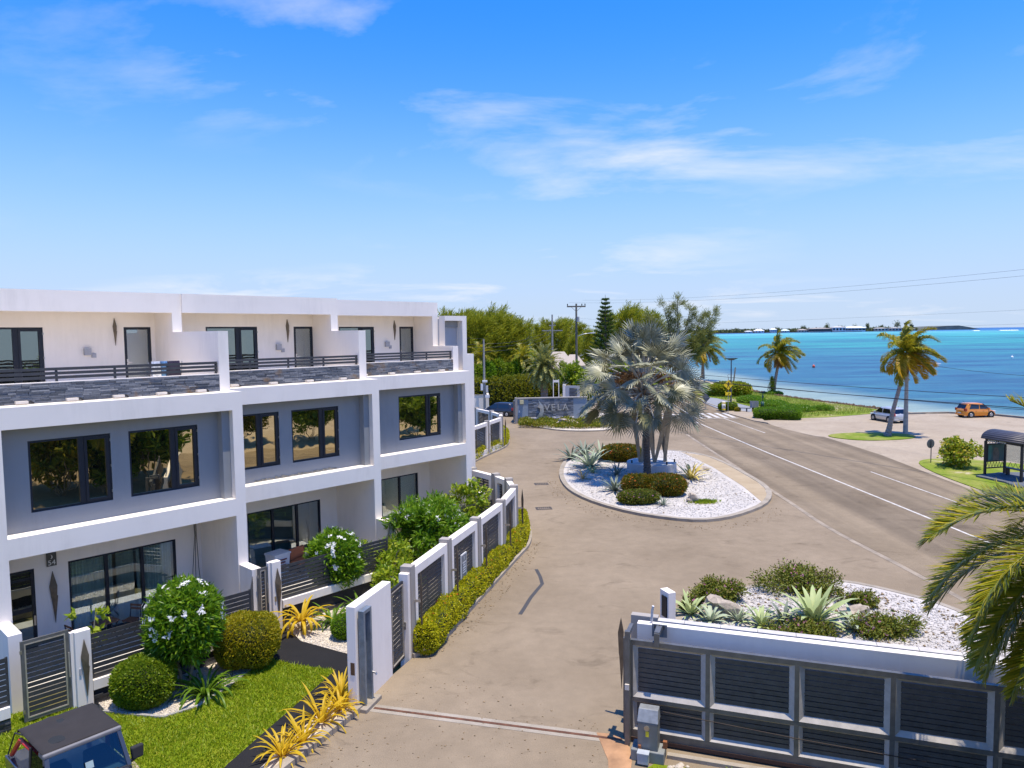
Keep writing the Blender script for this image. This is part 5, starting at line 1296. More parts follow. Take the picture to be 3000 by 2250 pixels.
# ---- round island
AG = "agaves on the gravel islands"
for (x, y, n_, L_, W_, m_, sd, lab) in ((6.17, 58.6, 34, 2.1, .30, L_agave, 51, "largest silver-grey agave at the left of the palm island"), (5.0, 62.6, 26, 1.7, .22, L_agave_d, 52, "dark agave at the far left rim of the palm island"), (6.35, 64.6, 26, 1.8, .22, L_agave_d, 53, "dark agave behind the largest silver agave"),
                                     (7.6, 62.4, 26, 2.0, .25, L_agave, 54, "grey agave between the largest agave and the croton bush"), (6.15, 56.3, 20, .75, .11, L_agave_g, 55, "small green agave just in front of the largest silver agave"), (7.85, 55.1, 26, 1.3, .13, L_agave_d, 57, "dark narrow-leaved agave left of the round plinth"),
                                     (6.95, 49.6, 30, 1.45, .19, L_agave_d, 58, "dark agave in the palm's shadow left of the red-tipped bush"), (9.35, 45.3, 18, .75, .09, L_agave_d, 60, "small dark agave alone near the front rim of the palm island")):
    rosette("agave", lab, "agave", (x, y, .14), n_, L_, W_, m_, sd, 8, 80, .35, .25, AG)
rosette("dry_agave", "small dried brown agave near the left rim of the palm island", "agave", (5.2, 53.9, .14), 22, .95, .10, L_dry, 56, 5, 80, .35, .3, AG)
rosette("variegated_agave", "yellow-striped agave right of the round plinth", "agave", (13.1, 53.4, .14), 34, 1.75, .20, L_vari, 59, 4, 84, .25, .5, AG, 0, 3, "leaf", L_dry)
ball_bush("croton_bush", "red-tipped bush left of the palm trunk base", "bush", (8.5, 48.9, .12), 1.15, 1.0, 1.25, L_croton, 6500, (.14, .06), 2.6, 0, 61, None, (P_orange, 22, .07))
ball_bush("croton_bush", "wide red-tipped bush right of the palm trunk base", "bush", (10.15, 48.5, .12), 1.35, 1.15, 1.3, L_croton, 8000, (.14, .06), 2.8, 0, 62, None, (P_orange, 18, .07))
ball_bush("croton_bush", "dark croton bush behind the round plinth on the palm island", "bush", (9.2, 61.6, .12), 1.7, 1.1, 1.35, L_croton, 6500, (.16, .08), 2.6, 0, 63, None, (P_orange, 30, .09))
ball_bush("jade_shrub", "low green shrub with pale pink blooms at the front of the palm island", "bush", (7.95, 46.0, .12), 1.35, .75, .85, L_lant, 4200, (.12, .07), 2.2, 0, 64, None, (P_pink, 60, .05), .1)
rosette("yellow_bromeliad", "yellow bromeliad behind the palm crown's lowest fans", "plant", (9.4, 63.8, .14), 22, 1.3, .16, L_yellow, 65, 6, 78, .4, .6)
tuft = thing("grass_tuft", "small bright green tuft beside the boulder on the palm island", "plant", (12.05, 45.9, .12)); rs_ = np.random.RandomState(66)
P_ = np.stack([rs_.normal(size=900) * .38, rs_.normal(size=900) * .2, np.full(900, .02)], 1); V_, F_ = leaves(P_, np.stack([rs_.normal(size=900) * .4, rs_.normal(size=900) * .4, np.ones(900)], 1), unit(900, rs_), .22, .05); npmesh("foliage", V_, F_, L_broad, tuft)
# ---- rocks
M_rock = flat("limestone", (0.36, 0.30, 0.23), 0.95, var=.35, scale=4, bump=.9, bscale=12)
def boulder(loc, s, sd, lab, sq=(1, 1, .75)):
    rs = np.random.RandomState(sd); mb = MB(); nu, nv = 12, 8; V, F = [], []
    ph = rs.rand(6) * 6
    for j in range(nv + 1):
        t_ = math.pi * j / nv
        for i in range(nu):
            p = 2 * math.pi * i / nu; d = np.array([math.sin(t_) * math.cos(p), math.sin(t_) * math.sin(p), math.cos(t_)])
            r_ = 1 + .22 * math.sin(3 * d[0] + ph[0]) * math.sin(2.5 * d[1] + ph[1]) + .16 * math.sin(5 * d[2] + ph[2] + 3 * d[0]) + .08 * rs.randn() * (0 < j < nv)
            V.append((d[0] * s * r_ * sq[0], d[1] * s * r_ * sq[1], s * .55 * sq[2] + d[2] * s * r_ * sq[2]))
    for j in range(nv):
        for i in range(nu): F.append((j * nu + i, (j + 1) * nu + i, (j + 1) * nu + (i + 1) % nu, j * nu + (i + 1) % nu))
    mb.add(V, F); o = mb.build("boulder", M_rock, None, False, loc); return tag(o, lab, "boulder", "limestone boulders")
boulder((11.4, 46.1, .1), .40, 71, "pale upright boulder beside the green tuft on the palm island", (.9, .8, 1.0))
boulder((11.75, 50.9, .1), .50, 72, "brown boulder right of the wide red-tipped bush", (1.2, .8, .8))
boulder((14.75, 56.7, .1), .45, 73, "flat boulder behind the yellow-striped agave", (1.3, .8, .5))
boulder((6.35, 85.6, .15), .78, 74, "large pale boulder in the groundcover below the name wall", (1.35, .8, .7))
boulder((8.0, 27.55, .05), .55, 75, "brown boulder between agaves behind the gate wall", (1.3, .9, .85))
boulder((12.9, 27.1, .05), .42, 76, "pale boulder beside the small flowering shrub behind the gate", (1.2, .9, .8))
# ---- island behind the sliding gate
for (x, y, n_, L_, W_, m_, sd, lab) in ((6.75, 27.6, 24, .95, .16, L_agave_g, 81, "leftmost agave behind the gate wall"), (7.35, 26.9, 22, .85, .16, L_agave, 82, "agave in front of the brown boulder behind the gate"), (8.4, 26.9, 22, .8, .12, L_agave, 83, "small grey agave right of the brown boulder"),
                                     (9.1, 26.4, 26, 1.0, .15, L_agave_g, 84, "grey-green agave left of the largest agave behind the gate"), (10.0, 26.6, 24, 1.05, .16, L_agave_d, 85, "dark arching agave just left of the largest agave"), (11.1, 26.6, 36, 1.65, .26, L_agave_g, 86, "largest pale green agave behind the gate wall"),
                                     (12.3, 25.9, 24, 1.0, .16, L_agave, 87, "grey agave right of the largest agave behind the gate")):
    rosette("agave", lab, "agave", (x, y, .10), n_, L_, W_, m_, sd, 6, 78, .4, .45, AG)
for (x, y, rx, ry, h, k, sd, lab) in ((8.25, 29.3, 1.35, .85, 1.0, 5200, 91, "purple-flowered shrub at the left of the island behind the gate"), (11.9, 30.2, 1.95, .95, 1.25, 8000, 92, "widest purple-flowered shrub at the back of the island behind the gate"), (13.8, 28.3, .7, .6, .7, 2200, 93, "small isolated flowering shrub amid the white gravel behind the gate"),
                               (13.3, 25.6, 1.5, .8, .75, 4800, 94, "low mixed flowering shrub along the planter wall, right end"), (10.2, 25.4, 1.6, .55, .6, 3600, 95, "low flowering shrub along the planter wall below the largest agave"), (12.4, 29.0, 1.0, .6, .7, 2600, 96, "pink-flowered shrub in front of the widest shrub"), (7.0, 28.2, .6, .5, .7, 1700, 97, "little purple-tinged shrub by the white post")):
    loose_shrub("lantana_shrub", lab, "shrub", (x, y, .08), rx * .85, .02, h * .72, L_lant, int(k * .9), (.11, .06), sd, 7, (P_pink, int(k / 130), .035), ry / rx, int(26 + 14 * rx), "lantana shrubs behind the gate", .30)
# ---- groundcover under the name wall
gc = thing("groundcover", "ragged green groundcover filling the bed below the name wall", "groundcover", (6.0, 85, .05)); gc["kind"] = "stuff"
rs_ = np.random.RandomState(98); k_ = 14000
qx = -5.2 + 13.2 * rs_.rand(k_); qy = -3.4 + 7.6 * rs_.rand(k_); ok = (qy > -2.5 + .35 * np.abs(qx - 1.8)) & (qy < 4.2)
qx, qy = qx[ok], qy[ok]; hh = (.35 + .55 * np.abs(np.sin(qx * 1.3 + 1) * np.cos(qy * 1.1))) * (.3 + .7 * rs_.rand(len(qx)))
P_ = np.stack([qx, qy, hh], 1); D_ = rs_.normal(size=P_.shape) + np.array([0, 0, .9]); V_, F_ = leaves(P_, D_, unit(len(P_), rs_) + np.array([0, 0, .6]), .26, .13)
npmesh("foliage", V_, F_, L_cover, gc)
# ================================================================== PALMS AND TREES
WIND = np.array([0.85, 0.25, 0.0])
def frond(base, az, elev, L, curve, n, ll, lw, droop, wind=0.0, taper=(.55, .25), vshape=.5, rs=None, roll=0.0):
    """feather leaf: arching midrib with two ranks of leaflets -> (V,F)"""
    rs = rs or nr; base = np.array(base, float)
    S = 14; pts = [base]; h = np.array([math.cos(az), math.sin(az), 0.0]); d = h * math.cos(elev) + np.array([0, 0, math.sin(elev)])
    for i in range(S):
        s = (i + 1) / S
        d = d + np.array([0, 0, -curve / S * (.4 + 1.3 * s)]) + WIND * wind / S * (.5 + s); d /= np.linalg.norm(d)
        pts.append(pts[-1] + d * L / S)
    pts = np.array(pts)
    Vr, Fr = tube_np([tuple(p) for p in pts], [0.035 * L / 3 * (1 - .85 * i / S) + .004 for i in range(S + 1)], 4)
    s = np.linspace(.10, .995, n); i0 = np.clip((s * S).astype(int), 0, S - 1); f = (s * S - i0)[:, None]
    C = pts[i0] * (1 - f) + pts[i0 + 1] * f; Tn = pts[i0 + 1] - pts[i0]; Tn /= np.linalg.norm(Tn, axis=1, keepdims=True)
    side = np.cross(Tn, np.array([0, 0, 1.0])); sl = np.linalg.norm(side, axis=1, keepdims=True); side = np.where(sl > .15, side / np.maximum(sl, 1e-6), np.array([-math.sin(az), math.cos(az), 0]) * -1)
    up = np.cross(side, Tn)
    if roll: side, up = side * math.cos(roll) + up * math.sin(roll), up * math.cos(roll) - side * math.sin(roll)
    prof = np.minimum(1, .35 + 2.6 * s) * np.minimum(1, (1.02 - s) * 3.2 + .28)
    out = [(Vr, Fr)]
    for sg in (-1, 1):
        D = side * sg * (taper[0] + .3 * (1 - s))[:, None] + Tn * (taper[1] + .75 * s)[:, None] + up * vshape * (.5 + .5 * rs.rand(n, 1)) + rs.normal(size=(n, 3)) * .10
        D = D / np.linalg.norm(D, axis=1, keepdims=True)
        ln = ll * prof * (.85 + .3 * rs.rand(n)); m1 = C + D * (ln * .5)[:, None]
        D2 = D + np.array([0, 0, -droop]) + WIND * wind * .8 + rs.normal(size=(n, 3)) * .12; D2 /= np.linalg.norm(D2, axis=1, keepdims=True)
        tip = m1 + D2 * (ln * .5)[:, None]
        sw = np.cross(D, up); sw /= np.linalg.norm(sw, axis=1, keepdims=True) + 1e-9
        w = (lw * (.7 + .5 * rs.rand(n)))[:, None]
        V = np.stack([C - sw * w * .3, C + sw * w * .3, m1 + sw * w * .5, m1 - sw * w * .5, tip], 1).reshape(-1, 3)
        b = np.arange(n)[:, None] * 5
        F = np.concatenate([b + np.array([[0, 1, 2]]), b + np.array([[0, 2, 3]]), b + np.array([[3, 2, 4]])], 0)
        out.append((V, F))
    return merge(out)
def trunk_mesh(parent, pts, rads, mat, name="trunk", rings=0.14, n=12, rough=.06):
    pts = [Vector(p) for p in pts]; P, Rr = [], []; tot = sum((b - a).length for a, b in zip(pts[:-1], pts[1:]))
    L = smooth_line([tuple(p) for p in pts], 2); Lr = smooth_line([(r,) for r in rads], 2)
    fine = []
    for i in range(len(L) - 1):
        a, b = Vector(L[i]), Vector(L[i + 1]); k = max(1, int((b - a).length / rings))
        for j in range(k): fine.append((a.lerp(b, j / k), Lr[i][0] * (1 - j / k) + Lr[i + 1][0] * j / k))
    fine.append((Vector(L[-1]), Lr[-1][0]))
    return MB().tube([p for p, r in fine], [r * (1 + rough * (1 if i % 2 else -1)) for i, (p, r) in enumerate(fine)], n).build(name, mat, parent, False)
M_ptrunk = flat("palm_trunk", (0.20, 0.165, 0.135), 0.9, var=.3, scale=8, bump=.6, bscale=22)
M_ctrunk = flat("coconut_trunk", (0.27, 0.215, 0.18), 0.9, var=.3, scale=6, bump=.5, bscale=20)
L_coco = leafm("leaf_coconut", [(0.06, 0.09, 0.005), (0.11, 0.14, 0.008), (0.20, 0.20, 0.012), (0.32, 0.25, 0.02)], 0.3, 0.4, (0.5, 0.42, 0.03))
L_coco_y = leafm("leaf_coconut_yellow", [(0.14, 0.13, 0.006), (0.26, 0.20, 0.010), (0.40, 0.27, 0.02), (0.30, 0.17, 0.02)], 0.3, 0.4, (0.6, 0.42, 0.03))
L_brown = leafm("leaf_dead", [(0.16, 0.075, 0.03), (0.26, 0.13, 0.05), (0.10, 0.05, 0.025), (0.33, 0.19, 0.09)], 0.1, 0.7)
L_date = leafm("leaf_date", [(0.055, 0.085, 0.006), (0.10, 0.13, 0.009), (0.20, 0.20, 0.014), (0.34, 0.28, 0.02)], 0.28, 0.35, (0.45, 0.42, 0.04))
L_sylv = leafm("leaf_sylvester", [(0.085, 0.115, 0.05), (0.14, 0.17, 0.075), (0.21, 0.22, 0.085), (0.26, 0.25, 0.07)], 0.2, 0.4)
def coconut(label, base, trunk, tr, n, L, seed, wind=1.0, dead=3, ll=.85):
    t = thing("coconut_palm", label, "palm tree", base, 0, "wind-blown coconut palms by the beach"); rs = np.random.RandomState(seed)
    trunk_mesh(t, trunk, tr, M_ctrunk)
    top = np.array(trunk[-1], float)
    for i in range(n):
        s = (i + .5) / n; az = i * 2.39996 + rs.uniform(-.3, .3); el = R(84 - 128 * s + rs.uniform(-8, 8))
        V, F = frond(top, az, el, L * rs.uniform(.85, 1.1), 1.0 + .8 * rs.rand(), 84, ll * 1.15, .085, .95, wind * (1.05 + .2 * s), rs=rs, roll=rs.uniform(-.5, .5))
        npmesh("frond", V, F, L_coco_y if (s > .62 and rs.rand() < .55) else L_coco, t)
    for i in range(dead):
        V, F = frond(top - np.array([0, 0, .1]), rs.uniform(0, 6.28), R(-62), L * .62, .9, 36, ll * .7, .07, .9, wind * .2, rs=rs); npmesh("dead_frond", V, F, L_brown, t)
    for i in range(7):
        a = rs.uniform(0, 6.28); MB().tube([(top[0] + .22 * math.cos(a), top[1] + .22 * math.sin(a), top[2] - .45), (top[0] + .24 * math.cos(a), top[1] + .24 * math.sin(a), top[2] - .28), (top[0] + .2 * math.cos(a), top[1] + .2 * math.sin(a), top[2] - .12)], [.04, .13, .05], 7).build("coconut", flat("coconut_husk", (.22, .12, .05), .7), t, True)
    return t
coconut("leaning coconut palm on the grass patch beside the lamp pole", (38.45, 74.73, 0), [(0, 0, 0), (.12, 0, .5), (.55, .1, 2.6), (1.25, .1, 5.2), (1.9, .1, 8.5)], [.42, .27, .2, .18, .17], 30, 3.6, 101)
coconut("coconut palm standing alone on the beach grass", (45.15, 126.5, -.1), [(0, 0, 0), (.1, 0, .6), (.35, 0, 2.6), (.75, 0, 4.8), (1.0, 0, 7.2)], [.42, .3, .26, .24, .2], 30, 4.1, 102, .9, 7, 1.0)
coconut("coconut palm with yellow fronds in front of the feathery tree", (45.5, 175, -.3), [(0, 0, 0), (.1, 0, .6), (.1, 0, 3), (.3, 0, 5), (.6, 0, 7.2)], [.6, .45, .35, .32, .26], 30, 5.3, 103, .9, 6, 1.25)
# ---- silver fan palm on the island
L_silver = leafm("leaf_silver", [(0.125, 0.138, 0.122), (0.18, 0.195, 0.172), (0.25, 0.262, 0.235), (0.145, 0.16, 0.132)], 0.0, 0.32)
L_silver_y = leafm("leaf_silver_old", [(0.10, 0.105, 0.06), (0.15, 0.15, 0.085), (0.09, 0.10, 0.06)], 0.05, 0.45)
def fan_mesh(Rr, rs, arc=R(280), nb=44, cup=.35):
    """one fan: ribs fused near the hub, free and stiff toward the tips (local +x forward, +z upper face)"""
    V, F = [], []
    for i in range(nb):
        a = -arc / 2 + arc * (i + .5) / nb; ln = Rr * (.80 + .22 * math.cos(a * .5)) * rs.uniform(.92, 1.05); da = arc / nb * .5
        r1 = .36 * ln; w1 = r1 * math.tan(da) * .80
        c, s_ = math.cos(a), math.sin(a); side = (-s_, c)
        dz = lambda r: cup * r * (.28 + .72 * abs(math.sin(a * .5))) * .55 - .16 * (r / Rr) ** 3 * Rr * rs.uniform(.2, 1.4)
        z0, z1, z2 = 0.0, dz(r1), dz(ln)
        rid = .035 * Rr
        b = len(V)
        V += [(0, 0, 0), (c * r1 - side[0] * w1, s_ * r1 - side[1] * w1, z1 - rid), (c * r1, s_ * r1, z1 + rid), (c * r1 + side[0] * w1, s_ * r1 + side[1] * w1, z1 - rid),
              (c * .72 * ln - side[0] * w1 * .60, s_ * .72 * ln - side[1] * w1 * .62, dz(.72 * ln) - rid * .5), (c * .72 * ln, s_ * .72 * ln, dz(.72 * ln) + rid * .6), (c * .72 * ln + side[0] * w1 * .60, s_ * .72 * ln + side[1] * w1 * .62, dz(.72 * ln) - rid * .5), (c * ln, s_ * ln, z2)]
        F += [(b, b + 1, b + 2), (b, b + 2, b + 3), (b + 1, b + 4, b + 5), (b + 1, b + 5, b + 2), (b + 2, b + 5, b + 6), (b + 2, b + 6, b + 3), (b + 4, b + 7, b + 5), (b + 5, b + 7, b + 6)]
    return np.array(V, float), np.array(F)
M_btrunk = flat("fan_palm_trunk", (0.085, 0.068, 0.055), 0.9, var=.35, scale=8, bump=.6, bscale=22)
bp = thing("silver_fan_palm", "great silver fan palm on the round gravel island", "palm tree", (9.91, 53.6, .12)); rs_ = np.random.RandomState(110)
trunk_mesh(bp, [(0, 0, 0), (0, 0, .4), (-.05, .05, 2.5), (-.12, .1, 4.6), (-.15, .1, 5.9)], [.38, .28, .25, .27, .34], M_btrunk, "trunk", .10, 14, .05)
bt = MB()
hub = np.array([-.30, .1, 6.75])
for i in range(46):
    a = i * 2.4; z = 4.9 + 1.6 * i / 46; r0 = .34; e = (hub[0] + math.cos(a) * (r0 + .55), hub[1] + math.sin(a) * (r0 + .55), z + .55)
    bt.bar((hub[0] + math.cos(a) * r0 * .8, hub[1] + math.sin(a) * r0 * .8, z), e, .13, .05)
bt.build("leaf_bases", flat("boots", (.20, .15, .11), .9, var=.4), bp)
fans = [npmesh("fan_src", *fan_mesh(1.0, rs_, R(262 + 10 * i), 29 + 2 * i, .25 + .12 * i), [L_silver, L_silver, L_silver_y, L_silver][i]) for i in range(4)]
fmesh = [f.data for f in fans]
for f in fans: bpy.data.objects.remove(f)
NF = 84
for i in range(NF):
    s = (i + .5) / NF; az = i * 2.39996 + rs_.uniform(-.15, .15); el = R(86 - 116 * s ** 1.0 + rs_.uniform(-7, 7))
    Lp = 2.95 * rs_.uniform(.78, 1.1) * (1.0 + .12 * math.sin(math.pi * s)); dirv = np.array([math.cos(az) * math.cos(el), math.sin(az) * math.cos(el), math.sin(el)])
    p0 = hub + dirv * .25 + np.array([0, 0, -.9 * s + .4]); sag = .35 * s
    p1 = p0 + dirv * Lp * .55 + np.array([0, 0, .05]); p2 = p0 + dirv * Lp + np.array([0, 0, -sag])
    pe = MB().tube([tuple(p0), tuple(p1), tuple(p2)], [.075, .055, .045], 5).build("leaf_stalk", flat("stalk_pale", (.46, .45, .40), .6), bp)
    # fan continues outward, its face turned up and back to the light, old ones hanging
    fwd = Vector(tuple(dirv * .9 + np.array([0, 0, -.10 - .62 * s]))).normalized(); upv = Vector((0, 0, 1)) + Vector(tuple(-dirv * .25)) + Vector(tuple(rs_.normal(size=3) * .75))
    sd_ = upv.cross(fwd).normalized(); nz_ = fwd.cross(sd_).normalized()
    o = bpy.data.objects.new("fan_leaf", fmesh[2 if (s > .72 and rs_.rand() < .5) else rs_.choice([0, 1, 3])]); COL.objects.link(o); o.parent = bp
    sc = 1.55 * rs_.uniform(.82, 1.12)
    o.matrix_local = Matrix(((fwd.x * sc, sd_.x * sc, nz_.x * sc, p2[0]), (fwd.y * sc, sd_.y * sc, nz_.y * sc, p2[1]), (fwd.z * sc, sd_.z * sc, nz_.z * sc, p2[2]), (0, 0, 0, 1)))
# brown flower stalks hanging in the crown
dv_ = []
for i in range(16):
    a = rs_.uniform(0, 6.28) ; r_ = rs_.uniform(.9, 2.3); c_ = hub + np.array([math.cos(a) * r_, math.sin(a) * r_, .5 + rs_.uniform(-.1, .7)])
    Pk = c_ + rs_.normal(size=(70, 3)) * np.array([.35, .35, .16]); v, f = leaves(Pk, rs_.normal(size=(70, 3)) + np.array([0, 0, -.8]), unit(70, rs_), .40, .075); dv_.append((v, f))
npmesh("dry_flower_stalks", *merge(dv_), L_brown, bp)
# ---- date palm close by on the right, its fronds reach into the picture
dp = thing("date_palm", "date palm at the right edge with long feathery fronds in front of the gate", "palm tree", (11.5, 13.5, 0)); rs_ = np.random.RandomState(120)
trunk_mesh(dp, [(0, 0, 0), (0, 0, 3), (0, 0, 6.5)], [.42, .36, .38], M_ptrunk, "trunk", .12, 12, .09)
top = (0, 0, 6.9)
spec = [(178, 34, 3.4, 1.25), (197, 22, 3.5, 1.35), (164, 8, 3.4, 1.35), (183, -4, 3.4, 1.5), (150, 30, 3.3, 1.5), (212, 8, 3.2, 1.5), (170, -22, 3.3, 1.4), (196, -30, 3.2, 1.3), (158, -42, 3.2, 1.2), (180, -52, 3.1, 1.0), (140, -20, 3.3, 1.3), (207, -48, 3.1, 1.1),
        (240, 30, 3.2, 1.2), (120, 30, 3.2, 1.2), (90, 20, 3.2, 1.2), (60, 40, 3.2, 1.2), (30, 15, 3.2, 1.2), (0, 35, 3.2, 1.2), (-30, 20, 3.2, 1.2), (-60, 40, 3.2, 1.2), (-90, 15, 3.2, 1.2), (270, 60, 3, 1), (180, 66, 3.2, 1.1), (60, 75, 3, 1), (135, -62, 3, .9), (165, -68, 2.9, .8), (190, -66, 2.9, .8), (222, -60, 2.9, .9), (172, 18, 3.5, 1.5), (188, 12, 3.5, 1.6), (205, -12, 3.3, 1.5), (176, -36, 3.2, 1.2), (150, -56, 3.0, 1.0), (200, -58, 3.0, .9)]
for i, (az, el, L_, cv) in enumerate(spec):
    V, F = frond(top, R(az), R(el), L_ * 1.14, cv, 150, .66, .042, .08, 0.10, (.62, .35), .42, rs_, rs_.uniform(-.25, .25)); npmesh("frond", V, F, L_date, dp)
# ---- feathery sylvester palm behind the name wall
sp_ = thing("sylvester_palm", "full feathery palm rising behind the name wall", "palm tree", (4.75, 108, 0)); rs_ = np.random.RandomState(130)
trunk_mesh(sp_, [(0, 0, 0), (0, 0, 2.5), (0, 0, 5.6)], [.55, .5, .62], M_ptrunk, "trunk", .2, 12, .09)
for i in range(80):
    s = (i + .5) / 80; V, F = frond((0, 0, 6.1), i * 2.39996, R(86 - 150 * s), 3.5 * rs_.uniform(.9, 1.1), 1.2, 34, .62, .10, .1, .08, (.6, .4), .4, rs_); npmesh("frond", V, F, L_sylv, sp_)

# ---- casuarinas (feathery pines)
L_cas = leafm("leaf_casuarina", [(0.10, 0.13, 0.007), (0.17, 0.20, 0.010), (0.24, 0.26, 0.014), (0.18, 0.205, 0.014)], 0.36, 0.6, (0.35, 0.35, 0.03))
L_cas_g = leafm("leaf_casuarina_grey", [(0.075, 0.095, 0.035), (0.12, 0.14, 0.05), (0.17, 0.185, 0.06), (0.10, 0.115, 0.03)], 0.28, 0.6, (0.35, 0.36, 0.08))
def casuarina_parts(h, w, seed, nb=46, per=150, open_=0.0, nl=.75, nw=.07, lean=.25, zb=.12):
    rs = np.random.RandomState(seed); tr = MB(); tp = [(0, 0, 0), (.1 * lean * h * .2, 0, h * .35), (lean * h * .12, 0, h * .7), (lean * h * .22, 0, h)]
    tr.tube(tp, [.028 * h, .02 * h, .010 * h, .002 * h], 8)
    out = []
    for i in range(nb):
        s = zb + (1 - zb) * (i + .5) / nb; z = h * s; ax = np.array([lean * h * .22 * s * s, 0, z]); a = i * 2.39996 + rs.uniform(-.4, .4)
        rad = w * (math.sin(math.pi * min(1, (1 - s) * .72 + .20)) ** .8) * rs.uniform(.55, 1.15); up = .55 + .8 * s
        d = np.array([math.cos(a), math.sin(a), up]); d = d / np.linalg.norm(d) + WIND * .30
        e = ax + d * rad; m = ax + d * rad * .5 + np.array([0, 0, -.04 * rad])
        tr.tube([tuple(ax), tuple(m), tuple(e)], [.007 * h * (1.1 - s) + .012, .004 * h * (1.1 - s) + .01, .006], 5)
        k = int(per * (rad / w + .25)); q = rs.rand(k, 1) ** (.55 if not open_ else .8); C = ax + (e - ax) * q + rs.normal(size=(k, 3)) * (.085 + .05 * (1 - open_)) * rad * np.array([1, 1, .8])
        D = d * .8 + rs.normal(size=(k, 3)) * .45 + np.array([0, 0, .35]) + WIND * .45
        v, f = leaves(C, D, unit(k, rs), nl * (.5 + .9 * rs.rand(k)), nw * (.6 + .8 * rs.rand(k))); out.append((v, f))
    # leader
    k = per * 2; C = np.stack([lean * h * .22 + rs.normal(size=k) * .02 * h, rs.normal(size=k) * .02 * h, h * (.88 + .12 * rs.rand(k))], 1)
    v, f = leaves(C, rs.normal(size=(k, 3)) * .35 + np.array([0, 0, 1]) + WIND * .4, unit(k, rs), nl, nw); out.append((v, f))
    return tr, merge(out)
CAS = []
for i, (nb, op) in enumerate(((44, 0), (52, 0), (40, .2))):
    tr, (V, F) = casuarina_parts(10.0, 3.1, 140 + i, nb, 165, op, .70, .085)
    a_ = tr.build("trunk", M_bark, None); b_ = npmesh("crown", V, F, L_cas); CAS.append((a_.data, b_.data)); bpy.data.objects.remove(a_); bpy.data.objects.remove(b_)
def casuarina(label, x, y, h, v, wid=1.0, rz=0.0, grp="feathery pines behind the hedges"):
    t = thing("casuarina_tree", label, "tree", (x, y, -.3), 0, grp); s = (h - 2.3) / 10.0
    inst(CAS[v % 3][0], "trunk", t, (0, 0, 0), (0, 0, 0), (s, s, s)); o = inst(CAS[v % 3][1], "crown", t, (0, 0, 0), (0, 0, 0), (s * wid, s * wid, s)); return t
# ================================================================== BACKGROUND TREES, HEDGES, HOUSES
pos_c = [(-19, 150, 15.6), (-16.2, 146, 15.2), (-13.6, 152, 16.2), (-11.2, 147, 15.4), (-9.2, 153, 16.4), (-7.0, 146, 15.4), (-5.0, 152, 16.6), (-2.9, 148, 15.6), (-1.0, 153, 15.2), (1.0, 150, 14.2)]
wl_ = ["leftmost, showing above the end block", "second from the left above the end block", "third from the left behind the terrace", "just right of the end block's top", "behind the low wire pole, left side", "straight above the low wire pole", "tallest of the left clump", "right of the tallest in the left clump", "second from the right in the left clump", "rightmost and lowest of the left clump"]
for i, (x, y, h) in enumerate(pos_c): casuarina("feathery pine in the left clump, " + wl_[i], x, y, h, i, .95 + .1 * (i % 3))
for i, (x, y, h) in enumerate(((7.5, 232, 14.5), (10.5, 240, 15.8), (13.5, 228, 15.5), (16.5, 236, 16.0), (20, 226, 14.8), (15.2, 190, 11.5), (19, 184, 12.5))):
    casuarina("distant feathery pine left of the tall utility pole, " + ["first from the left", "second from the left", "third from the left", "fourth from the left", "next to the pole", "shorter one below", "shorter one touching the pole"][i], x, y, h, i + 1, 1.1, 0, "distant feathery pines")
for i, (x, y, h) in enumerate(((22.5, 176, 16.2), (25.3, 170, 17.2), (28.3, 175, 16.8), (31.0, 168, 16.2), (33.5, 176, 12.5))):
    casuarina("feathery pine right of the dark norfolk pine, " + ["closest to it", "second", "third", "fourth", "lowest and rightmost"][i], x, y, h, i + 2, 1.0, 0, "feathery pines right of the norfolk pine")
t = thing("casuarina_tree", "open wispy feathery tree by the beach with bare dark limbs", "tree", (36.0, 158, -.3)); rs_ = np.random.RandomState(150)
tr, ff = MB(), []
for (ax, ay, az_, r0) in ((-6.5, 0, 14.5, .20), (-3.2, 1, 17.0, .24), (-.6, -1, 18.2, .28), (2.6, .6, 16.4, .24), (5.4, 0, 14.8, .2), (8.2, 1, 15.6, .18), (4.2, -1, 10.6, .2), (-4.6, .5, 10.2, .2), (7.6, 0, 10.4, .18), (0, 2, 11, .2), (2, 0, 8.6, .2)):
    e = np.array([ax, ay, az_]); b0 = np.array([0, 0, 2.5]); pts = [b0, b0 + (e - b0) * np.array([.28, .28, .35]), b0 + (e - b0) * np.array([.62, .62, .68]), e]
    tr.tube([tuple(p) for p in pts], [r0, r0 * .75, r0 * .45, .03], 6)
    for j in range(13):
        s = .30 + .70 * (j + .5) / 13; q = b0 + (e - b0) * s; a = rs_.uniform(0, 6.28); d = np.array([math.cos(a), math.sin(a), .5]) + WIND * .5; d /= np.linalg.norm(d); L_ = rs_.uniform(1.2, 2.9) * (1.15 - .5 * s)
        tr.tube([tuple(q), tuple(q + d * L_)], [.045, .012], 4)
        k = 190; C = q + d * L_ * rs_.rand(k, 1) + rs_.normal(size=(k, 3)) * .36; ff.append(leaves(C, d + rs_.normal(size=(k, 3)) * .5 + WIND * .4 + np.array([0, 0, .25]), unit(k, rs_), .75 * (.5 + rs_.rand(k)), .075))
tr.tube([(0, 0, 0), (.1, 0, 1.5), (0, 0, 3.2)], [.5, .42, .32], 8); tr.build("trunk", M_bark, t); npmesh("crown", *merge(ff), L_cas_g, t)
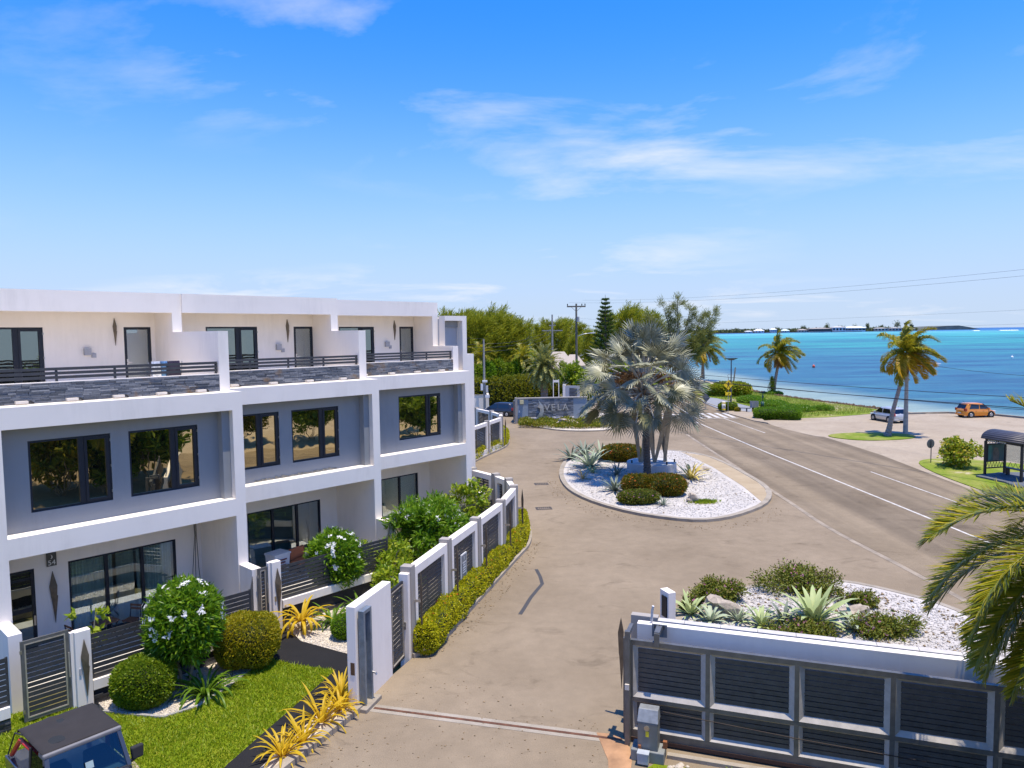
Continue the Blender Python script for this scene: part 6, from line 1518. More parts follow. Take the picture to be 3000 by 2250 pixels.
# norfolk pine
L_norf = leafm("leaf_norfolk", [(0.025, 0.055, 0.008), (0.045, 0.085, 0.012), (0.075, 0.12, 0.016)], 0.2, 0.5)
t = thing("norfolk_pine", "dark tiered norfolk pine behind the silver fan palm", "tree", (17.9, 140, -.3)); rs_ = np.random.RandomState(151); tr, ff = MB(), []
tr.tube([(0, 0, 0), (0, 0, 9), (0, 0, 18.4)], [.4, .25, .03], 8)
for i in range(19):
    z = 2.5 + 15.6 * i / 19; rad = 3.9 * (1 - i / 19.3) ** .9 + .12
    for j in range(7):
        a = j * 6.283 / 7 + i * .45; d = np.array([math.cos(a), math.sin(a), .18]); e = np.array([0, 0, z]) + d * rad; e[2] += .22 * rad
        tr.tube([(0, 0, z), tuple(np.array([0, 0, z]) + d * rad * .6), tuple(e)], [.05, .035, .02], 4)
        k = int(14 + 22 * rad); q = .25 + .75 * rs_.rand(k, 1); C = np.array([0, 0, z]) + (e - np.array([0, 0, z])) * q + rs_.normal(size=(k, 3)) * np.array([.12, .12, .05])
        ff.append(leaves(C, d * .6 + rs_.normal(size=(k, 3)) * .35 + np.array([0, 0, .7]), unit(k, rs_), .45, .16))
tr.build("trunk", M_bark, t); npmesh("crown", *merge(ff), L_norf, t)
# clipped hedge and tall shrubs beyond the side lane
L_bighedge = leafm("leaf_bighedge", [(0.05, 0.075, 0.004), (0.10, 0.12, 0.006), (0.18, 0.17, 0.010), (0.07, 0.10, 0.005)], 0.25, 0.5, (0.35, 0.33, 0.02))
hedge_run("tall_hedge", "tall clipped hedge behind the dark car and name wall", "hedge", [(-16, 112.5), (-6, 115.5), (-1.8, 118.2), (3, 124.5), (7.5, 131)], 2.6, 4.0, L_bighedge, 620, (.34, .22), 160, None, None, -.2)
for i in range(9):
    x, y = -9.5 + 1.75 * i, 124.5 + 1.35 * i
    ball_bush("screen_shrub", "bright green screening shrub behind the tall hedge, number %s from the left" % ["one", "two", "three", "four", "five", "six", "seven", "eight", "nine"][i], "shrub", (x, y, -.3), 1.35, 1.3, 6.3 + .5 * math.sin(i * 2.1), L_hedge if i % 3 else L_frangi, 3000, (.55, .16), 2.4, 0, 170 + i, "screening shrubs behind the tall hedge", None, 0, .75, .28, .8)
for i, (x, y, r_, h) in enumerate(((9.6, 126, 2.4, 6.4), (12.4, 121, 2.2, 5.4), (14.8, 128, 2.6, 6.2), (18.5, 132, 2.6, 6.5), (22.5, 140, 2.8, 6.2), (26.5, 150, 2.8, 5.2), (30, 158, 2.6, 4.6), (3.2, 140, 2.6, 8.2), (6.5, 146, 2.6, 7.6))):
    loose_shrub("broadleaf_tree", "bushy green tree " + ["right of the feathery palm behind the name wall", "low right of the feathery palm", "left behind the silver fan palm", "behind the silver fan palm's crown, left", "behind the silver fan palm's crown, middle", "behind the silver fan palm's crown, right", "at the road's far bend", "behind the feathery palm, left", "behind the feathery palm, right"][i], "tree", (x, y, -.3), r_, .6, h, [L_hedge, L_broad, L_bighedge][i % 3], 2600, (.5, .26), 190 + i, 6, None, 1, 34, "bushy trees along the road")
for i, (x, y, h) in enumerate(((2.0, 133, 8.0), (-5.6, 130, 8.4))):
    t = thing("garden_palm", "ragged garden palm above the screening shrubs, " + ("the right one" if i == 0 else "the left one"), "palm tree", (x, y, -.3), 0, "ragged garden palms"); rs_ = np.random.RandomState(210 + i)
    trunk_mesh(t, [(0, 0, 0), (0, 0, h * .5), (0, 0, h - 1)], [.3, .25, .22], M_ctrunk, "trunk", .4, 8)
    for j in range(22):
        V, F = frond((0, 0, h - 1), j * 2.4, R(75 - 115 * j / 22), 3.4, 1.5, 26, .8, .13, .6, .4, rs=rs_); npmesh("frond", V, F, L_coco, t)
M_roof = flat("roof_tan", (.42, .36, .30), .8); M_hwall = flat("house_wall", (.60, .56, .50), .8)
def house(label, x, y, w, d, h, rh, rz=0, wall_m=None, roof_m=None, cat="house", grp=None, nwin=3):
    t = thing("house", label, cat, (x, y, -.4), rz, grp)
    MB().box(-w / 2, w / 2, -d / 2, d / 2, 0, h).build("wall", wall_m or M_hwall, t)
    o = .06 * w
    r_ = MB(); r_.add([(-w / 2 - o, -d / 2 - o, h), (w / 2 + o, -d / 2 - o, h), (w / 2 + o, d / 2 + o, h), (-w / 2 - o, d / 2 + o, h), (-w * .18, 0, h + rh), (w * .18, 0, h + rh)], [(0, 1, 5, 4), (1, 2, 5), (2, 3, 4, 5), (3, 0, 4), (3, 2, 1, 0)])
    r_.build("roof", roof_m or M_roof, t)
    for k in range(nwin):
        xx = -w / 2 + w * (k + .5) / nwin; MB().box(xx - w * .07, xx + w * .07, -d / 2 - .02 * d, -d / 2 + .01, h * .35, h * .8).build("window", M_frame, t)
    return t
house("small house with a tan hipped roof behind the feathery palm", 10.6, 165, 7, 7, 3.6, 3.6)
house("small house with a pale hipped roof left of the tall utility pole", 14.8, 176, 5, 5, 3.6, 2.6)
house("distant white house seen between the pole and the norfolk pine", 27, 330, 9, 7, 9.5, 2.2, 0, flat("hw", (.7, .7, .68), .8))
# slatted garden wall, planter wall and posts behind the name wall
t = thing("side_wall", "low white wall at the end of the side lane beside the wire pole", "wall", (-6.4, 110, 0), .05)
MB().box(0, 2.9, 0, .3, -.3, 1.8).build("front", M_white, t); MB().box(2.6, 2.9, .3, 4, -.3, 1.79).build("return", M_white, t); MB().box(-.05, 2.95, -.05, .35, 1.8, 1.86).build("coping", M_pillar, t)
t = thing("louvre_wall", "white and grey louvred wall panel right of the feathery palm", "wall", (7.2, 104, 0), -.25)
MB().box(0, .35, 0, .35, -.3, 3.7).build("pillar", M_white, t); MB().box(.35, 2.4, .05, .25, -.3, 3.5).build("panel", M_grey, t)
for k in range(9): inst(ME_slat, "slat", t, (1.5, .03, 1.6 + k * .19), (0, 0, 0), (1.1, .04, .13))
t = thing("sign_frame", "pair of slim white posts standing behind the name wall", "post", (5.65, 101, 0))
for x in (0, .75): MB().box(x, x + .10, 0, .1, -.1, 4.6).build("post", M_white, t)
MB().box(.1, .75, .02, .08, 4.2, 4.5).build("crossbar", M_white, t)

# ---- the name wall
vl = thing("name_wall", "grey entrance wall with slate facing and raised letters VELA", "wall", (0.62, 89.2, 0), math.atan2(1.0, 8.5))
LV = 8.7
MB().box(0, LV, 0, .5, -.2, 3.0).build("core", paint("grey_blue_render", (.30, .335, .36), .1), vl)
MB().box(-.25, 0, -.1, .6, -.2, 3.15).build("pillar", M_pillar, vl)
MB().box(0, LV, -.1, .55, 3.0, 3.12).build("coping", M_pillar, vl)
MB().box(.9, 7.0, -.16, -.002, .58, .70).build("ledge", M_white, vl)
strips(vl, 1.35, 6.95, .705, 2.98, -.0, objrand("grey_slate", [(0.0, (.10, .105, .11)), (.4, (.19, .19, .195)), (1, (.34, .335, .33))], .7, .5) and cube_mesh(MATS["grey_slate"], "slate_strip_grey"), .125, .3, .75, 220, 240)
M_let = flat("letter_steel", (.60, .60, .585), .3, .7)
for i, ch_ in enumerate("VELA"): text_mesh("letter", ch_, 1.15, M_let, vl, (3.62 + i * .76, -.30, 1.88), (R(90), 0, 0), .035, 'CENTER', 1.0)
for i in range(4): MB().box(3.6 + i * .76, 3.64 + i * .76, -.27, -.03, 1.85, 1.9).build("stud", M_steel, vl)
se = MB(); P_ = [(.0, 0), (.75, .02), (1.02, .8), (.98, 1.5), (.62, 2.1), (.22, 2.45), (.45, 1.9), (.10, 1.45), (.48, 1.28), (.45, .75), (.28, .38)]
n_ = len(P_); se.add([(2.35 + a * .85, -.26 - .10 * math.sin(a * 2), .74 + b * .86) for a, b in P_] + [(2.35 + a * .85, -.16, .74 + b * .86) for a, b in P_], [tuple(range(n_)), tuple(range(2 * n_ - 1, n_ - 1, -1))] + [((k + 1) % n_, k, n_ + k, n_ + (k + 1) % n_) for k in range(n_)])
se.build("sail_emblem", M_let, vl)
MB().box(.28, .75, -.32, -.02, 2.42, 2.86).build("wall_lamp", flat("lamp_yellow", (.60, .52, .28), .5), vl)
MB().box(.15, .32, -.03, -.001, 1.33, 1.6).build("notice", M_white, vl)
t = thing("lane_gate", "open steel lane gate edge-on at the left end of the name wall", "gate", (0.15, 90.2, 0), R(84))
frame_rect(MB(), 0, 3.2, .15, 2.7, -.05, .05, .12).build("frame", M_gate, t); slat_run(t, .14, 3.06, .3, 2.55, 0, 12, .03, .05)

# ---- dark car at the end of the lane, silver and orange cars in the car park
M_tyre = flat("tyre", (.012, .012, .012), .85); M_rim = flat("rim", (.45, .45, .46), .35, .8); M_cglass = glass_reflect("car_glass", (.5, .55, .6), (.006, .007, .008), .14, .02)
def carpaint(name, c):
    m, n, l, b = _nt(name); b.inputs["Base Color"].default_value = (*c, 1); b.inputs["Roughness"].default_value = .28; b.inputs["Metallic"].default_value = .25; b.inputs["Coat Weight"].default_value = .8; b.inputs["Coat Roughness"].default_value = .06
    MATS[name] = m; return m
def loft(sections):
    """skin between cross-sections of equal point count"""
    mb = MB(); k = len(sections[0]); V = [p for s in sections for p in s]; F = []
    for i in range(len(sections) - 1):
        for j in range(k - 1): F.append((i * k + j, i * k + j + 1, (i + 1) * k + j + 1, (i + 1) * k + j))
    F += [tuple(range(k - 1, -1, -1)), tuple((len(sections) - 1) * k + j for j in range(k))]
    mb.add(V, F); return mb
def hatchback(label, loc, rz, paint_m, L=3.95, W=1.75, Hh=1.62, hood=0.26, scale=1.0, tail=(.42, .02, .02), plate=True):
    """y forward; body lofted along its length, cabin lofted above the belt line"""
    t = thing("parked_car", label, "car", loc, rz, "parked cars"); t.scale = (scale,) * 3
    h = L / 2; belt = .58 * Hh; w = W / 2
    # (y, half width, top z, bottom z)
    st = [(-h, w * .78, .50 * Hh, .30), (-h + .06, w * .90, belt * .98, .24), (-h + .35, w * .98, belt * 1.02, .20), (-h * .35, w, belt, .19), (h * .25, w, belt * .98, .19), (h * .52, w * .985, belt * .95, .19), (h - .42, w * .95, belt * .83, .20), (h - .12, w * .84, belt * .66, .22), (h, w * .66, belt * .52, .30)]
    secs = []
    for (y, hw, zt, zb) in st:
        half = [(hw * .86, zb), (hw * .98, zb + .10), (hw, zb + (zt - zb) * .55), (hw * .965, zt - .05), (hw * .90, zt)]
        secs.append([(-x, y, z) for x, z in half] + [(0, y, zt + .035)] + [(x, y, z) for x, z in half[::-1]])
    b = loft(secs).build("body", paint_m, t, True)
    cab = [(-h + .06, w * .86, belt * .98, belt + .02), (-h + .38, w * .80, belt * 1.0, Hh * .93), (-h + .75, w * .78, belt, Hh * .985), (-.15, w * .79, belt, Hh), (h * .14, w * .77, belt, Hh * .965), (h * .62, w * .86, belt * .96, belt * .98)]
    secs = []
    for (y, hw, zb, zt) in cab:
        wb = w * .93
        secs.append([(-wb, y, zb - .03), (-(wb + (hw - wb) * .55), y, zb + (zt - zb) * .55), (-hw, y, max(zb, zt - .07)), (-hw * .84, y, zt), (0, y, zt + .02), (hw * .84, y, zt), (hw, y, max(zb, zt - .07)), (wb + (hw - wb) * .55, y, zb + (zt - zb) * .55), (wb, y, zb - .03)])
    c = loft(secs).build("cabin", paint_m, t, True)
    e = .012
    # windscreen and rear glass follow the cabin ends
    MB().add([(-w * .80, h * .585, belt * 1.02), (w * .80, h * .585, belt * 1.02), (w * .70, h * .175, Hh * .945), (-w * .70, h * .175, Hh * .945)], [(0, 1, 2, 3)]).build("windscreen", M_cglass, t, loc=(0, .03, .02))
    MB().add([(w * .76, -h + .10, belt + .06), (-w * .76, -h + .10, belt + .06), (-w * .70, -h + .345, Hh * .90), (w * .70, -h + .345, Hh * .90)], [(0, 1, 2, 3)]).build("rear_window", M_cglass, t, loc=(0, -.025, 0))
    for sx in (-1, 1):
        wb = w * .93
        def sp(y, f): # point on the cabin side at height fraction f
            hw = w * .79; return (sx * (wb + (hw - wb) * f + .022), y, belt + (Hh * .95 - belt) * f)
        for (ya0, ya1, yb0, yb1) in ((-h + .50, -h * .12, -h + .72, -h * .12), (-h * .06, h * .50, -h * .06, h * .16)):
            q = [sp(ya0, .10), sp(ya1, .10), sp(yb1, .86), sp(yb0, .86)]
            MB().add(q if sx > 0 else q[::-1], [(0, 1, 2, 3)]).build("side_window", M_cglass, t)
        for y in (-h * .62, h * .63):
            MB().tube([(sx * (w - .20), y, .33), (sx * (w + .004), y, .33)], [.40, .385], 20).build("wheel_arch", M_dark, t)
            wh = MB().tube([(sx * (w - .16), y, .31), (sx * (w - .02), y, .31), (sx * (w + .015), y, .31)], [.315, .315, .27], 20).build("wheel", M_tyre, t)
            rm = MB().tube([(sx * (w + .0), y, .31), (sx * (w + .024), y, .31)], [.20, .18], 18).build("rim", M_rim, wh)
            for k in range(5):
                a = k * 1.2566; MB().bar((sx * (w + .03), y, .31), (sx * (w + .03), y + .17 * math.cos(a), .31 + .17 * math.sin(a)), .05, .02, (1, 0, 0)).build("spoke", M_rim, wh)
        MB().box(sx * w - .07 if sx > 0 else -w - .10, sx * w + .10 if sx > 0 else -w + .07, h * .46, h * .53, belt, belt + .14).build("mirror", paint_m, t, bevel=.03)
        MB().box(sx * w * .82 - .11, sx * w * .82 + .11, -h - .012, -h + .22, belt * .80, belt * 1.12).build("tail_light", flat("tail_red%.2f" % tail[0], tail, .25), t, bevel=.02)
        MB().box(sx * w * .66 - .16, sx * w * .66 + .16, h - .28, h - .03, belt * .66, belt * .80).build("headlight", flat("headlamp", (.6, .6, .6), .15), t, bevel=.03)
        for y in (-h * .30, h * .16): MB().box(sx * (w + .004) - .01, sx * (w + .004) + .01, y - .10, y + .02, belt * .86, belt * .86 + .03).build("door_handle", paint_m, t)
    MB().box(-w * .86, w * .86, -h - .05, -h + .1, .26, .46).build("rear_bumper", paint_m, t, bevel=.04); MB().box(-w * .7, w * .7, h - .1, h + .04, .26, .42).build("front_bumper", paint_m, t, bevel=.04)
    if plate: MB().box(-.24, .24, -h - .066, -h - .052, .46, .58).build("number_plate", flat("plate_pale", (.5, .52, .48), .5), t)
    MB().tube([(0, -h + .5, Hh), (0, -h + .3, Hh + .22)], .012, 5).build("aerial", M_dark, t)
    return t
hatchback("silver hatchback parked beside the leaning coconut palm", (44.75, 86.9, 0), math.atan2(.45, 2.9) , carpaint("silver_paint", (.46, .46, .45)), 3.9, 1.7, 1.55, scale=1.15, tail=(.45, .03, .04))
hatchback("orange hatchback parked at the sea wall", (57.2, 90.1, 0), R(-84), carpaint("orange_paint", (.72, .25, .012)), 3.7, 1.66, 1.58, scale=1.13, tail=(.25, .02, .01))
hatchback("dark grey car waiting at the end of the side lane", (-1.75, 98.0, 0), R(66), carpaint("dark_paint", (.03, .03, .035)), 4.5, 1.85, 1.7, scale=1.08)

# ---- the off-roader in the corner
PADc = [(-10.7, 19.15), (-9.55, 18.0), (-9.3, 15.4), (-10.6, 12), (-16, 12), (-13.3, 17.3)]
struct(MB().prism(PADc, -.25, .012).build("parking_pad", M_lot))
jp = thing("off_roader", "dark grey off-roader with a black soft top and red roll bars", "car", (-9.72, 15.82, 0), R(-130.5))
M_jeep = carpaint("jeep_grey", (.055, .058, .065)); M_soft = flat("soft_top", (.026, .022, .020), .95, bump=.3, bscale=120); M_red = flat("roll_red", (.62, .035, .025), .45); M_hgrey = flat("header_grey", (.17, .165, .165), .6)
MB().hexa([(-.86, -2.35, .55), (.86, -2.35, .55), (.86, .45, .55), (-.86, .45, .55)], [(-.88, -2.38, 1.22), (.88, -2.38, 1.22), (.88, .45, 1.24), (-.88, .45, 1.24)]).build("tub", M_jeep, jp, bevel=.03)
MB().hexa([(-.80, .45, .62), (.80, .45, .62), (.62, 2.0, .62), (-.62, 2.0, .62)], [(-.78, .45, 1.30), (.78, .45, 1.30), (.60, 2.0, 1.18), (-.60, 2.0, 1.18)]).build("hood", M_jeep, jp, bevel=.05)
MB().box(-.45, .45, .55, .78, 1.285, 1.305).build("cowl_vent", M_dark, jp)
for s in (-1, 1):
    MB().hexa([(s * .62 - .22, .75, .80), (s * .62 + .22, .75, .80), (s * .62 + .22, 2.15, .80), (s * .62 - .22, 2.15, .80)], [(s * .74 - .20, .85, .98), (s * .74 + .20, .85, .98), (s * .74 + .20, 2.1, .95), (s * .74 - .20, 2.1, .95)]).build("front_fender", M_dark, jp)
    MB().box(s * .96 - .12, s * .96 + .10, -2.05, -1.15, .92, 1.02).build("rear_fender", M_dark, jp)
    for y in (1.55, -1.6):
        wh = MB().tube([(s * .62, y, .40), (s * .95, y, .40)], [.42, .42], 22).build("wheel", M_tyre, jp); MB().tube([(s * .94, y, .40), (s * .965, y, .40)], [.25, .22], 18).build("rim", M_rim, wh)
    # mirrors on stalks
    MB().hexa([(s * 1.02 - .12, .32, 1.34), (s * 1.02 + .12, .32, 1.34), (s * 1.02 + .12, .44, 1.34), (s * 1.02 - .12, .44, 1.34)], [(s * 1.02 - .14, .30, 1.62), (s * 1.02 + .14, .30, 1.62), (s * 1.02 + .14, .42, 1.62), (s * 1.02 - .14, .42, 1.62)]).build("mirror", M_dark, jp, bevel=.03)
    MB().bar((s * .84, .36, 1.30), (s * .98, .38, 1.36), .06, .06).build("mirror_stalk", M_dark, jp)
    MB().tube([(s * .74, -.55, 1.2), (s * .74, -.58, 1.80), (s * .68, -.62, 1.93), (s * .2, -.62, 1.95)], .055, 8).build("roll_bar", M_red, jp, True)
    MB().tube([(s * .74, -.58, 1.9), (s * .76, -1.5, 1.86), (s * .78, -2.15, 1.28)], .055, 8).build("roll_bar", M_red, jp, True)
    MB().bar((s * .86, -.62, 1.25), (s * .80, -.66, 2.0), .05, .05).build("door_surround", M_dark, jp)
    MB().add([(s * .875, -.60, 1.26), (s * .875, .36, 1.26), (s * .79, .06, 1.98), (s * .80, -.64, 1.98)], [(0, 1, 2, 3)]).build("side_window", M_cglass, jp)
    MB().tube([(s * .82, -2.3, 1.25), (s * .84, -1.6, 2.02), (s * .80, -1.2, 2.1)], .018, 6).build("soft_top_hoop", M_dark, jp)
# windscreen frame, glass
wf = MB(); wq = [(-.80, .46, 1.28), (.80, .46, 1.28), (.73, .10, 2.02), (-.73, .10, 2.02)]
for a, b in ((0, 1), (1, 2), (3, 0)): wf.bar(wq[a], wq[b], .09, .06)
wf.build("windscreen_frame", M_jeep, jp); MB().bar((-.80, .09, 2.05), (.80, .09, 2.05), .12, .10).build("header_rail", M_hgrey, jp, bevel=.03)
MB().add([(-.76, .45, 1.31), (.76, .45, 1.31), (.70, .12, 2.0), (-.70, .12, 2.0)], [(0, 1, 2, 3)]).build("windscreen", glass_clear("jeep_glass", (.30, .48, .55), .07), jp)
MB().add([(.06, .36, 1.54), (-.10, .36, 1.54), (-.10, .30, 1.68), (.06, .30, 1.68)], [(0, 1, 2, 3)]).build("licence_disc", flat("disc_paper", (.25, .33, .33), .7), jp, loc=(0, .025, 0))
MB().bar((.1, .52, 1.33), (-.55, .5, 1.36), .025, .02).build("wiper", M_dark, jp); MB().bar((-.05, .52, 1.34), (.5, .50, 1.36), .025, .02).build("wiper", M_dark, jp)
# sagging cloth roof with puddles
cl_ = MB(); nx_, ny_ = 15, 17; V_ = []
for j in range(ny_ + 1):
    for i in range(nx_ + 1):
        u_, v_ = i / nx_, j / ny_; x = -.79 + 1.58 * u_; y = .08 - 1.72 * v_
        z = 2.10 - .02 * abs(2 * u_ - 1) ** 3 - .06 * math.exp(-((u_ - .72) ** 2 / .02 + (v_ - .30) ** 2 / .03)) - .05 * math.exp(-((u_ - .55) ** 2 / .02 + (v_ - .78) ** 2 / .02)) + .07 * math.exp(-((u_ - .6) ** 2 / .004)) * max(0, v_ - .45) - .03 * math.sin(v_ * 9) * u_ * (1 - u_) * .5
        if v_ > .97: z -= .10
        V_.append((x, y, z))
F_ = [(j * (nx_ + 1) + i, j * (nx_ + 1) + i + 1, (j + 1) * (nx_ + 1) + i + 1, (j + 1) * (nx_ + 1) + i) for j in range(ny_) for i in range(nx_)]
cl_.add(V_, F_); o = cl_.build("soft_top", M_soft, jp, True); sm_ = o.modifiers.new("solid", 'SOLIDIFY'); sm_.thickness = .02
for (cx_, cy_, rx_, ry_, z_) in ((.30, -.46, .38, .20, 2.06), (.05, -1.25, .24, .20, 2.066)):
    MB().sheet([(cx_ + rx_ * math.cos(a) * (1 + .15 * math.sin(3 * a)), cy_ + ry_ * math.sin(a)) for a in [k * 6.283 / 24 for k in range(24)]], z_ + .02).build("puddle", flat("puddle", (.035, .028, .02), .05, spec=.6), jp)
MB().box(-.3, .3, -2.75, -2.45, .75, 1.3).build("spare_wheel", M_tyre, jp, bevel=.1)
for s in (-.42, .42): MB().box(s - .25, s + .25, -.55, -.1, .9, 1.55).build("seat", M_dark, jp, bevel=.06)
MB().box(-.75, .75, .12, .42, 1.05, 1.27).build("dashboard", flat("dash", (.12, .13, .13), .8), jp)
# ================================================================== POLES, WIRES, SIGNS, SHELTER, FAR COAST
M_wpole = flat("pole_wood", (.15, .13, .10), .9, var=.3, scale=3); M_wpole_g = flat("pole_grey", (.33, .31, .28), .9, var=.25, scale=3); M_wire = flat("wire", (.02, .02, .022), .7)
def utility_pole(label, x, y, h, r, arm, mat, extra=()):
    t = thing("utility_pole", label, "utility pole", (x, y, -.3), .05)
    MB().tube([(0, 0, 0), (0, 0, h * .5), (0, 0, h + .3)], [r * 1.25, r, r * .75], 12).build("pole", mat, t)
    for (z, w) in arm:
        MB().box(-w / 2, w / 2, -.09, .09, z + .3 - .12, z + .3 + .12).build("crossarm", mat, t)
        for k in (-.47, -.0, .30, .47):
            MB().tube([(w * k, 0, z + .42), (w * k, 0, z + .62), (w * k, 0, z + .8)], [.05, .10, .05], 8).build("insulator", M_iron, t)
        MB().bar((-w * .28, 0, z + .25), (0, 0, z - .6), .05, .05).build("brace", mat, t); MB().bar((w * .28, 0, z + .25), (0, 0, z - .6), .05, .05).build("brace", mat, t)
    for e in extra: e(t)
    return t
def lamp_arm(z, L, side=1):
    def f(t):
        a = MB().tube([(0, 0, z), (side * L * .5, -.1, z + .45), (side * L, -.2, z + .62)], .055, 8).build("lamp_arm", flat("lamp_alu", (.62, .62, .62), .4, .5), t, True)
        MB().hexa([(side * L - .1, -.32, z + .55), (side * L + .75, -.32, z + .60), (side * L + .75, -.08, z + .60), (side * L - .1, -.08, z + .55)], [(side * L - .1, -.28, z + .68), (side * L + .7, -.28, z + .70), (side * L + .7, -.12, z + .70), (side * L - .1, -.12, z + .68)]).build("lamp_head", flat("lamp_alu", (.62, .62, .62), .4, .5), a)
    return f
def boxes(*bb):
    def f(t):
        for (x0, x1, z0, z1, c) in bb: MB().box(x0, x1, -.42, -.18, z0, z1).build("meter_box", flat("mb%.2f" % c, (c, c, c), .5), t, bevel=.02)
    return f
def insulator_pot(z):
    def f(t): MB().tube([(.25, -.3, z), (.25, -.3, z + .9)], [.26, .26], 12).build("transformer", flat("pot_grey", (.36, .36, .35), .5), t)
    return f
utility_pole("tall wooden utility pole with a crossarm left of the norfolk pine", 11.5, 130, 16.1, .21, ((15.6, 3.3),), M_wpole, (lamp_arm(10.6, 2.6), insulator_pot(13.2)))
utility_pole("farther utility pole left of the tall one, with a lower crossarm", 10.3, 185, 15.6, .24, ((11.6, 5.2), (12.9, 1.6)), M_wpole_g)
utility_pole("slim grey pole with white meter boxes beside the side lane", -4.13, 109.2, 10.2, .16, (), M_wpole_g, (boxes((-.55, -.2, 2.9, 3.9, .7), (.2, .55, 2.6, 3.6, .5), (-.3, .45, 4.1, 4.4, .75), (.1, .75, 1.8, 2.2, .7)),))
utility_pole("small distant pole between the left pines and the far pole", 4.5, 210, 11.0, .2, ((10.0, 2.2),), M_wpole_g)
utility_pole("wooden lamp pole behind the leaning coconut palm", 40.87, 75.8, 7.6, .20, (), M_wpole_g, (lamp_arm(7.0, 2.7),))
def wire(label, a, b, sag, r=.018, n=28):
    a, b = Vector(a), Vector(b); pts = []
    for i in range(n + 1):
        s = i / n; p = a.lerp(b, s); p.z -= sag * 4 * s * (1 - s); pts.append(p - a)
    o = MB().tube(pts, r, 5).build("overhead_wire", M_wire, None, True, tuple(a)); return tag(o, label, "wire", "overhead wires")
wire("upper overhead wire of the pair crossing the sky to the right", (12.6, 130, 16.7), (50, 30, 16.4), 1.3, .009)
wire("lower overhead wire of the pair crossing the sky to the right", (10.2, 130, 16.3), (50, 30, 15.8), 1.3, .009)
wire("thin overhead wire just above the far coast", (11.5, 130, 12.2), (50, 30, 12.9), .5, .006)
wire("thin overhead wire crossing the crown of the leaning palm", (11.5, 130, 10.9), (50, 30, 11.9), .5, .006)
wire("thin overhead wire passing in front of the feathery beach tree", (11.5, 130, 13.6), (60, 60, 9.8), .9, .008)
wire("upper black cable crossing low over the road toward the right", (14.2, 87.5, 6.7), (42, 37.5, 6.35), .35, .022)
wire("lower black cable crossing low over the road toward the right", (14.2, 87.5, 6.05), (42, 37.5, 5.6), .35, .03)
wire("slack cable twinned with the lower one over the road", (14.2, 87.5, 6.2), (42, 37.5, 5.35), .3, .018)
wire("sagging cable from the lamp pole to the right edge", (40.87, 75.8, 7.6), (54, 44, 8.4), 1.3, .018)
wire("highest wire from the slim pole behind the terrace", (-14, 96, 11.5), (-4.1, 109, 10.3), .25, .02)
for k, z in enumerate((9.5, 9.0, 8.4)):
    wire(["top", "middle", "lowest"][k] + " wire running right from the slim grey pole", (-4.13, 109.2, z), (10.3, 185, z + 2.5 - .4 * k), .9, .03)
    wire(["top", "middle", "lowest"][k] + " wire running left from the slim grey pole behind the terrace", (-16, 96, z + .5), (-4.13, 109.2, z), .2, .025)
# ---- lamps, signs and furniture by the crossing
t = thing("solar_lamp", "slim dark lamp post with a flat solar head by the crossing", "street lamp", (29.97, 100.13, .08))
MB().tube([(0, 0, 0), (0, 0, 7.0)], [.11, .07], 10).build("pole", flat("lamp_dark", (.10, .10, .12), .5, .4), t); MB().hexa([(-.25, -.12, 6.9), (.25, -.12, 6.9), (.25, .12, 6.9), (-.25, .12, 6.9)], [(-.75, -.3, 7.12), (.75, -.3, 7.12), (.75, .3, 7.12), (-.75, .3, 7.12)]).build("head", flat("lamp_dark", (.10, .10, .12), .5, .4), t); MB().box(-.8, .8, -.34, .34, 7.125, 7.17).build("solar_panel", M_cglass, t)
M_ysign = flat("sign_yellow", (.85, .58, .01), .5); M_black = flat("sign_black", (.012, .012, .012), .6); M_back = flat("sign_back", (.30, .30, .31), .4, .6)
t = thing("pedestrian_sign", "yellow diamond sign with a black walking figure and an arrow plate", "sign", (28.63, 96.9, .08), .12)
MB().tube([(0, 0, 0), (0, 0, 4.75)], .045, 8).build("pole", M_back, t); MB().tube([(0, 0, 4.75), (-.1, 0, 5.05), (.05, 0, 5.2), (.2, 0, 5.1)], .03, 6).build("beacon_arm", M_back, t)
MB().add([(0, -.06, 3.10), (.66, -.06, 3.76), (0, -.06, 4.42), (-.66, -.06, 3.76), (0, -.03, 3.10), (.66, -.03, 3.76), (0, -.03, 4.42), (-.66, -.03, 3.76)], [(0, 1, 2, 3), (7, 6, 5, 4), (0, 4, 5, 1), (1, 5, 6, 2), (2, 6, 7, 3), (3, 7, 4, 0)]).build("diamond", M_ysign, t)
fg = MB(); fy = -.068
def fbox(p, q, w): fg.bar((p[0], fy, p[1]), (q[0], fy, q[1]), w, .012, (0, 1, 0)) if False else fg.add([(p[0] - w / 2, fy, p[1]), (p[0] + w / 2, fy, p[1]), (q[0] + w / 2, fy, q[1]), (q[0] - w / 2, fy, q[1])], [(0, 1, 2, 3)])
fbox((-.02, 3.72), (.0, 4.02), .16); fbox((-.16, 3.40), (-.03, 3.74), .09); fbox((.17, 3.38), (.02, 3.74), .09); fbox((-.20, 3.72), (-.06, 3.98), .06); fbox((.20, 3.78), (.05, 3.98), .06)
fg.add([(.02 + .085 * math.cos(k * .7854), fy, 4.12 + .085 * math.sin(k * .7854)) for k in range(8)], [tuple(range(8))]); fg.build("walking_figure", M_black, t)
MB().box(-.40, .40, -.06, -.03, 2.38, 2.80).build("arrow_plate", M_ysign, t); MB().add([(.16, fy, 2.70), (-.02, fy, 2.66), (.05, fy, 2.60), (-.10, fy, 2.48), (-.05, fy, 2.44), (.10, fy, 2.55), (.14, fy, 2.50)], [(0, 1, 2, 3, 4, 5, 6)]).build("arrow", M_black, t)
t = thing("diamond_sign_back", "grey back of a diamond road sign left of the crossing", "sign", (27.1, 102.3, 0), .3)
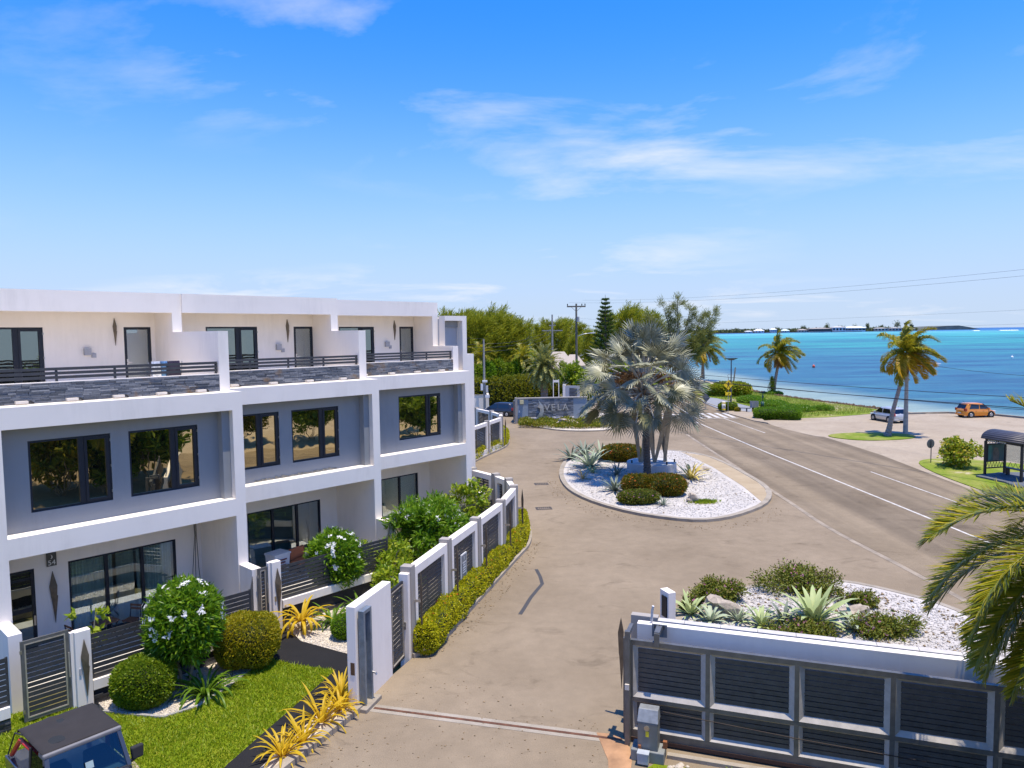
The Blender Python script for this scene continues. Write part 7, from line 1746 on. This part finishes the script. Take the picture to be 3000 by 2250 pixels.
MB().tube([(0, 0, 0), (0, 0, 2.0)], .04, 8).build("pole", M_back, t); MB().add([(0, .03, .95), (.72, .03, 1.65), (0, .03, 2.35), (-.72, .03, 1.65), (0, .06, .95), (.72, .06, 1.65), (0, .06, 2.35), (-.72, .06, 1.65)], [(0, 1, 2, 3), (7, 6, 5, 4), (0, 4, 5, 1), (1, 5, 6, 2), (2, 6, 7, 3), (3, 7, 4, 0)]).build("plate", flat("sign_back_dark", (.14, .14, .15), .45, .5), t)
MB().box(-.6, .6, .0, .025, 1.62, 1.68).build("stiffener", M_back, t); MB().box(-.3, .3, -.15, .35, 0, .06).build("foot", M_black, t)
t = thing("crossing_bollard", "white bollard with yellow bands and a walking figure at the kerb", "bollard", (28.63, 98.95, .09))
MB().box(-.42, .42, -.3, .3, 0, .12).build("base", M_black, t, bevel=.03)
MB().tube([(0, 0, .12), (0, 0, 1.25)], .24, 14).build("body", flat("bollard_white", (.62, .60, .52), .5), t, True)
for z in (.18, 1.08): MB().tube([(0, 0, z), (0, 0, z + .20)], .245, 14).build("band", M_ysign, t)
MB().add([(-.05, -.245, .55), (.05, -.245, .55), (.07, -.245, .85), (-.07, -.245, .85)], [(0, 1, 2, 3)]).build("figure", M_black, t); MB().tube([(0, 0, 1.28), (0, 0, 1.33)], [.25, .2], 14).build("cap", M_white, t)
t = thing("bench", "dark backless bench on the walkway by the crossing", "bench", (31.15, 98.5, .08), R(-28)); M_bench = flat("bench_dark", (.035, .038, .045), .7)
for k in range(4): MB().box(-.95, .95, -.24 + k * .125, -.14 + k * .125, .46, .52).build("plank", M_bench, t)
for x in (-.45, .45): MB().box(x - .06, x + .06, -.18, .18, 0, .46).build("leg", M_bench, t)
t = thing("litter_bin", "grey slatted litter bin beside the walkway", "bin", (34.42, 103.9, .07)); MB().box(-.42, .42, -.42, .42, 0, .86).build("liner", M_dark, t)
for sx_ in range(8):
    for (dx, dy, rz) in ((-.42 + .12 * sx_, -.45, 0), (-.42 + .12 * sx_, .45, 0)): MB().box(dx - .045, dx + .045, dy - .02, dy + .02, .02, .9).build("slat", flat("bin_wood", (.30, .28, .28), .8), t)
    for dx in (-.45, .45): MB().box(dx - .02, dx + .02, -.42 + .12 * sx_ - .045, -.42 + .12 * sx_ + .045, .02, .9).build("slat", flat("bin_wood", (.30, .28, .28), .8), t)
t = thing("bag_dispenser", "dark green post-mounted bin beside the slatted bin", "bin", (35.54, 103.8, .03)); MB().tube([(0, 0, 0), (0, 0, .85)], .24, 12).build("bin", flat("bin_green", (.015, .06, .045), .5), t, True); MB().tube([(.08, .2, 0), (.08, .2, 1.95)], .05, 8).build("post", flat("bin_green", (.015, .06, .045), .5), t); MB().box(-.04, .2, .05, .15, 1.4, 1.75).build("holder", flat("bin_green", (.015, .06, .045), .5), t)
t = thing("round_sign_back", "grey back of a round road sign by the car park entrance", "sign", (34.08, 59.26, .03), .25); MB().tube([(0, 0, 0), (0, 0, 1.9)], .035, 8).build("pole", flat("sign_pole", (.10, .10, .11), .5, .4), t); MB().tube([(0, .05, 1.58), (0, .075, 1.58)], .37, 28).build("disc", flat("disc_back", (.19, .20, .21), .45, .5), t)
t = thing("leaning_stake", "weathered wooden stake leaning at the water's edge", "stake", (38.5, 128, 0), 0); MB().tube([(0, 0, 0), (.55, 0, 4.6)], [.14, .12], 8).build("stake", M_bark_pale, t)
# ---- hedges and bushes on the sea side
ball_bush("kerb_hedge", "long low clipped hedge at the car park entrance", "hedge", (33.0, 90.9, .0), 2.75, 1.5, 1.28, L_frangi, 12000, (.16, .08), 4.5, 0, 230, None, None, R(-22), .5, .1)
ball_bush("kerb_hedge", "small dark hedge behind the crossing bollard", "hedge", (29.6, 100.3, .05), 1.25, .7, 1.1, L_hedge, 5000, (.13, .07), 3.4, 0, 231, None, None, 0, .5)
ball_bush("kerb_hedge", "tiny round bush at the end of the bench", "bush", (30.5, 98.9, .05), .38, .38, .6, L_yhedge, 1500, (.09, .05), 2.3, 0, 232)
ball_bush("sea_grape", "sea grape thicket behind the pedestrian sign", "bush", (36.8, 123.5, -.1), 3.4, 1.9, 2.35, L_grape, 7500, (.38, .32), 2.4, 0, 233, None, None, -.1, .8, .2)
ball_bush("sea_grape", "sea grape clump at the road bend left of the thicket", "bush", (33.2, 144, -.1), 2.2, 1.6, 2.4, L_grape, 3800, (.4, .32), 2.4, 0, 234, None, None, 0, .8, .2)
loose_shrub("sea_grape", "sea grape bush beside the bus shelter", "bush", (35.3, 57.4, 0), 1.65, .15, 2.15, L_grape, 2600, (.22, .20), 235, 9, None, .9, 46)
for i, (x, y, rx, ry, h, lab) in enumerate(((36.6, 112, 1.9, 3.2, 1.15, "low creeping green bush along the walkway, nearest the thicket"), (37.8, 105.5, 2.0, 2.6, 1.0, "low creeping green bush behind the slatted bin"), (38.6, 99.5, 2.4, 2.4, .9, "low creeping green bush behind the long kerb hedge"), (34.4, 128, 1.4, 3.4, 1.4, "low green bush left of the thicket along the walkway"), (42.3, 99.6, 1.5, 1.2, .8, "little green bush amid the beach grass"), (45.0, 125.6, 1.4, 1.2, .7, "leafy tuft round the foot of the lone beach palm"))):
    ball_bush("beach_bush", lab, "bush", (x, y, -.05), rx, ry, h, L_frangi, int(1500 * rx * ry), (.22, .10), 2.1, -.15, 240 + i, "low green bushes behind the beach", None, 0, .9, .3)
t = thing("young_shoot", "slender green shoot growing against the lone beach palm", "plant", (44.85, 126.3, -.1)); rs_ = np.random.RandomState(250); k = 700
P_ = np.stack([rs_.normal(size=k) * .30, rs_.normal(size=k) * .3, rs_.rand(k) * 2.9], 1); P_[:, :2] *= (1.15 - P_[:, 2:] / 3.2); V_, F_ = leaves(P_, rs_.normal(size=(k, 3)) * .4 + np.array([.1, 0, .9]), unit(k, rs_), .5, .07); npmesh("foliage", V_, F_, L_cas, t)
rosette("grass_clump", "little green tuft in the grass before the sliding gate", "plant", (5.35, 17.2, .01), 26, .35, .05, L_broad, 251, 8, 80, .5, .4)
# ---- bus shelter
bs = thing("bus_shelter", "dark bus shelter with a barrel roof and an advertising panel", "bus shelter", (34.9, 53.7, .16), math.atan2(.22, .97)); M_sh = flat("shelter_frame", (.022, .020, .026), .45, .3)
WS, LS = 1.75, 3.0
for (x, y) in ((0, 0), (WS, 0), (WS, -LS), (0, -LS)): MB().box(x - .07, x + .07, y - .07, y + .07, 0, 2.5).build("post", M_sh, bs)
for x in (0, WS): MB().box(x - .05, x + .05, -LS, 0, 2.5, 2.68).build("eave_beam", M_sh, bs)
for y in (0, -LS): MB().box(0, WS, y - .05, y + .05, 2.5, 2.66).build("end_beam", M_sh, bs)
rf = MB(); n_ = 14
arc = [(WS / 2 - (WS / 2 + .16) * math.cos(math.pi * i / n_), 2.66 + .62 * math.sin(math.pi * i / n_)) for i in range(n_ + 1)]
for (x0, z0), (x1, z1) in zip(arc[:-1], arc[1:]): rf.add([(x0, .25, z0), (x1, .25, z1), (x1, -LS - .25, z1), (x0, -LS - .25, z0)], [(0, 1, 2, 3)])
o = rf.build("barrel_roof", flat("roof_sheet", (.065, .06, .068), .5, .2), bs, True); s_ = o.modifiers.new("solid", 'SOLIDIFY'); s_.thickness = .04
e_ = MB(); e_.add([(x, -LS - .2, z) for x, z in arc], [tuple(range(n_ + 1))]); e_.build("gable", M_sh, bs)
ad = MB().box(.10, WS - .10, -.06, .06, .92, 2.28).build("advert_case", M_sh, bs); MB().box(.17, WS - .17, -.075, -.062, 1.0, 2.2).build("advert_sheet", flat("advert_teal", (.07, .13, .12), .5, var=.3, scale=1.5), ad)
MB().add([(.62, -.08, 1.02), (1.1, -.08, 1.02), (1.18, -.08, 1.55), (1.0, -.08, 1.98), (.72, -.08, 1.98), (.58, -.08, 1.6)], [(0, 1, 2, 3, 4, 5)]).build("advert_shape", flat("advert_brown", (.17, .13, .10), .6, var=.4, scale=4), ad); MB().add([(.2, -.079, 1.1), (.42, -.079, 1.1), (.5, -.079, 2.15), (.2, -.079, 2.15)], [(0, 1, 2, 3)]).build("advert_band", flat("advert_green", (.06, .2, .17), .5), ad)
for k in range(6):
    a0 = .1 + k * .26
    MB().bar((a0, 0, .5), (a0 + .13, 0, .9), .02, .02).build("lattice_bar", M_sh, bs); MB().bar((a0 + .13, 0, .9), (a0 + .26, 0, .5), .02, .02).build("lattice_bar", M_sh, bs)
    MB().bar((a0, 0, 2.3), (a0 + .13, 0, 2.48), .02, .02).build("lattice_bar", M_sh, bs); MB().bar((a0 + .13, 0, 2.48), (a0 + .26, 0, 2.3), .02, .02).build("lattice_bar", M_sh, bs)
    yy = -.3 - k * .42
    MB().bar((WS, yy, .5), (WS, yy - .2, .9), .02, .02).build("lattice_bar", M_sh, bs); MB().bar((WS, yy - .2, .9), (WS, yy - .4, .5), .02, .02).build("lattice_bar", M_sh, bs)
MB().box(0, WS, -.03, .03, .42, .5).build("rail", M_sh, bs); MB().box(WS - .03, WS + .03, -LS, 0, .42, .5).build("rail", M_sh, bs); MB().box(WS - .012, WS + .012, -LS + .1, -.1, .95, 2.4).build("back_pane", glass_clear("shelter_glass", (.8, .85, .86), .15), bs)
MB().box(WS - .55, WS - .12, -LS + .2, -.25, .50, .56).build("bench_seat", M_sh, bs)
for y in (-.6, -LS + .5): MB().box(WS - .45, WS - .2, y - .06, y + .06, 0, .5).build("bench_leg", M_sh, bs)
text_mesh("lettering", "Rotary Central", .26, flat("shelter_white", (.75, .75, .75), .6), bs, (-.056, -1.0, 2.59), (R(90), 0, R(-90)), .003, 'CENTER', .95)
# ---- sculpture on the round plinth
pl_ = thing("sculpture_plinth", "round grey rendered plinth under the steel sculpture", "plinth", (10.85, 56.9, .12))
MB().tube([(0, 0, 0), (0, 0, .72), (0, 0, .75)], [1.92, 1.92, 1.88], 48).build("drum", paint("plinth_render", (.46, .46, .45), .15), pl_, False)
for a in (200, 250, 300, 345): 
    x, y = 1.75 * math.cos(R(a)), 1.75 * math.sin(R(a)); MB().box(x - .05, x + .05, y - .05, y + .05, .75, .98).build("spotlight", M_iron, pl_)
MB().box(-1.7, -1.45, -1.35, -1.15, .05, .25).build("socket_box", M_ac, pl_)
sc_ = thing("steel_sculpture", "tall splayed steel sculpture on the round plinth under the palm", "sculpture", (10.85, 56.9, .87))
M_sc = flat("sculpture_steel", (.30, .255, .19), .45, .5, .2, 3)
for (x0, x1, y0, y1, h, w) in ((-.95, -1.5, -.2, -.4, 4.1, .30), (-.80, -.30, -.2, .1, 4.0, .30), (.12, -.45, -.35, -.6, 3.9, .28), (.20, 1.15, -.35, -.5, 4.0, .30), (1.0, 1.35, -.1, -.2, 4.4, .34), (1.15, .55, .1, .4, 4.2, .3), (.3, .1, .6, .9, 3.8, .28)):
    MB().hexa([(x0 - w * .3, y0 - .08, 0), (x0 + w * .3, y0 - .08, 0), (x0 + w * .3, y0 + .08, 0), (x0 - w * .3, y0 + .08, 0)], [(x1 - w * .75, y1 - .10, h), (x1 + w * .75, y1 - .10, h), (x1 + w * .75, y1 + .10, h), (x1 - w * .75, y1 + .10, h)]).build("blade", M_sc, sc_)
# ---- trees of the garden opposite (they show in the window reflections)
for i, (x, y, r_, h) in enumerate(((16.8, 13.2, 2.6, 7.5), (13.2, 8.8, 2.8, 8.5), (16.8, 6.5, 3.0, 9.0), (11.0, 2.5, 3.0, 9.0), (21, 10.5, 2.8, 8.0), (17.5, 0.0, 3.2, 9.5), (14.8, 11.0, 2.4, 6.0), (6.5, -3.5, 3.2, 9.0), (34.5, 30, 3.0, 7.5), (36.5, 23, 3.2, 8.0), (35, 16, 3.0, 7.5), (40, 33, 3.2, 8.5), (33.5, 36.5, 2.2, 5.0))):
    loose_shrub("garden_tree", ["broad tree right of the sliding gate, beyond the frame", "broad tree beside the drone's right, beyond the frame", "tall tree behind the date palm, beyond the frame", "tree behind the camera, seen only in reflections", "tree across the gate lawn, beyond the frame", "tall tree far behind the date palm, beyond the frame", "low tree filling the gap right of the gate, beyond the frame", "tree directly behind the camera, seen only in reflections", "roadside tree below the bus stop, beyond the frame", "second roadside tree below the bus stop, beyond the frame", "third roadside tree below the bus stop, beyond the frame", "tree at the car park edge below the bus stop, beyond the frame", "low roadside bush tree nearest the bus stop, beyond the frame"][i], "tree", (x, y, -.2), r_, 1.2, h, [L_hedge, L_bighedge, L_broad][i % 3], 8000, (.36, .2), 260 + i, 7, None, 1, 60, "trees of the garden opposite")
# ---- far coast across the bay
rs_ = np.random.RandomState(300)
land = [(-3000, 2500), (560, 3150), (900, 3260), (1250, 3300), (1600, 3330), (1900, 3420), (1960, 3600), (1500, 4200), (-3000, 4200)]
struct(MB().prism(land, -2, 1.5).build("far_coast", flat("far_soil", (.20, .18, .13), .95, var=.4, scale=.02)))
k = 16000; ux = 520 + 1420 * rs_.rand(k); yl = np.interp(ux, [560, 900, 1250, 1600, 1900, 1960], [3165, 3272, 3312, 3345, 3432, 3600]); uy = yl + 10 + 260 * rs_.rand(k) ** 1.6
hz = (7 + 6 * rs_.rand(k)) * (.75 + .35 * np.sin(ux * .03) * np.sin(ux * .011 + 1)) ; hz = np.where(ux > 1050, hz * 1.25, hz)
P_ = np.stack([ux, uy, hz * rs_.rand(k)], 1); V_, F_ = leaves(P_, rs_.normal(size=(k, 3)) * .7 + np.array([0, 0, .8]), unit(k, rs_), 9, 7)
tag(stuff(npmesh("mangrove_shore", V_, F_, leafm("leaf_far", [(.055, .075, .04), (.08, .10, .05), (.11, .125, .06), (.06, .075, .05)], .1, .8))), "low dark green mangrove and woods along the far shore of the bay", "woods")
FH = [(1060, 30, 7, 3, (.72, .74, .74), "small white house at the left end of the far shore"), (1108, 42, 9, 9, (.75, .76, .76), "white gabled house on the far shore, second from the left"), (1175, 26, 14, 6, (.7, .73, .74), "tall white house on the far shore behind the lone beach palm"), (1230, 34, 8, 7, (.55, .68, .68), "pale blue roofed house on the far shore"),
      (1310, 40, 10, 5, (.5, .44, .38), "tan house on the far shore, left of the long tan building"), (1390, 100, 15, 5, (.46, .40, .34), "long tan building on the far shore"), (1480, 60, 20, 5, (.72, .68, .64), "tall white building with dark windows on the far shore"), (1555, 95, 17, 8, (.74, .75, .76), "long white building with gabled roofs on the far shore"),
      (1690, 62, 13, 4, (.52, .49, .45), "grey building on the far shore, right of the white ones"), (1765, 60, 13, 4, (.50, .47, .43), "grey building on the far shore, second from the right"), (1850, 40, 10, 4, (.48, .40, .33), "brown building at the right end of the far shore")]
for i, (x, w, h, rh, c, lab) in enumerate(FH):
    y = float(np.interp(x, [560, 900, 1250, 1600, 1900], [3150, 3258, 3298, 3330, 3418])) + 14
    house(lab, x, y, w, 22, h, rh, 0, flat("fh%d" % i, c, .8), flat("fr%d" % i, tuple(min(.8, q * 1.1) for q in c) if i in (0, 1, 2, 3, 7) else tuple(q * .7 for q in c), .8), "house", "houses along the far shore", max(3, int(w / 14)))
for i, (x, h, s_) in enumerate(((1440, 34, 1.2), (1510, 26, 1.5), (1575, 28, 1.4), (1640, 36, .8), (1800, 44, 1.5), (1715, 26, 1.5), (1330, 26, 1.4), (1205, 22, 1.4), (1880, 30, .8), (1010, 20, 1.6))):
    y = float(np.interp(x, [560, 900, 1250, 1600, 1900], [3150, 3258, 3298, 3330, 3418])) + 45
    t = thing("far_tree", "dark tree standing above the far shore, " + ["over the long tan building", "left of the white gabled building", "behind the white gabled building", "slim one right of the white buildings", "tallest, near the right end", "between the grey buildings", "left of the tan building", "left of the pale blue roof", "slim one at the right end", "at the left end"][i], "tree", (x, y, 0), 0, "trees on the far shore")
    MB().tube([(0, 0, 0), (0, 0, h * .7)], [1.2, .6], 6).build("trunk", M_bark, t); q = 260; C = rs_.normal(size=(q, 3)) * np.array([4.2 * s_, 4.2 * s_, h * .17]) + np.array([0, 0, h * .66]); V_, F_ = leaves(C, rs_.normal(size=(q, 3)) + np.array([.4, 0, .6]), unit(q, rs_), 5, 3); npmesh("crown", V_, F_, MATS["leaf_far"], t)
mk_ = thing("radio_mast", "thin radio mast on the far shore", "mast", (818, 3300, 0)); MB().tube([(0, 0, 0), (0, 0, 46)], [.9, .5], 5).build("mast", M_back, mk_)
hl = MB(); hl.add([(2660, 4700, -2), (2700, 4700, 18), (2780, 4700, 24), (2860, 4700, 26), (2930, 4700, 14), (3010, 4700, -2), (2660, 5000, -2), (2700, 5000, 18), (2780, 5000, 24), (2860, 5000, 26), (2930, 5000, 14), (3010, 5000, -2)], [(i, i + 1, i + 7, i + 6) for i in range(5)] + [(5, 4, 3, 2, 1, 0), (6, 7, 8, 9, 10, 11)])
struct(hl.build("headland", flat("headland_scrub", (.12, .13, .11), .95, var=.4, scale=.02)))
